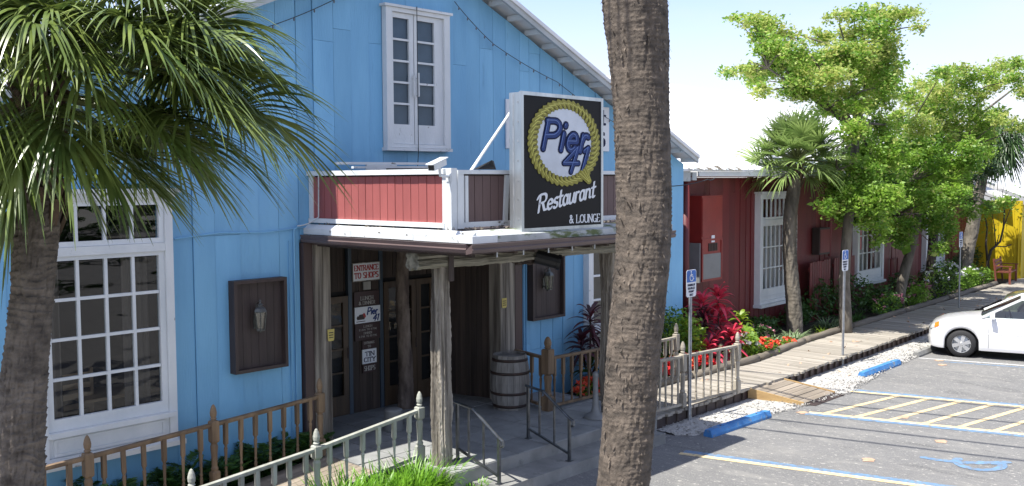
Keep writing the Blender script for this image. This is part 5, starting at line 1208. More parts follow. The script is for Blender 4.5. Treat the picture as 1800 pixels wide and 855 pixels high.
    b = MB(); b.box(.55, 1.0, -.74, .74, .72, .93); b.box(-1.6, -1.0, -.70, .70, .5, .95); b.build('dashboard', 'car_black', t, local=True)
    b = MB(); pts = [(.42 + .05 * math.sin(a), .38 + .18 * math.cos(a), .93 + .17 * math.sin(a)) for a in np.linspace(0, 2 * math.pi, 20)]; b.tube(pts, .014, 6); b.tube([(.40, .38, .93), (.6, .38, .85)], .03, 6); b.bar((.42, .22, .93), (.42, .54, .93), .03); b.build('steering_wheel', 'car_black', t, local=True)
    b = MB(); b.box(2.355, 2.385, -.30, .30, .50, .60); b.build('grille', 'car_black', t, local=True)
    b = MB(); b.box(2.37, 2.392, -.32, .32, .595, .61); b.build('badge_bar', 'rim', t, local=True)
    for ch in list(t.children):
        for v_ in ch.data.vertices:
            if v_.co.x > 1.8: v_.co.x = 1.8 + (v_.co.x - 1.8) * .62
    for a in AX:
        for sg_ in (-1, 1):
            y = .755 * sg_; prof = [(.20, -.10), (.285, -.105), (.310, -.07), (.315, 0), (.310, .07), (.285, .105), (.205, .10)]
            b = MB(); b.lathe(prof, 40, cap=False); b.xf(Matrix.Translation((a, y, RC_)) @ Matrix.Rotation(math.pi / 2, 4, 'X')); w = b.build('wheel', 'tyre', t, True, True)
            b = MB(); b.lathe([(.205, -.09), (.195, .085), (.205, .098)], 36, cap=False); b.lathe([(0, .05), (.16, .045), (.19, .03)], 24, cap=False)
            b.xf(Matrix.Translation((a, y, RC_)) @ Matrix.Rotation(-math.pi / 2 * sg_, 4, 'X')); b.build('rim_barrel', 'galv', w, True, True)
            b = MB(); b.lathe([(.0, .10), (.035, .098), (.05, .088), (.05, .06)], 16, cap=False)
            for k in range(6):
                q = k * math.pi / 3 + .3; c_, s_ = math.cos(q), math.sin(q); P = lambda r, o, z: (c_ * r - s_ * o, s_ * r + c_ * o, z)
                b.add([P(.03, -.032, .06), P(.03, .032, .06), P(.03, .03, .095), P(.03, -.03, .095), P(.20, -.05, .06), P(.20, .05, .06), P(.20, .045, .085), P(.20, -.045, .085)], [(0, 4, 5, 1), (3, 2, 6, 7), (0, 3, 7, 4), (1, 5, 6, 2), (4, 7, 6, 5)])
            b.lathe([(.19, .07), (.195, .092), (.21, .094), (.212, .08)], 36, cap=False)
            b.xf(Matrix.Translation((a, y, RC_)) @ Matrix.Rotation(-math.pi / 2 * sg_, 4, 'X')); b.build('rim', 'rim', w, False, True)
    return t
HD = Vector((-.262, .965)); rzc = math.atan2(HD.y, HD.x)
fw_ = Vector((23.10, 7.60)); lx, ly = 1.42, .86    # front left wheel contact
c_, s_ = math.cos(rzc), math.sin(rzc); ox = fw_.x - (c_ * lx - s_ * ly); oy = fw_.y - (s_ * lx + c_ * ly)
make_car('white four-door sedan parked nose-in to the boardwalk at the right edge', 'car_white', (ox, oy, .0), rzc)
make_car('grey-green car, only its headlight corner showing behind the white sedan', 'car_green', (ox + 5.95, oy + .12, .03), rzc)

# ------------------------------------------------------------------ red building
rd = thing('red_building', 'long dark red vertical-board building with white metal roof behind the trees', 'building', (17.4, 12.2, 0), rad(2.0))
Lr = 23.0
wins = [(4.72, 2.12), (11.05, 2.15), (17.2, 2.05)]
x = -.05
k = 0
while x < Lr:
    w = R.choice([.27, .29, .31, .33]); e = min(x + w, Lr)
    inwin = None
    for wx, ww in wins:
        if wx + .05 < (x + e) / 2 < wx + ww - .05: inwin = 1
        if x < wx < e: e = wx
        if x < wx + ww < e: e = wx + ww
    j = R.uniform(-.006, .006); tl = R.choice([-1, 1]) * R.uniform(.004, .012)
    for z0, z1 in (((.0, .80), (3.80, 4.16)) if inwin else ((0, R.uniform(3.76, 3.80) if k % 2 else 4.16),)):
        for za, zb in ([(z0, z1)] if z1 > 4 or inwin else [(z0, z1 - .006), (z1, 4.16)]):
            b = MB(); b.prism([(x + .003, j - tl - .012), (e - .003, j + tl - .012), (e - .003, .03), (x + .003, .03)], 'z', za, zb); b.build('wall_board', 'red', rd, local=True)
    x = e; k += 1
b = MB()
for x0, x1 in zip([-.1] + [w + q for w, q in wins], [w for w, _ in wins] + [Lr]): b.box(x0, x1, .031, .12, 0, 4.16)
for wx, ww in wins: b.box(wx, wx + ww, .031, .12, 0, .8); b.box(wx, wx + ww, .031, .12, 3.8, 4.16); b.box(wx - .3, wx + ww + .3, .8, .85, .3, 4.0); b.box(wx - .3, wx + ww + .3, .12, .85, .25, .3)
b.box(Lr - .1, Lr, .12, 9.8, 0, 4.16)
b.build('wall', 'red', rd, local=True)
for i, (wx, ww) in enumerate(wins):
    f = MB(); ring(f, wx, wx + ww, .92, 3.74, -.17, .05, .13, .08, .07); f.box(wx + .13, wx + ww - .13, -.16, .04, 2.98, 3.08); fr = f.build('window', 'white', rd, local=True)
    def sub(bm, nm, m): return bm.build(nm, m, fr, local=True)
    b = MB(); b.box(wx - .05, wx + ww + .05, -.24, .03, .84, .915); b.box(wx - .04, wx + ww + .04, -.22, .03, 3.745, 3.80); sub(b, 'sill', 'white_h')
    b = MB(); ring(b, wx + .132, wx + ww - .132, 1.002, 2.978, -.14, -.08, .09, .30, .06); b.box(wx + .14, wx + ww - .14, -.155, -.141, 1.10, 1.12); sub(b, 'sash', 'white')
    b = MB(); ring(b, wx + .132, wx + ww - .132, 3.082, 3.668, -.14, -.08, .06); sub(b, 'transom_sash', 'white')
    xs_ = list(np.linspace(wx + .215, wx + ww - .215, 8 if i == 0 else 6))
    def grid(xs_, zs, mw=.03):
        for q in xs_[1:-1]: b = MB(); b.box(q - mw / 2, q + mw / 2, -.125, -.085, zs[0], zs[-1]); sub(b, 'muntin', 'white')
        for q in zs[1:-1]:
            b = MB(); b.box(xs_[0], xs_[-1], -.122, -.088, q - mw / 2, q + mw / 2); sub(b, 'muntin', 'white')
        for a, c in zip(xs_[:-1], xs_[1:]):
            for d, e in zip(zs[:-1], zs[1:]): q = R.uniform(-.003, .003); b = MB(); b.add([(a + .015, -.10 + q, d + .015), (c - .015, -.10, d + .015), (c - .015, -.10 - q, e - .015), (a + .015, -.10, e - .015)], [(0, 1, 2, 3)]); sub(b, 'pane', 'glass_plain')
    grid(xs_, [1.29, 1.83, 2.37, 2.92]); grid(xs_, [3.14, 3.61])
    b = fold(wx + .1, wx + ww - .1, .35, .9, 2.95, 9, .04); o = b.build('curtain', 'curtain', fr, local=True)
b = MB(); b.box(11.5, 12.3, .2, .24, 1.9, 2.6); o = b.build('red_display_cloth', 'fl_red', None); o.parent = None; o.matrix_basis = wmat(rd); tag(o, 'red cloth on show inside the second white window of the red building', 'cloth')
# eaves, roof
b = MB(); b.prism([(-.55, 4.30), (10.0, 4.30 + .35 * 10.55), (10.0, 4.36 + .35 * 10.55), (-.55, 4.35)], 'x', .22, Lr + .6); b.prism([(10.0, 4.30 + .35 * 10.55), (20, 4.5), (20, 4.56), (10.0, 4.36 + .35 * 10.55)], 'x', .22, Lr + .6); rr_ = b.build('roof', 'roof', rd, local=True)
b = MB()
for q in np.arange(.3, Lr + .5, .30): b.bar((q, -.56, 4.365), (q, 10.0, 4.375 + .35 * 10.55), .03, .025)
b.build('roof_rib', 'roof', rr_, local=True)['kind'] = 'stuff'
b = MB(); b.box(1.05, Lr + .6, -.54, -.50, 4.19, 4.295); b.build('fascia', 'white_h', rr_, local=True)
b = MB(); b.box(.25, Lr, -.499, .0, 4.17, 4.188); b.build('soffit', 'red', rd, local=True)
for k in range(16):   # torn, rusted sheet ends along the eave
    q = .55 + k * .15 + R.uniform(-.03, .03); w = R.uniform(.10, .2); b = MB(); h = R.uniform(.02, .09)
    b.add([(q, -.60, 4.36), (q + w, -.60, 4.37), (q + w * .9, -.50, 4.36 + h), (q + w * .1, -.48, 4.37 + h * .7), (q + w * .5, -.66, 4.33)], [(0, 1, 2, 3), (0, 4, 1)]); b.build('torn_roof_edge', ['roof', 'rake', 'bark'][k % 3], rr_, local=True)
b = MB(); b.box(.35, .75, -.5, -.3, 4.08, 4.30); b.box(.80, .98, -.52, -.42, 4.10, 4.28); b.build('eave_block', 'rake', rr_, local=True)
# downpipe, cabinets, louvres, low red fence panels
b = MB(); b.tube([(.72, -.40, .0), (.72, -.40, 4.22)], .085, 14); b.build('downpipe', 'red', rd, True, True)
t = thing('utility_cabinet', 'tall red-painted utility cabinet with grey lower screen on the red wall', 'cabinet', (1.38, -.42, 1.8)); t.parent = None; t.matrix_basis = wmat(rd) @ Matrix.Translation((1.38, -.42, 1.8))
b = MB(); b.box(0, .94, 0, .43, 0, 1.95); b.build('cabinet_body', 'red_box', t, local=True)
b = MB(); b.box(.02, .92, -.012, -.001, 1.02, 1.90); b.build('upper_door', 'red_box', t, local=True)
b = MB(); ring(b, .0, .92, .0, .97, -.02, -.001, .05); b.build('screen_frame', 'red_box', t, local=True)
b = MB(); b.box(.05, .87, -.008, -.001, .05, .62); b.build('screen', 'plastic_grey', t, local=True)
for k in range(6): b = MB(); b.box(.30 + k * .07, .35 + k * .07, -.015, -.001, .68, .86); b.build('louvre', 'hoop', t, local=True)
b = MB(); b.box(.42, .56, -.018, -.001, 1.0 - .12, 1.04); b.build('label_plate', 'signwhite', t, local=True)
b = MB(); b.box(-.05, -.001, .02, .40, -.02, .88); b.build('side_vent', 'plastic_grey', t, local=True)
for k, (x0, x1, lab) in enumerate(((7.3, 8.7, 'low dark red plank screen against the red wall right of the mid palm'), (8.9, 10.4, 'low dark red plank screen against the red wall just left of the second white window'))):
    t = thing('plank_screen', lab, 'screen', (0, 0, 0)); t.matrix_basis = wmat(rd) @ Matrix.Translation((x0, -.35, 0))
    q = 0
    while q < x1 - x0 - .05: b = MB(); b.box(q, q + .13, 0, .025, .05, 1.85 + R.uniform(-.02, .02)); b.build('plank', 'red', t, local=True); q += .15
    for za in (.4, 1.6): b = MB(); b.box(0, x1 - x0, .026, .07, za, za + .1); b.build('rail', 'red', t, local=True)
b = MB(); b.tube([(9.1, -.12, 1.9), (9.1, -.12, 3.2)], .05, 8); b.tube([(14.0, -.1, 0), (14.0, -.1, 1.5), (14.6, -.1, 1.5), (14.6, -.1, 0)], .03, 8); b.build('wall_pipe', 'red', rd, local=True)
t = thing('meter_box', 'dark meter box on the red wall between the mid palm and the second tree', 'box', (0, 0, 0)); t.matrix_basis = wmat(rd) @ Matrix.Translation((8.1, -.25, 2.0)); b = MB(); b.box(0, .7, 0, .22, 0, .75); b.build('box_body', 'frame_dark', t, local=True); b = MB(); b.box(.04, .66, -.012, -.001, .05, .7); b.build('box_door', 'red', t, local=True)

# ------------------------------------------------------------------ yellow building and bench
yb_ = thing('yellow_building', 'bright yellow board-clad building at the far end of the boardwalk', 'building', (40.5, 11.2, 0))
y = 11.2
while y < 13.8: b = MB(); j = R.uniform(-.01, .01); b.box(40.48 + j, 40.54, y, y + .27, 0, 3.25); b.build('wall_board', 'yellow', yb_); y += .28
x = 40.55
while x < 58: b = MB(); j = R.uniform(-.01, .01); b.box(x, x + .29, 11.20 + j, 11.26, 0, 3.1); b.build('wall_board', 'yellow', yb_); x += .30
b = MB(); b.prism([(10.8, 3.2), (22.0, 7.4), (22.0, 7.5), (10.8, 3.28)], 'x', 41.2, 62); b.prism([(11.6, 3.25), (22.0, 7.5), (22.0, 7.6), (11.6, 3.33)], 'x', 40.0, 41.19); b.build('roof', 'roof', yb_)
b = MB(); b.box(40.3, 62, 11.02, 11.10, 3.08, 3.2); b.build('fascia', 'wood_dark', yb_)
b = MB(); b.box(41.3, 41.6, 11.0, 11.15, 0, 1.7); b.build('door_post', 'fence_brown', yb_)
b = MB(); b.box(40.42, 40.47, 12.5, 13.2, 1.2, 1.9); b.box(40.44, 40.478, 11.5, 11.75, 1.6, 1.85); b.tube([(40.44, 11.3, 0.2), (40.44, 11.3, 2.6)], .03, 6); b.build('wall_panel', 'yellow', yb_)
t = thing('bench', 'red-brown wooden bench with armrests before the yellow wall', 'bench', (38.6, 11.15, .25), rad(8))
for k in range(4): b = MB(); b.box(-.75, .75, -.22 + k * .12, -.12 + k * .12, .42, .45); b.build('seat_slat', 'bench', t, local=True)
for k in range(3): b = MB(); b.box(-.75, .75, .26 + k * .02, .29 + k * .02, .52 + k * .13, .62 + k * .13); b.build('back_slat', 'bench', t, local=True)
for sx in (-.72, .72):
    b = MB(); b.box(sx - .03, sx + .03, -.24, -.17, 0, .64); b.build('leg', 'bench', t, local=True); b = MB(); b.bar((sx, .24, 0), (sx, .34, .92), .06); b.build('leg', 'bench', t, local=True); b = MB(); b.box(sx - .04, sx + .04, -.28, .3, .641, .67); b.build('armrest', 'bench', t, local=True)

# ------------------------------------------------------------------ kerb timbers
kl = ['grey kerb timber edging the flower bed, nearest with the coral flowers on it', 'grey kerb timber between the strap-leaf clump and the mid palm', 'grey kerb timber at the foot of the second tree', 'grey kerb timber below the pink flowers', 'grey kerb timber below the white daisies', 'grey kerb timber farthest away, ending by the bench']
kp = [(12.95, 10.38), (16.0, 10.26), (18.5, 10.22), (21.25, 10.55), (24.2, 10.70), (28.0, 10.82), (32.0, 10.98), (37.8, 11.25)]
kl = ['grey kerb timber behind the red flowers on the garden side'] + kl
for k, (a, c) in enumerate(zip(kp[:-1], kp[1:])):
    a, c = Vector((*a, .30)), Vector((*c, .30)); d = (c - a).normalized(); b = MB(); P = [a + d * (.03 + (c - a).length * .97 * i / 9) + Vector((0, R.uniform(-.012, .012), R.uniform(-.008, .008))) for i in range(10)]; b.tube(P, [R.uniform(.078, .09) for _ in P], 10)
    tag(b.build('kerb_timber', 'timber', None, True), kl[k], 'timber', 'kerb timbers along the flower bed')

# ------------------------------------------------------------------ palms
def frond(parent, start, dirv, petiole, blade, droop=.55, nseg=44, wid=.036, m='palm', arch=.25, spread=128, stiff=1.7, costa=.30, mp_='petiole', vary=.15):
    d = Vector(dirv).normalized(); start = Vector(start); P = []
    for i in range(7):
        t = i / 6; P.append(start + d * petiole * t + Vector((0, 0, -1)) * arch * petiole * t * t)
    d1 = (P[-1] - P[-2]).normalized(); hub = P[-1]
    b = MB(); rs = [.024 - .012 * i / 6 for i in range(7)]
    costa_pts = [hub + d1 * blade * costa * t + Vector((0, 0, -1)) * droop * blade * .35 * t * t for t in (.33, .66, 1.0)]
    b.tube(P + costa_pts, rs + [.010, .007, .004], 5)
    fo = b.build('frond', mp_, parent)
    side = d1.cross(Vector((0, 0, 1))); side = side.normalized() if side.length > .05 else Vector((1, 0, 0))
    side = (side + Vector(NR.normal(size=3)) * .18).normalized(); nrm = side.cross(d1).normalized()
    ph = np.linspace(-spread, spread, nseg) * math.pi / 180 + NR.normal(size=nseg) * .03
    c, s = np.cos(ph)[:, None], np.sin(ph)[:, None]
    D, Sd, Nm = np.array(d1), np.array(side), np.array(nrm)
    f_ = np.clip(1 - np.abs(ph) / rad(spread), 0, 1)
    base = np.array(hub) + D * (blade * costa * f_)[:, None] + np.array([0, 0, -1.0]) * (droop * blade * .35 * f_ ** 2)[:, None]
    dirs = unit(D * c + Sd * s + Nm * (.18 + .30 * np.abs(s)) * 1.0 + NR.normal(size=(nseg, 3)) * .03)
    L = blade * (.60 + .40 * np.cos(ph * .55)) * (1 - costa * f_ * .6) * NR.uniform(1 - vary, 1 + vary * .6, nseg)
    dr = droop * L * NR.uniform(.75, 1.3, nseg)
    cross = unit(np.cross(dirs, Nm + NR.normal(size=(nseg, 3)) * .25))
    v, f = strips(base, dirs, L, np.full(nseg, wid) * NR.uniform(.8, 1.15, nseg), dr, cross, 8, .06, stiff)
    np_mesh('leaf_segments', v, f, m, fo)['kind'] = 'stuff'
    return fo
def boots(parent, c, r, z0, z1, n, m='boot'):
    b = MB()
    for k in range(n):
        a = k * 2.4; z = z0 + (z1 - z0) * k / n; rr2 = r * (1 + .1 * math.sin(k)); x, y = c[0] + rr2 * math.cos(a), c[1] + rr2 * math.sin(a); o = (math.cos(a), math.sin(a))
        b.bar((x - o[0] * .06, y - o[1] * .06, z - .13), (x + o[0] * .045, y + o[1] * .045, z + .11), .065, .028, up=(o[0], o[1], 0))
    o = b.build('leaf_boots', m, parent); o['kind'] = 'stuff'; return o

# left foreground palm
lp = thing('palm_tree', 'large drooping fan palm in the left foreground beside the paned window', 'palm', (2.5, 7.25, 0))
pth = [(2.45, 7.2, -.05), (2.47, 7.22, .9), (2.53, 7.29, 1.92), (2.60, 7.31, 2.6), (2.68, 7.32, 3.2), (2.74, 7.32, 3.75), (2.80, 7.33, 4.5), (2.82, 7.33, 5.1)]
v, f = bark_tube(pth, [.20, .18, .168, .155, .142, .145, .15, .08], 128, 760, ring=.05, ramp=.10, rough=.09, seed=21); np_mesh('trunk', v, f, 'trunk_l', lp, True)
boots(lp, (2.79, 7.33), .15, 3.85, 4.9, 60)
hc = Vector((2.83, 7.34, 4.98))
RT, FW = Vector(RT0), Vector(FW0)
def dirrf(r, f, u): return RT * r + FW * f + Vector((0, 0, u))
# towards the right of the picture
spec = [((1, .15, .35), 1.05, 1.05, .55), ((1, -.25, .15), .95, 1.05, .62), ((.9, .5, .55), 1.0, 1.0, .5), ((1, .1, -.05), .75, .95, .6), ((.75, -.5, .45), .85, .95, .6), ((.9, .3, .85), .95, .95, .5),
        ((.55, .8, .3), .9, 1.0, .6), ((.8, -.1, -.1), .6, .8, .5), ((.5, -.6, .35), .6, .72, .7), ((.95, .35, .12), 1.15, 1.0, .55), ((.6, .2, 1.1), .85, .95, .6), ((.3, -.7, .5), .7, .85, .7), ((.25, -.6, .25), .45, .68, .7), ((.1, -.6, .9), .7, 1.0, .7),
        ((.7, .9, -.1), .7, .9, .6), ((.3, 1, .4), .9, 1, .6), ((-.2, 1, .2), .8, 1, .6), ((-.5, -.7, .3), .8, 1.0, .7), ((-.4, -.5, -.4), .5, .9, .7), ((-.9, -.2, .3), .9, 1, .6), ((-.9, .4, .1), .8, 1, .6), ((-.7, .7, .6), .9, 1, .6), ((-.8, -.1, -.3), .6, .9, .6), ((-.3, -.2, 1.2), .7, 1, .6), ((-.6, .2, 1.0), .8, 1, .6), ((.2, .5, 1.2), .8, 1, .6),
        ((.75, .1, .15), .85, .95, .6), ((.9, -.1, .5), 1.0, .95, .6), ((.35, -.6, .6), .6, .85, .7), ((-.15, -.75, .5), .6, .85, .8), ((.6, .3, -.45), .45, .75, .4), ((.35, .6, -.3), .6, .75, .4), ((.75, .55, .2), .9, .95, .55), ((.85, -.4, .8), .9, 1.0, .6), ((.5, -.2, .35), .7, .8, .6), ((.95, .2, .65), 1.1, .95, .55), ((.6, .6, .7), .9, .95, .55), ((.3, .2, .9), .7, .9, .6), ((-.1, -.3, .8), .6, .9, .7), ((.1, .7, .6), .8, .9, .6), ((.7, .35, .0), .75, .9, .6), ((.5, .6, -.1), .7, .9, .6), ((.9, .05, .12), .8, .9, .55), ((-.3, -.35, -.25), .45, .95, .8), ((-.55, -.1, -.5), .5, .95, .5), ((-.2, -.5, .0), .45, .9, .9), ((-.05, -.35, .3), .45, .85, .95), ((-.45, -.3, .5), .7, 1.0, .8), ((.5, .05, .3), .65, .85, .7), ((-.5, .2, -.2), .5, .9, .7), ((-.25, -.15, .15), .4, .9, .9), ((.8, .4, .35), .95, .9, .55), ((.35, -.5, -.10), .38, .62, .9), ((.6, .15, -.3), .45, .6, .5), ((.1, -.6, -.2), .35, .68, .9), ((-.25, -.5, -.45), .35, .85, .8), ((.5, -.15, -.35), .35, .55, .7), ((.25, .3, -.8), .3, .55, .3), ((-.5, -.35, -.2), .5, 1.0, .8), ((-.1, -.55, -.6), .3, .62, .6), ((.7, .25, -.05), .6, .7, .55), ((.45, -.4, .12), .45, .7, .8), ((-.35, .1, -.7), .4, .9, .4), ((.75, -.2, .3), .85, .9, .6)]
for i, (dv, pt, bl, dr) in enumerate(spec):
    dd = dirrf(*dv).normalized(); frond(lp, hc + dd * .1 + Vector((0, 0, -.24 if dv[2] < 0 else -.02)), dd, pt, bl, dr * 1.02, nseg=64, wid=.029, arch=.22 if dv[2] > 0 else .1, stiff=1.6)

# centre foreground palm: tall trunk crossing the picture, crown above it
cp = thing('palm_tree', 'thick ringed palm trunk in the centre foreground, crossing the picture beside the big sign', 'palm', (4.45, 3.5, 0))
pth = [(4.40, 3.52, -.05), (4.48, 3.51, .8), (4.60, 3.495, 1.7), (4.675, 3.486, 2.24), (4.72, 3.478, 2.66), (4.767, 3.471, 3.12), (4.805, 3.462, 3.42), (4.84, 3.457, 3.71), (4.862, 3.475, 4.1), (4.867, 3.494, 4.51), (4.872, 3.52, 4.85), (4.868, 3.55, 5.20), (4.86, 3.58, 5.7), (4.84, 3.62, 7.2), (4.82, 3.65, 8.6), (4.82, 3.66, 9.3)]
v, f = bark_tube(pth, [.20, .185, .165, .156, .160, .164, .165, .166, .164, .168, .182, .196, .19, .16, .17, .09], 150, 1300, ring=.028, ramp=.032, rough=.045, seed=33, wb=.7); np_mesh('trunk', v, f, 'trunk', cp, True)
# frayed fibre flakes standing off the bark
n = 900; zz = NR.uniform(1.8, 6, n); aa = NR.uniform(0, 2 * np.pi, n); P_ = np.array(pth); rr_n = np.interp(zz, P_[:, 2], [.20, .185, .165, .156, .160, .164, .165, .166, .164, .168, .182, .196, .19, .16, .17, .09])
cxn, cyn = np.interp(zz, P_[:, 2], P_[:, 0]), np.interp(zz, P_[:, 2], P_[:, 1]); out_ = np.stack([np.cos(aa), np.sin(aa), np.zeros(n)], 1)
base = np.stack([cxn, cyn, zz], 1) + out_ * (rr_n * 1.0)[:, None]
v, f = strips(base, unit(out_ * .5 + np.array([0, 0, 1.0]) * NR.choice([-1, 1], n)[:, None] * .8), NR.uniform(.012, .045, n), NR.uniform(.006, .02, n), np.zeros(n), unit(np.cross(out_, np.array([0, 0, 1.0]))), 2, .3)
o = np_mesh('bark_fibre', v, f, 'trunk', cp); o['kind'] = 'stuff'
hc2 = Vector((4.82, 3.66, 9.3))
for i in range(22):
    a = i * 2.4; e = 1.0 - i * .075; frond(cp, hc2, (math.cos(a), math.sin(a), e), .9, 1.0, .55, nseg=30, wid=.04)

# mid cabbage palm on the garden bed
mp2 = thing('palm_tree', 'small bushy fan palm with slim grey trunk in front of the first red-building window', 'palm', (22.55, 11.4, .15))
def P3(*a): return [tuple(at(*q)) for q in a]
pt_ = P3((1397, 600, 24.3), (1397, 560, 24.3), (1392, 500, 24.3), (1388, 440, 24.3), (1389, 380, 24.3), (1393, 345, 24.3), (1398, 320, 24.3), (1400, 290, 24.3))
pt_ = sorted(pt_, key=lambda p: p[2]); v, f = bark_tube(pt_, [.20, .195, .18, .17, .165, .17, .14, .08], 48, 300, ring=.09, ramp=.035, rough=.07, seed=7); np_mesh('trunk', v, f, 'bark', mp2, True)
hc3 = Vector(at(1400, 272, 24.3)); boots(mp2, (hc3.x, hc3.y), .17, hc3.z - .75, hc3.z - .2, 18)
for i in range(52):
    a = i * 2.39996; e = math.sin(-.35 + 1.85 * (i / 52)); h = math.sqrt(max(.05, 1 - e * e * .9))
    frond(mp2, hc3 + Vector((0, 0, -.15)), (h * math.cos(a), h * math.sin(a), e), R.uniform(.6, .85), R.uniform(.85, 1.05), .20 if e > 0 else .45, nseg=38, wid=.042, m='palm2', arch=.08, spread=118, stiff=2.0, costa=.2)
# far leaning palm with dark hanging crown
fp = thing('palm_tree', 'leaning fan palm by the yellow wall with a dark hanging crown', 'palm', at(1690, 505, 35))
pt_ = sorted(P3((1688, 510, 35), (1693, 480, 35), (1700, 440, 35), (1710, 400, 35), (1718, 350, 35), (1730, 300, 35), (1745, 250, 35), (1752, 215, 35)), key=lambda p: p[2]); v, f = bark_tube(pt_, [.27, .26, .24, .22, .20, .18, .16, .10], 36, 200, ring=.12, ramp=.03, rough=.08, seed=9); np_mesh('trunk', v, f, 'bark', fp, True)
hc4 = Vector(at(1752, 222, 35))
for i in range(34):
    a = i * 2.39996; e = math.sin(-1.1 + 1.9 * (i / 34)); h = math.sqrt(max(.05, 1 - e * e * .9)); frond(fp, hc4, (h * math.cos(a), h * math.sin(a), e), .65, .95, .8, nseg=26, wid=.05, m='leaf_dk', arch=.35, stiff=1.5)

# ------------------------------------------------------------------ broad-leaved trees
def tree(name, label, base, trunk, limbs, clumps, mats, leaf=.094, dens=.50, bark='bark', r0=.17, jit=1.6, twig=.34):
    """clumps: (px, py, rx, ry, depth, kind) - masses of leaves hung on limbs that fork from the trunk"""
    t = thing(name, label, 'tree', base)
    tp = [Vector(p) for p in trunk]; n = len(tp); b = MB(); b.tube(tp, [r0 * (1 - .5 * i / (n - 1)) * R.uniform(.94, 1.06) for i in range(n)], 12); b.build('trunk', bark, t, True)
    acc = {k: [] for k in mats}; top = tp[-1]; b = MB()
    for (px, py, rx, ry, dep, kind) in clumps:
        dd = dep + R.uniform(-jit, jit); s = dd / 1700.0; c = Vector(at(px, py, dd))
        fork = min(limbs, key=lambda q: (Vector(q) - c).length * (1.0 if q[2] < c.z + .3 else 2.0)); fk = Vector(fork)
        mid = fk.lerp(c, .5) + Vector((R.uniform(-.15, .15), R.uniform(-.15, .15), R.uniform(-.05, .2))); b.tube([fk, mid, c], [.028, .018, .008], 5)
        cnt = max(60, int(math.pi * rx * ry * dens)); nt_ = max(5, cnt // 16)
        u = unit(NR.normal(size=(nt_, 3))) * (NR.uniform(.1, 1.0, (nt_, 1)) ** .6 * np.exp(NR.normal(size=(nt_, 1)) * .16)); u[:, 2] *= 1
        tips = np.array(c) + (np.outer(u[:, 0] * rx * s, RT0) + np.outer(u[:, 1] * max(rx, ry) * s * .9, FW0) + np.outer(u[:, 2] * ry * s, UP0))
        for q in tips[:: max(1, nt_ // 7)]: b.tube([c, c.lerp(Vector(q), .6) + Vector((0, 0, .04)), Vector(q)], [.012, .008, .004], 4, False)
        k = NR.integers(0, nt_, cnt); lp_ = tips[k] + NR.normal(size=(cnt, 3)) * (.13, .13, .09) * twig * 2
        if kind == 'dark': acc[kind].append(lp_)
        else:
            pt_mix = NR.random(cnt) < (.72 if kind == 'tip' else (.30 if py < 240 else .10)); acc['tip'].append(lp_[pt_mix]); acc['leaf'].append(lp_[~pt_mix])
    for l in limbs: b.tube([top.lerp(tp[-2], .3), top.lerp(Vector(l), .5) + Vector((0, 0, R.uniform(-.1, .1))), Vector(l)], [r0 * .40, r0 * .24, .022], 7)
    b.build('branches', bark, t, True)['kind'] = 'stuff'
    for kind, (m, nm) in mats.items():
        if acc[kind]:
            P = np.vstack(acc[kind]); v, f = leaf_cloud(P, leaf, up=.35, aspect=.5); np_mesh(nm, v, f, m, t)['kind'] = 'stuff'
    return t
D1 = 25.0
tr1 = P3((1488, 600, 24.4), (1486, 560, 24.4), (1484, 500, 24.5), (1486, 450, 24.5), (1490, 400, 24.6), (1497, 330, 24.7), (1503, 260, 24.8), (1505, 215, 24.8))
lm1 = P3((1350, 120, 24), (1400, 150, 24.5), (1440, 120, 24.5), (1490, 90, 25), (1540, 60, 25.5), (1460, 190, 24.5), (1530, 170, 26), (1560, 220, 26), (1550, 300, 25), (1470, 300, 24), (1500, 370, 24.5))
cl1 = []
for q in [(1298, 33, 20, 6), (1325, 38, 26, 10), (1350, 40, 30, 15), (1338, 62, 30, 14), (1352, 84, 32, 20), (1378, 62, 24, 16), (1282, 128, 20, 7), (1310, 122, 28, 11), (1338, 132, 28, 15), (1336, 160, 20, 10), (1368, 118, 30, 18), (1395, 95, 34, 22), (1405, 135, 36, 20), (1440, 68, 30, 16), (1435, 105, 30, 20), (1460, 135, 36, 24), (1472, 95, 26, 22), (1500, 60, 32, 22), (1476, 28, 24, 9), (1510, 22, 30, 12), (1545, 22, 36, 14), (1585, 24, 32, 12), (1610, 22, 14, 10), (1612, 46, 12, 7), (1545, 55, 34, 24), (1520, 95, 34, 24), (1560, 92, 26, 22), (1488, 165, 36, 18), (1530, 140, 30, 24), (1440, 165, 32, 18), (1396, 165, 30, 15), (1560, 70, 26, 18)]: cl1.append((*q, D1, 'tip' if q[1] < 175 and R.random() < .72 else 'leaf'))
for q in [(1355, 100, 26, 20), (1420, 120, 36, 30), (1490, 110, 40, 36), (1540, 120, 30, 40), (1570, 125, 18, 26), (1500, 190, 40, 18), (1450, 195, 34, 12), (1545, 175, 34, 28), (1400, 150, 30, 22), (1325, 140, 22, 14), (1560, 150, 20, 28), (1350, 60, 20, 16)]: cl1.append((*q, D1 + .4, 'leaf'))
for q in [(1540, 225, 40, 26), (1510, 260, 36, 34), (1560, 270, 40, 34), (1530, 310, 44, 34), (1500, 340, 36, 30), (1470, 330, 24, 24), (1545, 350, 40, 30), (1490, 385, 28, 18), (1530, 385, 26, 16), (1460, 365, 20, 16), (1545, 410, 16, 22), (1516, 300, 30, 30)]: cl1.append((*q, D1 - .3, 'leaf'))
for q in [(1480, 300, 30, 30), (1540, 330, 34, 34), (1510, 370, 26, 20)]: cl1.append((*q, D1 + 1.2, 'dark'))
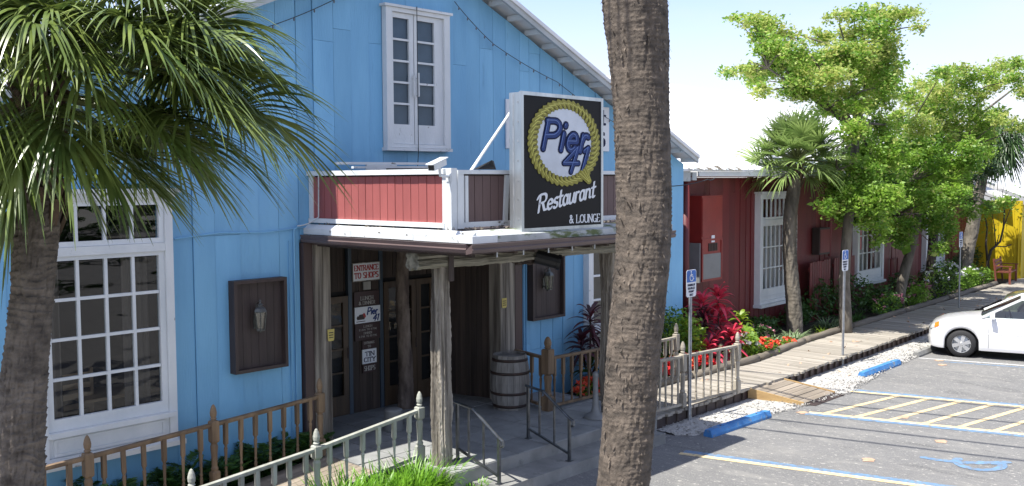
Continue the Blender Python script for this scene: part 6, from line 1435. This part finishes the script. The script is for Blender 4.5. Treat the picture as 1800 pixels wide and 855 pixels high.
for q in [(1452, 300, 26, 22), (1475, 350, 26, 22), (1515, 355, 30, 24), (1560, 350, 30, 26), (1535, 285, 34, 26), (1500, 230, 30, 22)]: cl1.append((*q, D1 - .5, 'leaf'))
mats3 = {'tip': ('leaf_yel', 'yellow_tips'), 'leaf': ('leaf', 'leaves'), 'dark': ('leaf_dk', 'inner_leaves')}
tree('shade_tree', 'tall tree with yellow-tipped spreading crown behind the mid palm, trunk in the flower bed', (23.6, 10.95, .2), tr1, lm1, cl1, mats3)
tr2 = P3((1578, 548, 29), (1583, 510, 29), (1592, 470, 29), (1604, 430, 29), (1612, 390, 29), (1622, 330, 29), (1632, 270, 29))
lm2 = P3((1600, 220, 28.5), (1650, 190, 29), (1700, 170, 29.5), (1750, 150, 29.5), (1790, 150, 30), (1600, 320, 28), (1660, 330, 29), (1700, 260, 29), (1570, 380, 28), (1740, 230, 30))
cl2 = []
for q in [(1590, 168, 26, 14), (1620, 150, 30, 16), (1655, 130, 30, 14), (1690, 122, 28, 10), (1610, 185, 34, 20), (1650, 165, 36, 22), (1690, 150, 34, 20), (1730, 130, 30, 14), (1762, 118, 28, 14), (1790, 112, 18, 12), (1785, 140, 22, 16), (1795, 165, 12, 14), (1755, 150, 26, 12), (1720, 165, 26, 16), (1640, 200, 34, 22), (1760, 210, 26, 10), (1790, 222, 16, 12), (1745, 200, 26, 12), (1660, 225, 36, 24), (1618, 225, 30, 24)]: cl2.append((*q, 28.6, 'tip' if R.random() < .66 else 'leaf'))
for q in [(1680, 190, 40, 24), (1580, 215, 26, 26), (1600, 260, 40, 30), (1650, 260, 40, 30), (1690, 235, 36, 26), (1720, 215, 34, 22), (1570, 290, 34, 34), (1620, 300, 40, 34), (1665, 300, 36, 30), (1600, 345, 38, 30), (1570, 350, 30, 34), (1640, 350, 34, 30), (1680, 345, 24, 28), (1590, 395, 26, 22), (1560, 400, 18, 30), (1640, 395, 26, 22), (1665, 400, 16, 26), (1662, 430, 10, 18), (1700, 290, 24, 20), (1615, 390, 18, 18), (1590, 425, 14, 14), (1705, 370, 18, 16), (1740, 365, 18, 14), (1765, 355, 16, 12), (1650, 440, 8, 16)]: cl2.append((*q, 28.4, 'leaf'))
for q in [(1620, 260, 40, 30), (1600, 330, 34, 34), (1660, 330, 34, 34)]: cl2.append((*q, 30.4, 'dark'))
for q in [(1575, 330, 30, 30), (1625, 350, 34, 26), (1600, 280, 34, 28), (1650, 380, 26, 22), (1685, 320, 26, 26), (1705, 265, 26, 24), (1725, 240, 24, 18)]: cl2.append((*q, 28.0, 'leaf'))
tree('shade_tree', 'wide spreading tree at the right with pale leaning trunk between the second and third windows', (29.2, 11.2, .2), tr2, lm2, cl2, mats3)
tr3 = P3((1632, 560, 31.5), (1634, 520, 31.5), (1636, 470, 31.5), (1640, 420, 31.4), (1650, 370, 31.3), (1660, 320, 31.2))
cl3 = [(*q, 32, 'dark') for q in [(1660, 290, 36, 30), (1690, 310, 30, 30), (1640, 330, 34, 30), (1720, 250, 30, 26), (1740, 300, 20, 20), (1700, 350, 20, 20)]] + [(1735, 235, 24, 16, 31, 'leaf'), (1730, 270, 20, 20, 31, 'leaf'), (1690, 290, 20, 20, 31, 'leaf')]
tree('shade_tree', 'dark slim-trunked tree standing before the third white window', (31.6, 11.5, .2), tr3, P3((1660, 320, 31.2), (1700, 290, 31.5), (1735, 270, 32)), cl3, mats3, bark='bark_dk', r0=.20)
# far trees on the right horizon behind
# bare little tree by the yellow wall
t = thing('small_tree', 'nearly bare little tree with forked stems against the yellow wall', 'tree', (38.6, 11.9, .2)); b = MB()
dq = 36.6
for seg, r in (([(1738, 492), (1736, 460), (1742, 440), (1758, 425), (1764, 400), (1766, 365)], .07), ([(1736, 462), (1733, 430), (1735, 400), (1730, 370)], .05), ([(1742, 440), (1752, 433), (1768, 434), (1778, 430)], .035), ([(1750, 434), (1748, 400), (1744, 375)], .03), ([(1764, 400), (1775, 370), (1790, 358)], .02), ([(1765, 380), (1762, 340), (1765, 325)], .018), ([(1762, 350), (1752, 338)], .012), ([(1764, 345), (1774, 335)], .012), ([(1752, 428), (1757, 412)], .025)):
    P = [Vector(at(a, c, dq)) for a, c in seg]; b.tube(P, [r * (1 - .6 * i / (len(P) - 1)) for i in range(len(P))], 6)
b.build('stems', 'bark_dk', t, True)
P = np.vstack([np.array(at(a, c, dq)) + NR.normal(size=(120, 3)) * .28 for a, c in ((1732, 372), (1750, 368), (1742, 390), (1725, 385), (1790, 352))]); v, f = leaf_cloud(P, .09); np_mesh('leaves', v, f, 'leaf', t)['kind'] = 'stuff'
# broad pale leaves low on the second tree's trunk (a climbing plant)
P = np.vstack([np.array(at(a, c, 28.6)) + NR.normal(size=(12, 3)) * .16 for a, c in ((1575, 400), (1585, 415), (1568, 412), (1600, 400))]); v, f = leaf_cloud(P, .34, aspect=.7); o = np_mesh('climbing_plant', v, f, 'leaf'); tag(o, 'broad-leaved climber on the pale leaning trunk of the second tree', 'climber')

# ------------------------------------------------------------------ plants
def blades(center, n, L, w, spreadr, m, parent, nm='leaves', up=(.9, 1.6), droop=.5, dev=.8, tip=.08, nseg=6, curve=2.0):
    c = np.array(center, float); a = NR.uniform(0, 2 * np.pi, n); r = spreadr * np.sqrt(NR.random(n))
    base = c + np.stack([r * np.cos(a), r * np.sin(a), np.zeros(n)], 1); a2 = a + NR.normal(size=n) * dev
    d = unit(np.stack([np.cos(a2), np.sin(a2), NR.uniform(*up, n)], 1)); LL = L * NR.uniform(.6, 1.15, n)
    side = unit(np.cross(d, np.array([0, 0, 1.0]))); v, f = strips(base, d, LL, np.full(n, w) * NR.uniform(.7, 1.1, n), droop * LL * NR.uniform(.4, 1.3, n), side, nseg, tip, curve)
    o = np_mesh(nm, v, f, m, parent); o['kind'] = 'stuff'; return o
def plant(name, label, cat, c, group=None): return thing(name, label, cat, c, group=group)
for i, (x, y, n, L, l) in enumerate([(8.28, 9.28, 420, .80, 'bright lime grass clump right against the foot of the rough porch post'), (7.86, 9.20, 460, .88, 'bright lime grass clump left of the porch post, before the end acorn post'), (7.35, 9.25, 460, .86, 'bright lime grass clump below the middle of the pale railing'), (6.85, 9.30, 420, .95, 'bright lime grass clump at the left end of the row, by the middle acorn post'), (8.62, 8.80, 90, .40, 'small lime grass tuft spilling over the porch step by the metal handrail'), (6.3, 9.35, 160, .42, 'low lime grass clump left of the middle acorn post')]):
    t = plant('grass_clump', l, 'plant', (x, y, .03), 'lime grass clumps along the railing'); blades((x, y, .03), n, L, .022, .24 if n > 100 else .1, 'grass', t, up=(1.2, 3.0), droop=.45, nseg=7)
# ferns by the blue wall
def fern(x, y, z, h, label):
    t = plant('fern', label, 'fern', (x, y, z), 'ferns between the tan railing and the blue wall'); b = MB(); Ps, Ds = [], []
    for k in range(17):
        a = R.uniform(0, 6.28); el = R.uniform(1.1, 2.6); d = Vector((math.cos(a), math.sin(a) * .45, el)).normalized(); L = h * R.uniform(.75, 1.1)
        pts = [Vector((x, y, z)) + d * L * q - Vector((0, 0, .42 * L * q * q)) for q in np.linspace(0, 1, 9)]; b.tube(pts, .004, 4, False)
        for i in range(1, 24):
            q = i / 24; p = Vector((x, y, z)) + d * L * q - Vector((0, 0, .42 * L * q * q)); tg = (d - Vector((0, 0, .84 * q))).normalized(); s = tg.cross(Vector((0, 0, 1))).normalized(); w = .13 * math.sin(math.pi * min(1, q * 1.02 + .08)) + .01
            for sg_ in (-1, 1): Ps.append(p + s * sg_ * w * .5); Ds.append(s * sg_ + tg * .35)
    b.build('stalks', 'fern', t); n = len(Ps); v, f = leaf_cloud(np.array(Ps), .12, up=1.2, aspect=.27, dirs=np.array(Ds) * 4); np_mesh('leaflets', v, f, 'fern', t)['kind'] = 'stuff'
fl = ['below the sill of the left window', 'under the right corner of the left window sill', 'left of the middle newel of the tan railing', 'behind the middle newel of the tan railing', 'right of the middle newel of the tan railing', 'below the dark lantern panel, left part', 'below the dark lantern panel, right part', 'just left of the brown corner board', 'at the foot of the brown corner board', 'at the far left end under the window']
for k, x in enumerate((5.1, 5.75, 6.15, 6.45, 6.75, 7.0, 7.25, 7.5, 7.68, 4.6)): fern(x, 11.15 + .05 * math.sin(k * 2), .06, .98 + .12 * math.sin(k * 1.7) + (.1 if k in (2, 3, 7) else 0), 'green fern ' + fl[k])
# cordylines
def cordyline(label, stems, m, extra=None, L=.5, w=.085, nl=26):
    t = plant('cordyline', label, 'plant', stems[0][:2] + (.2,)); b = MB()
    for (x, y, z) in stems: b.tube([(x + R.uniform(-.05, .05), y, .15), (x, y, z * .6), (x, y, z)], .018, 6)
    b.build('stems', 'bark_dk', t)
    for k, (x, y, z) in enumerate(stems):
        c = np.array([x, y, z]); n = nl; a = np.arange(n) * 2.4; e = np.linspace(1.6, -.45, n); hgt = np.linspace(.03, -.28, n)
        d = unit(np.stack([np.cos(a), np.sin(a), e], 1)); base = c + np.stack([.0 * a, .0 * a, hgt], 1); mm = extra[k % len(extra)] if extra else m
        LL = L * NR.uniform(.75, 1.1, n); side = unit(np.cross(d, np.array([0, 0, 1.0])) + NR.normal(size=(n, 3)) * .25)
        v, f = strips(base, d, LL, np.full(n, w), .45 * LL, side, 6, .05, 2.0); np_mesh('leaf_rosette', v, f, mm, t)['kind'] = 'stuff'
    return t
cordyline('tall bright magenta-red cordyline at the corner of the red building', [(17.75, 11.15, 1.55), (18.25, 11.05, 1.66), (18.0, 11.3, 1.2), (17.55, 11.0, 1.22), (18.5, 11.15, 1.15)], 'cordy', ['cordy', 'cordy', 'cordy_dk', 'cordy_dk', 'cordy'], .60, .10)
cordyline('lower magenta-red cordyline with cream lower leaves just behind the boardwalk railing end', [(17.6, 10.72, .78), (18.1, 10.62, .86), (17.2, 10.65, .70), (18.5, 10.8, .82)], 'cordy', ['cordy', 'cordy', 'cordy', 'cordy'], .50, .095)
cordyline('cream-striped cordyline rosette low in front of the magenta ones', [(17.45, 10.56, .52), (17.9, 10.5, .50)], 'cream_leaf', None, .36, .08, 16)
cordyline('dark maroon cordyline behind the porch railing before the right blue window', [(13.75, 11.0, 1.66), (14.15, 10.95, 1.42), (13.5, 11.0, 1.25), (13.9, 10.9, 1.05), (14.4, 10.95, 1.2), (13.6, 10.9, .8)], 'cordy_dk', ['cordy_dk', 'cordy_dk', 'cordy_dk', 'cordy_dk', 'cordy_dk', 'leaf_dk'], .55, .075, 30)
cordyline('bright green broad-leaved rosette plant between the magenta cordyline and the first white window', [(19.55, 11.25, .98), (19.3, 11.0, .70)], 'lime', ['lime', 'leaf'], .48, .10, 22)
def shrub(name, label, cat, c, r, n, m, leaf=.07, flowers=None, fm=None, fn=0, fs=.05, group=None, stems=True, aspect=.5, up=.3, m2=None):
    c = Vector(c); t = plant(name, label, cat, c, group)
    if stems:
        b = MB()
        for k in range(7): a = R.uniform(0, 6.28); q = R.uniform(.3, .8); b.tube([c, c + Vector((r[0] * q * .5 * math.cos(a), r[1] * q * .5 * math.sin(a), r[2] * .8)), c + Vector((r[0] * q * math.cos(a), r[1] * q * math.sin(a), r[2] * 1.5))], [.014, .01, .005], 4)
        b.build('stems', 'bark_dk', t)['kind'] = 'stuff'
    u = unit(NR.normal(size=(n, 3))) * NR.uniform(.3, 1, (n, 1)) ** .5; k = 1 + .22 * np.sin(u[:, 0:1] * 7 + u[:, 1:2] * 5 + c.x * 3); P = np.array(c) + np.array([0, 0, r[2]]) + u * np.array(r) * k; P[:, 2] = np.maximum(P[:, 2], c.z + .02)
    if m2:
        h = n // 2; v, f = leaf_cloud(P[:h], leaf, up=up, aspect=aspect); np_mesh('leaves', v, f, m, t)['kind'] = 'stuff'; v, f = leaf_cloud(P[h:], leaf, up=up, aspect=aspect); np_mesh('leaves', v, f, m2, t)['kind'] = 'stuff'
    else: v, f = leaf_cloud(P, leaf, up=up, aspect=aspect); np_mesh('leaves', v, f, m, t)['kind'] = 'stuff'
    if fm:
        u = unit(NR.normal(size=(fn, 3))); u[:, 2] = np.abs(u[:, 2]) * .9 + .05; P0 = np.array(c) + np.array([0, 0, r[2]]) + u * np.array(r) * 1.04
        P = np.repeat(P0, 5, 0) + NR.normal(size=(fn * 5, 3)) * fs * .28; v, f = leaf_cloud(P, fs, up=.8, aspect=.8); np_mesh('flowers', v, f, fm, t)['kind'] = 'stuff'
    return t
shrub('croton_bush', 'lime and yellow speckled bush left of the magenta cordyline', 'bush', (16.75, 10.95, .2), (.42, .42, .60), 1500, 'lime', .11, m2='leaf')
shrub('shrub', 'dark green rounded bush at the right corner of the blue wall', 'bush', (16.2, 11.05, .2), (.62, .28, .68), 1800, 'leaf', .07, m2='leaf_dk')
for k, (x, l) in enumerate(((13.3, 'far left behind the tan railing'), (14.1, 'behind the tan railing under the maroon cordyline'), (14.9, 'behind the palm trunk by the garden railing'), (15.5, 'behind the acorn post of the garden railing'), (16.1, 'left of the end acorn post'), (16.7, 'at the right end, before the kerb timber'))):
    shrub('red_flower_patch', 'bed patch of bright red flowers ' + l, 'flowers', (x, 10.60, .2), (.38, .20, .20), 420, 'leaf', .06, fm='fl_red' if k % 2 else 'fl_coral', fn=95 if x > 14.5 else 50, fs=.10, group='red bedding flowers', stems=False)
shrub('flower_plant', 'green plant with white flowers right of the end acorn post', 'flowers', (18.55, 10.5, .2), (.32, .2, .30), 700, 'lime', .10, fm='fl_white', fn=10, fs=.09, m2='leaf')
shrub('flower_plant', 'cluster of coral-red flowers beside the boardwalk kerb timber', 'flowers', (19.2, 10.42, .2), (.40, .20, .20), 380, 'leaf', .08, fm='fl_coral', fn=22, fs=.09)
shrub('flower_plant', 'small patch of coral flowers left of the strap-leaf clump', 'flowers', (20.4, 10.58, .2), (.30, .15, .12), 220, 'leaf', .07, fm='fl_coral', fn=14, fs=.08, stems=False)
shrub('flower_plant', 'mauve flowers on dark foliage below the first white window', 'flowers', (20.2, 11.2, .2), (.6, .3, .26), 800, 'leaf_dk', .07, fm='fl_pink', fn=14, fs=.06)
def strap(x, y, l, n=130, L=.62, m='lily_var'):
    t = plant('strap_leaf_clump', l, 'plant', (x, y, .2), 'strap-leaf clumps along the kerb'); blades((x, y, .2), n, L, .032, .16, m, t, up=(.5, 1.6), droop=.55, nseg=7)
strap(21.55, 10.95, 'silvery strap-leaf clump nearest, left of the mid palm trunk', 150, .66); strap(20.9, 11.1, 'small silvery strap-leaf clump left of the big one', 80, .5); strap(24.0, 11.2, 'strap-leaf clump right of the mid palm trunk', 150, .68, 'lily_var'); strap(24.9, 11.15, 'strap-leaf clump between mid palm and second parking pole', 140, .62, 'fern'); strap(25.8, 11.3, 'strap-leaf clump behind the second parking pole', 110, .55, 'fern'); strap(23.2, 11.0, 'thin yellow-green strap-leaf tuft at the foot of the mid palm', 40, .5, 'lime')
dark = [(21.6, 11.9, .8, .3, .26, 'dark bush below the first white window left part'), (23.8, 12.0, .7, .3, .30, 'dark bush behind the mid palm trunk'), (25.2, 12.0, 1.0, .3, .55, 'dark bush before the plank screen'), (26.6, 11.7, .9, .4, .6, 'dark bush left of the second white window'), (28.0, 11.6, .9, .4, .40, 'dark bush beneath the second white window'), (30.2, 11.75, .9, .4, .5, 'dark bush right of the pale leaning trunk'), (33.2, 11.9, .9, .4, .5, 'dark bush below the third white window'), (36.6, 12.2, .9, .4, .6, 'dark bush left of the leaning palm foot'), (38.6, 12.4, .8, .3, .7, 'dark bush between leaning palm and yellow wall')]
for x, y, a, b_, c_, l in dark: shrub('shrub', l, 'bush', (x, y, .2), (a, b_, c_), 900, 'leaf_dk', .09, m2='fern', group='dark bushes along the red wall')
shrub('flower_shrub', 'shrub with pink flowers below the second white window', 'flowers', (27.6, 11.1, .2), (.9, .3, .30), 900, 'fern', .08, fm='fl_pink', fn=16, fs=.09, m2='leaf')
shrub('flower_shrub', 'yellow-green shrub with a few pink blooms right of the pale leaning trunk', 'flowers', (30.0, 11.2, .2), (.8, .3, .36), 900, 'leaf', .09, fm='fl_pink', fn=14, fs=.10)
shrub('flower_shrub', 'white daisy-like flowering shrub below the third white window', 'flowers', (32.6, 11.35, .2), (1.3, .35, .62), 1600, 'leaf', .08, fm='fl_white', fn=60, fs=.06, m2='leaf_dk')
shrub('flower_shrub', 'green shrub with white blooms at the foot of the leaning palm', 'flowers', (35.6, 11.5, .2), (1.0, .3, .42), 1200, 'leaf', .09, fm='fl_white', fn=16, fs=.07)
shrub('shrub', 'low green bush between the flowers and the bench', 'bush', (37.3, 11.6, .2), (.8, .3, .35), 700, 'leaf', .09)
# moss tuft on left window head, fallen leaves
P = np.stack([NR.uniform(4.9, 5.7, 500), NR.uniform(11.20, 11.36, 500), 4.04 + NR.random(500) * .06], 1); v, f = leaf_cloud(P, .04); o = np_mesh('moss_tuft', v, f, 'fern'); tag(o, 'green tuft growing on top of the left window head', 'moss'); o['kind'] = 'stuff'
P = np.vstack([np.stack([NR.uniform(13.2, 27, 40), NR.uniform(8.0, 10.2, 40), np.full(40, .03)], 1), np.stack([NR.uniform(20, 34, 60), NR.uniform(9.4, 10.8, 60), np.full(60, .262)], 1)])
P[:40, 2] = np.where(P[:40, 1] > 8.95, .262, .05); v, f = leaf_cloud(P, .075, up=3, aspect=.7); o = np_mesh('fallen_leaves', v, f, 'orange_leaf'); o['kind'] = 'stuff'; o['label'] = 'scattered dry orange leaves on boardwalk and gravel'

# overhead service wires crossing above the lot
for k, (x0, z) in enumerate(((9.8, 8.4), (10.5, 8.6), (12.1, 8.8), (13.4, 8.6))):
    a = Vector((x0 + 6.5, -14, z + .4)); c = Vector((x0 - 1.1, 14, z + .3)); b = MB(); b.tube([a.lerp(c, i / 20) - Vector((0, 0, .5 * 4 * (i / 20) * (1 - i / 20))) for i in range(21)], .034, 6)
    tag(b.build('overhead_wire', 'wire'), ['overhead service wire nearest to the porch', 'second overhead service wire from the porch side', 'third overhead service wire from the porch side', 'overhead service wire farthest from the porch'][k] + ', high above the parking bays', 'wire', 'overhead service wires')

# dense planting across the lot behind the camera (seen mirrored in the window glass)
n = 9000; P = np.stack([NR.uniform(-5, 70, n), -32 + NR.normal(size=n) * 1.2, 3.2 * NR.random(n) ** .8 + 1.2 * NR.random(n) * np.abs(np.sin(np.linspace(0, 9, n)))], 1); v, f = leaf_cloud(P, .55, aspect=.7)
o = np_mesh('far_hedge', v, f, 'leaf_dk'); o['kind'] = 'stuff'
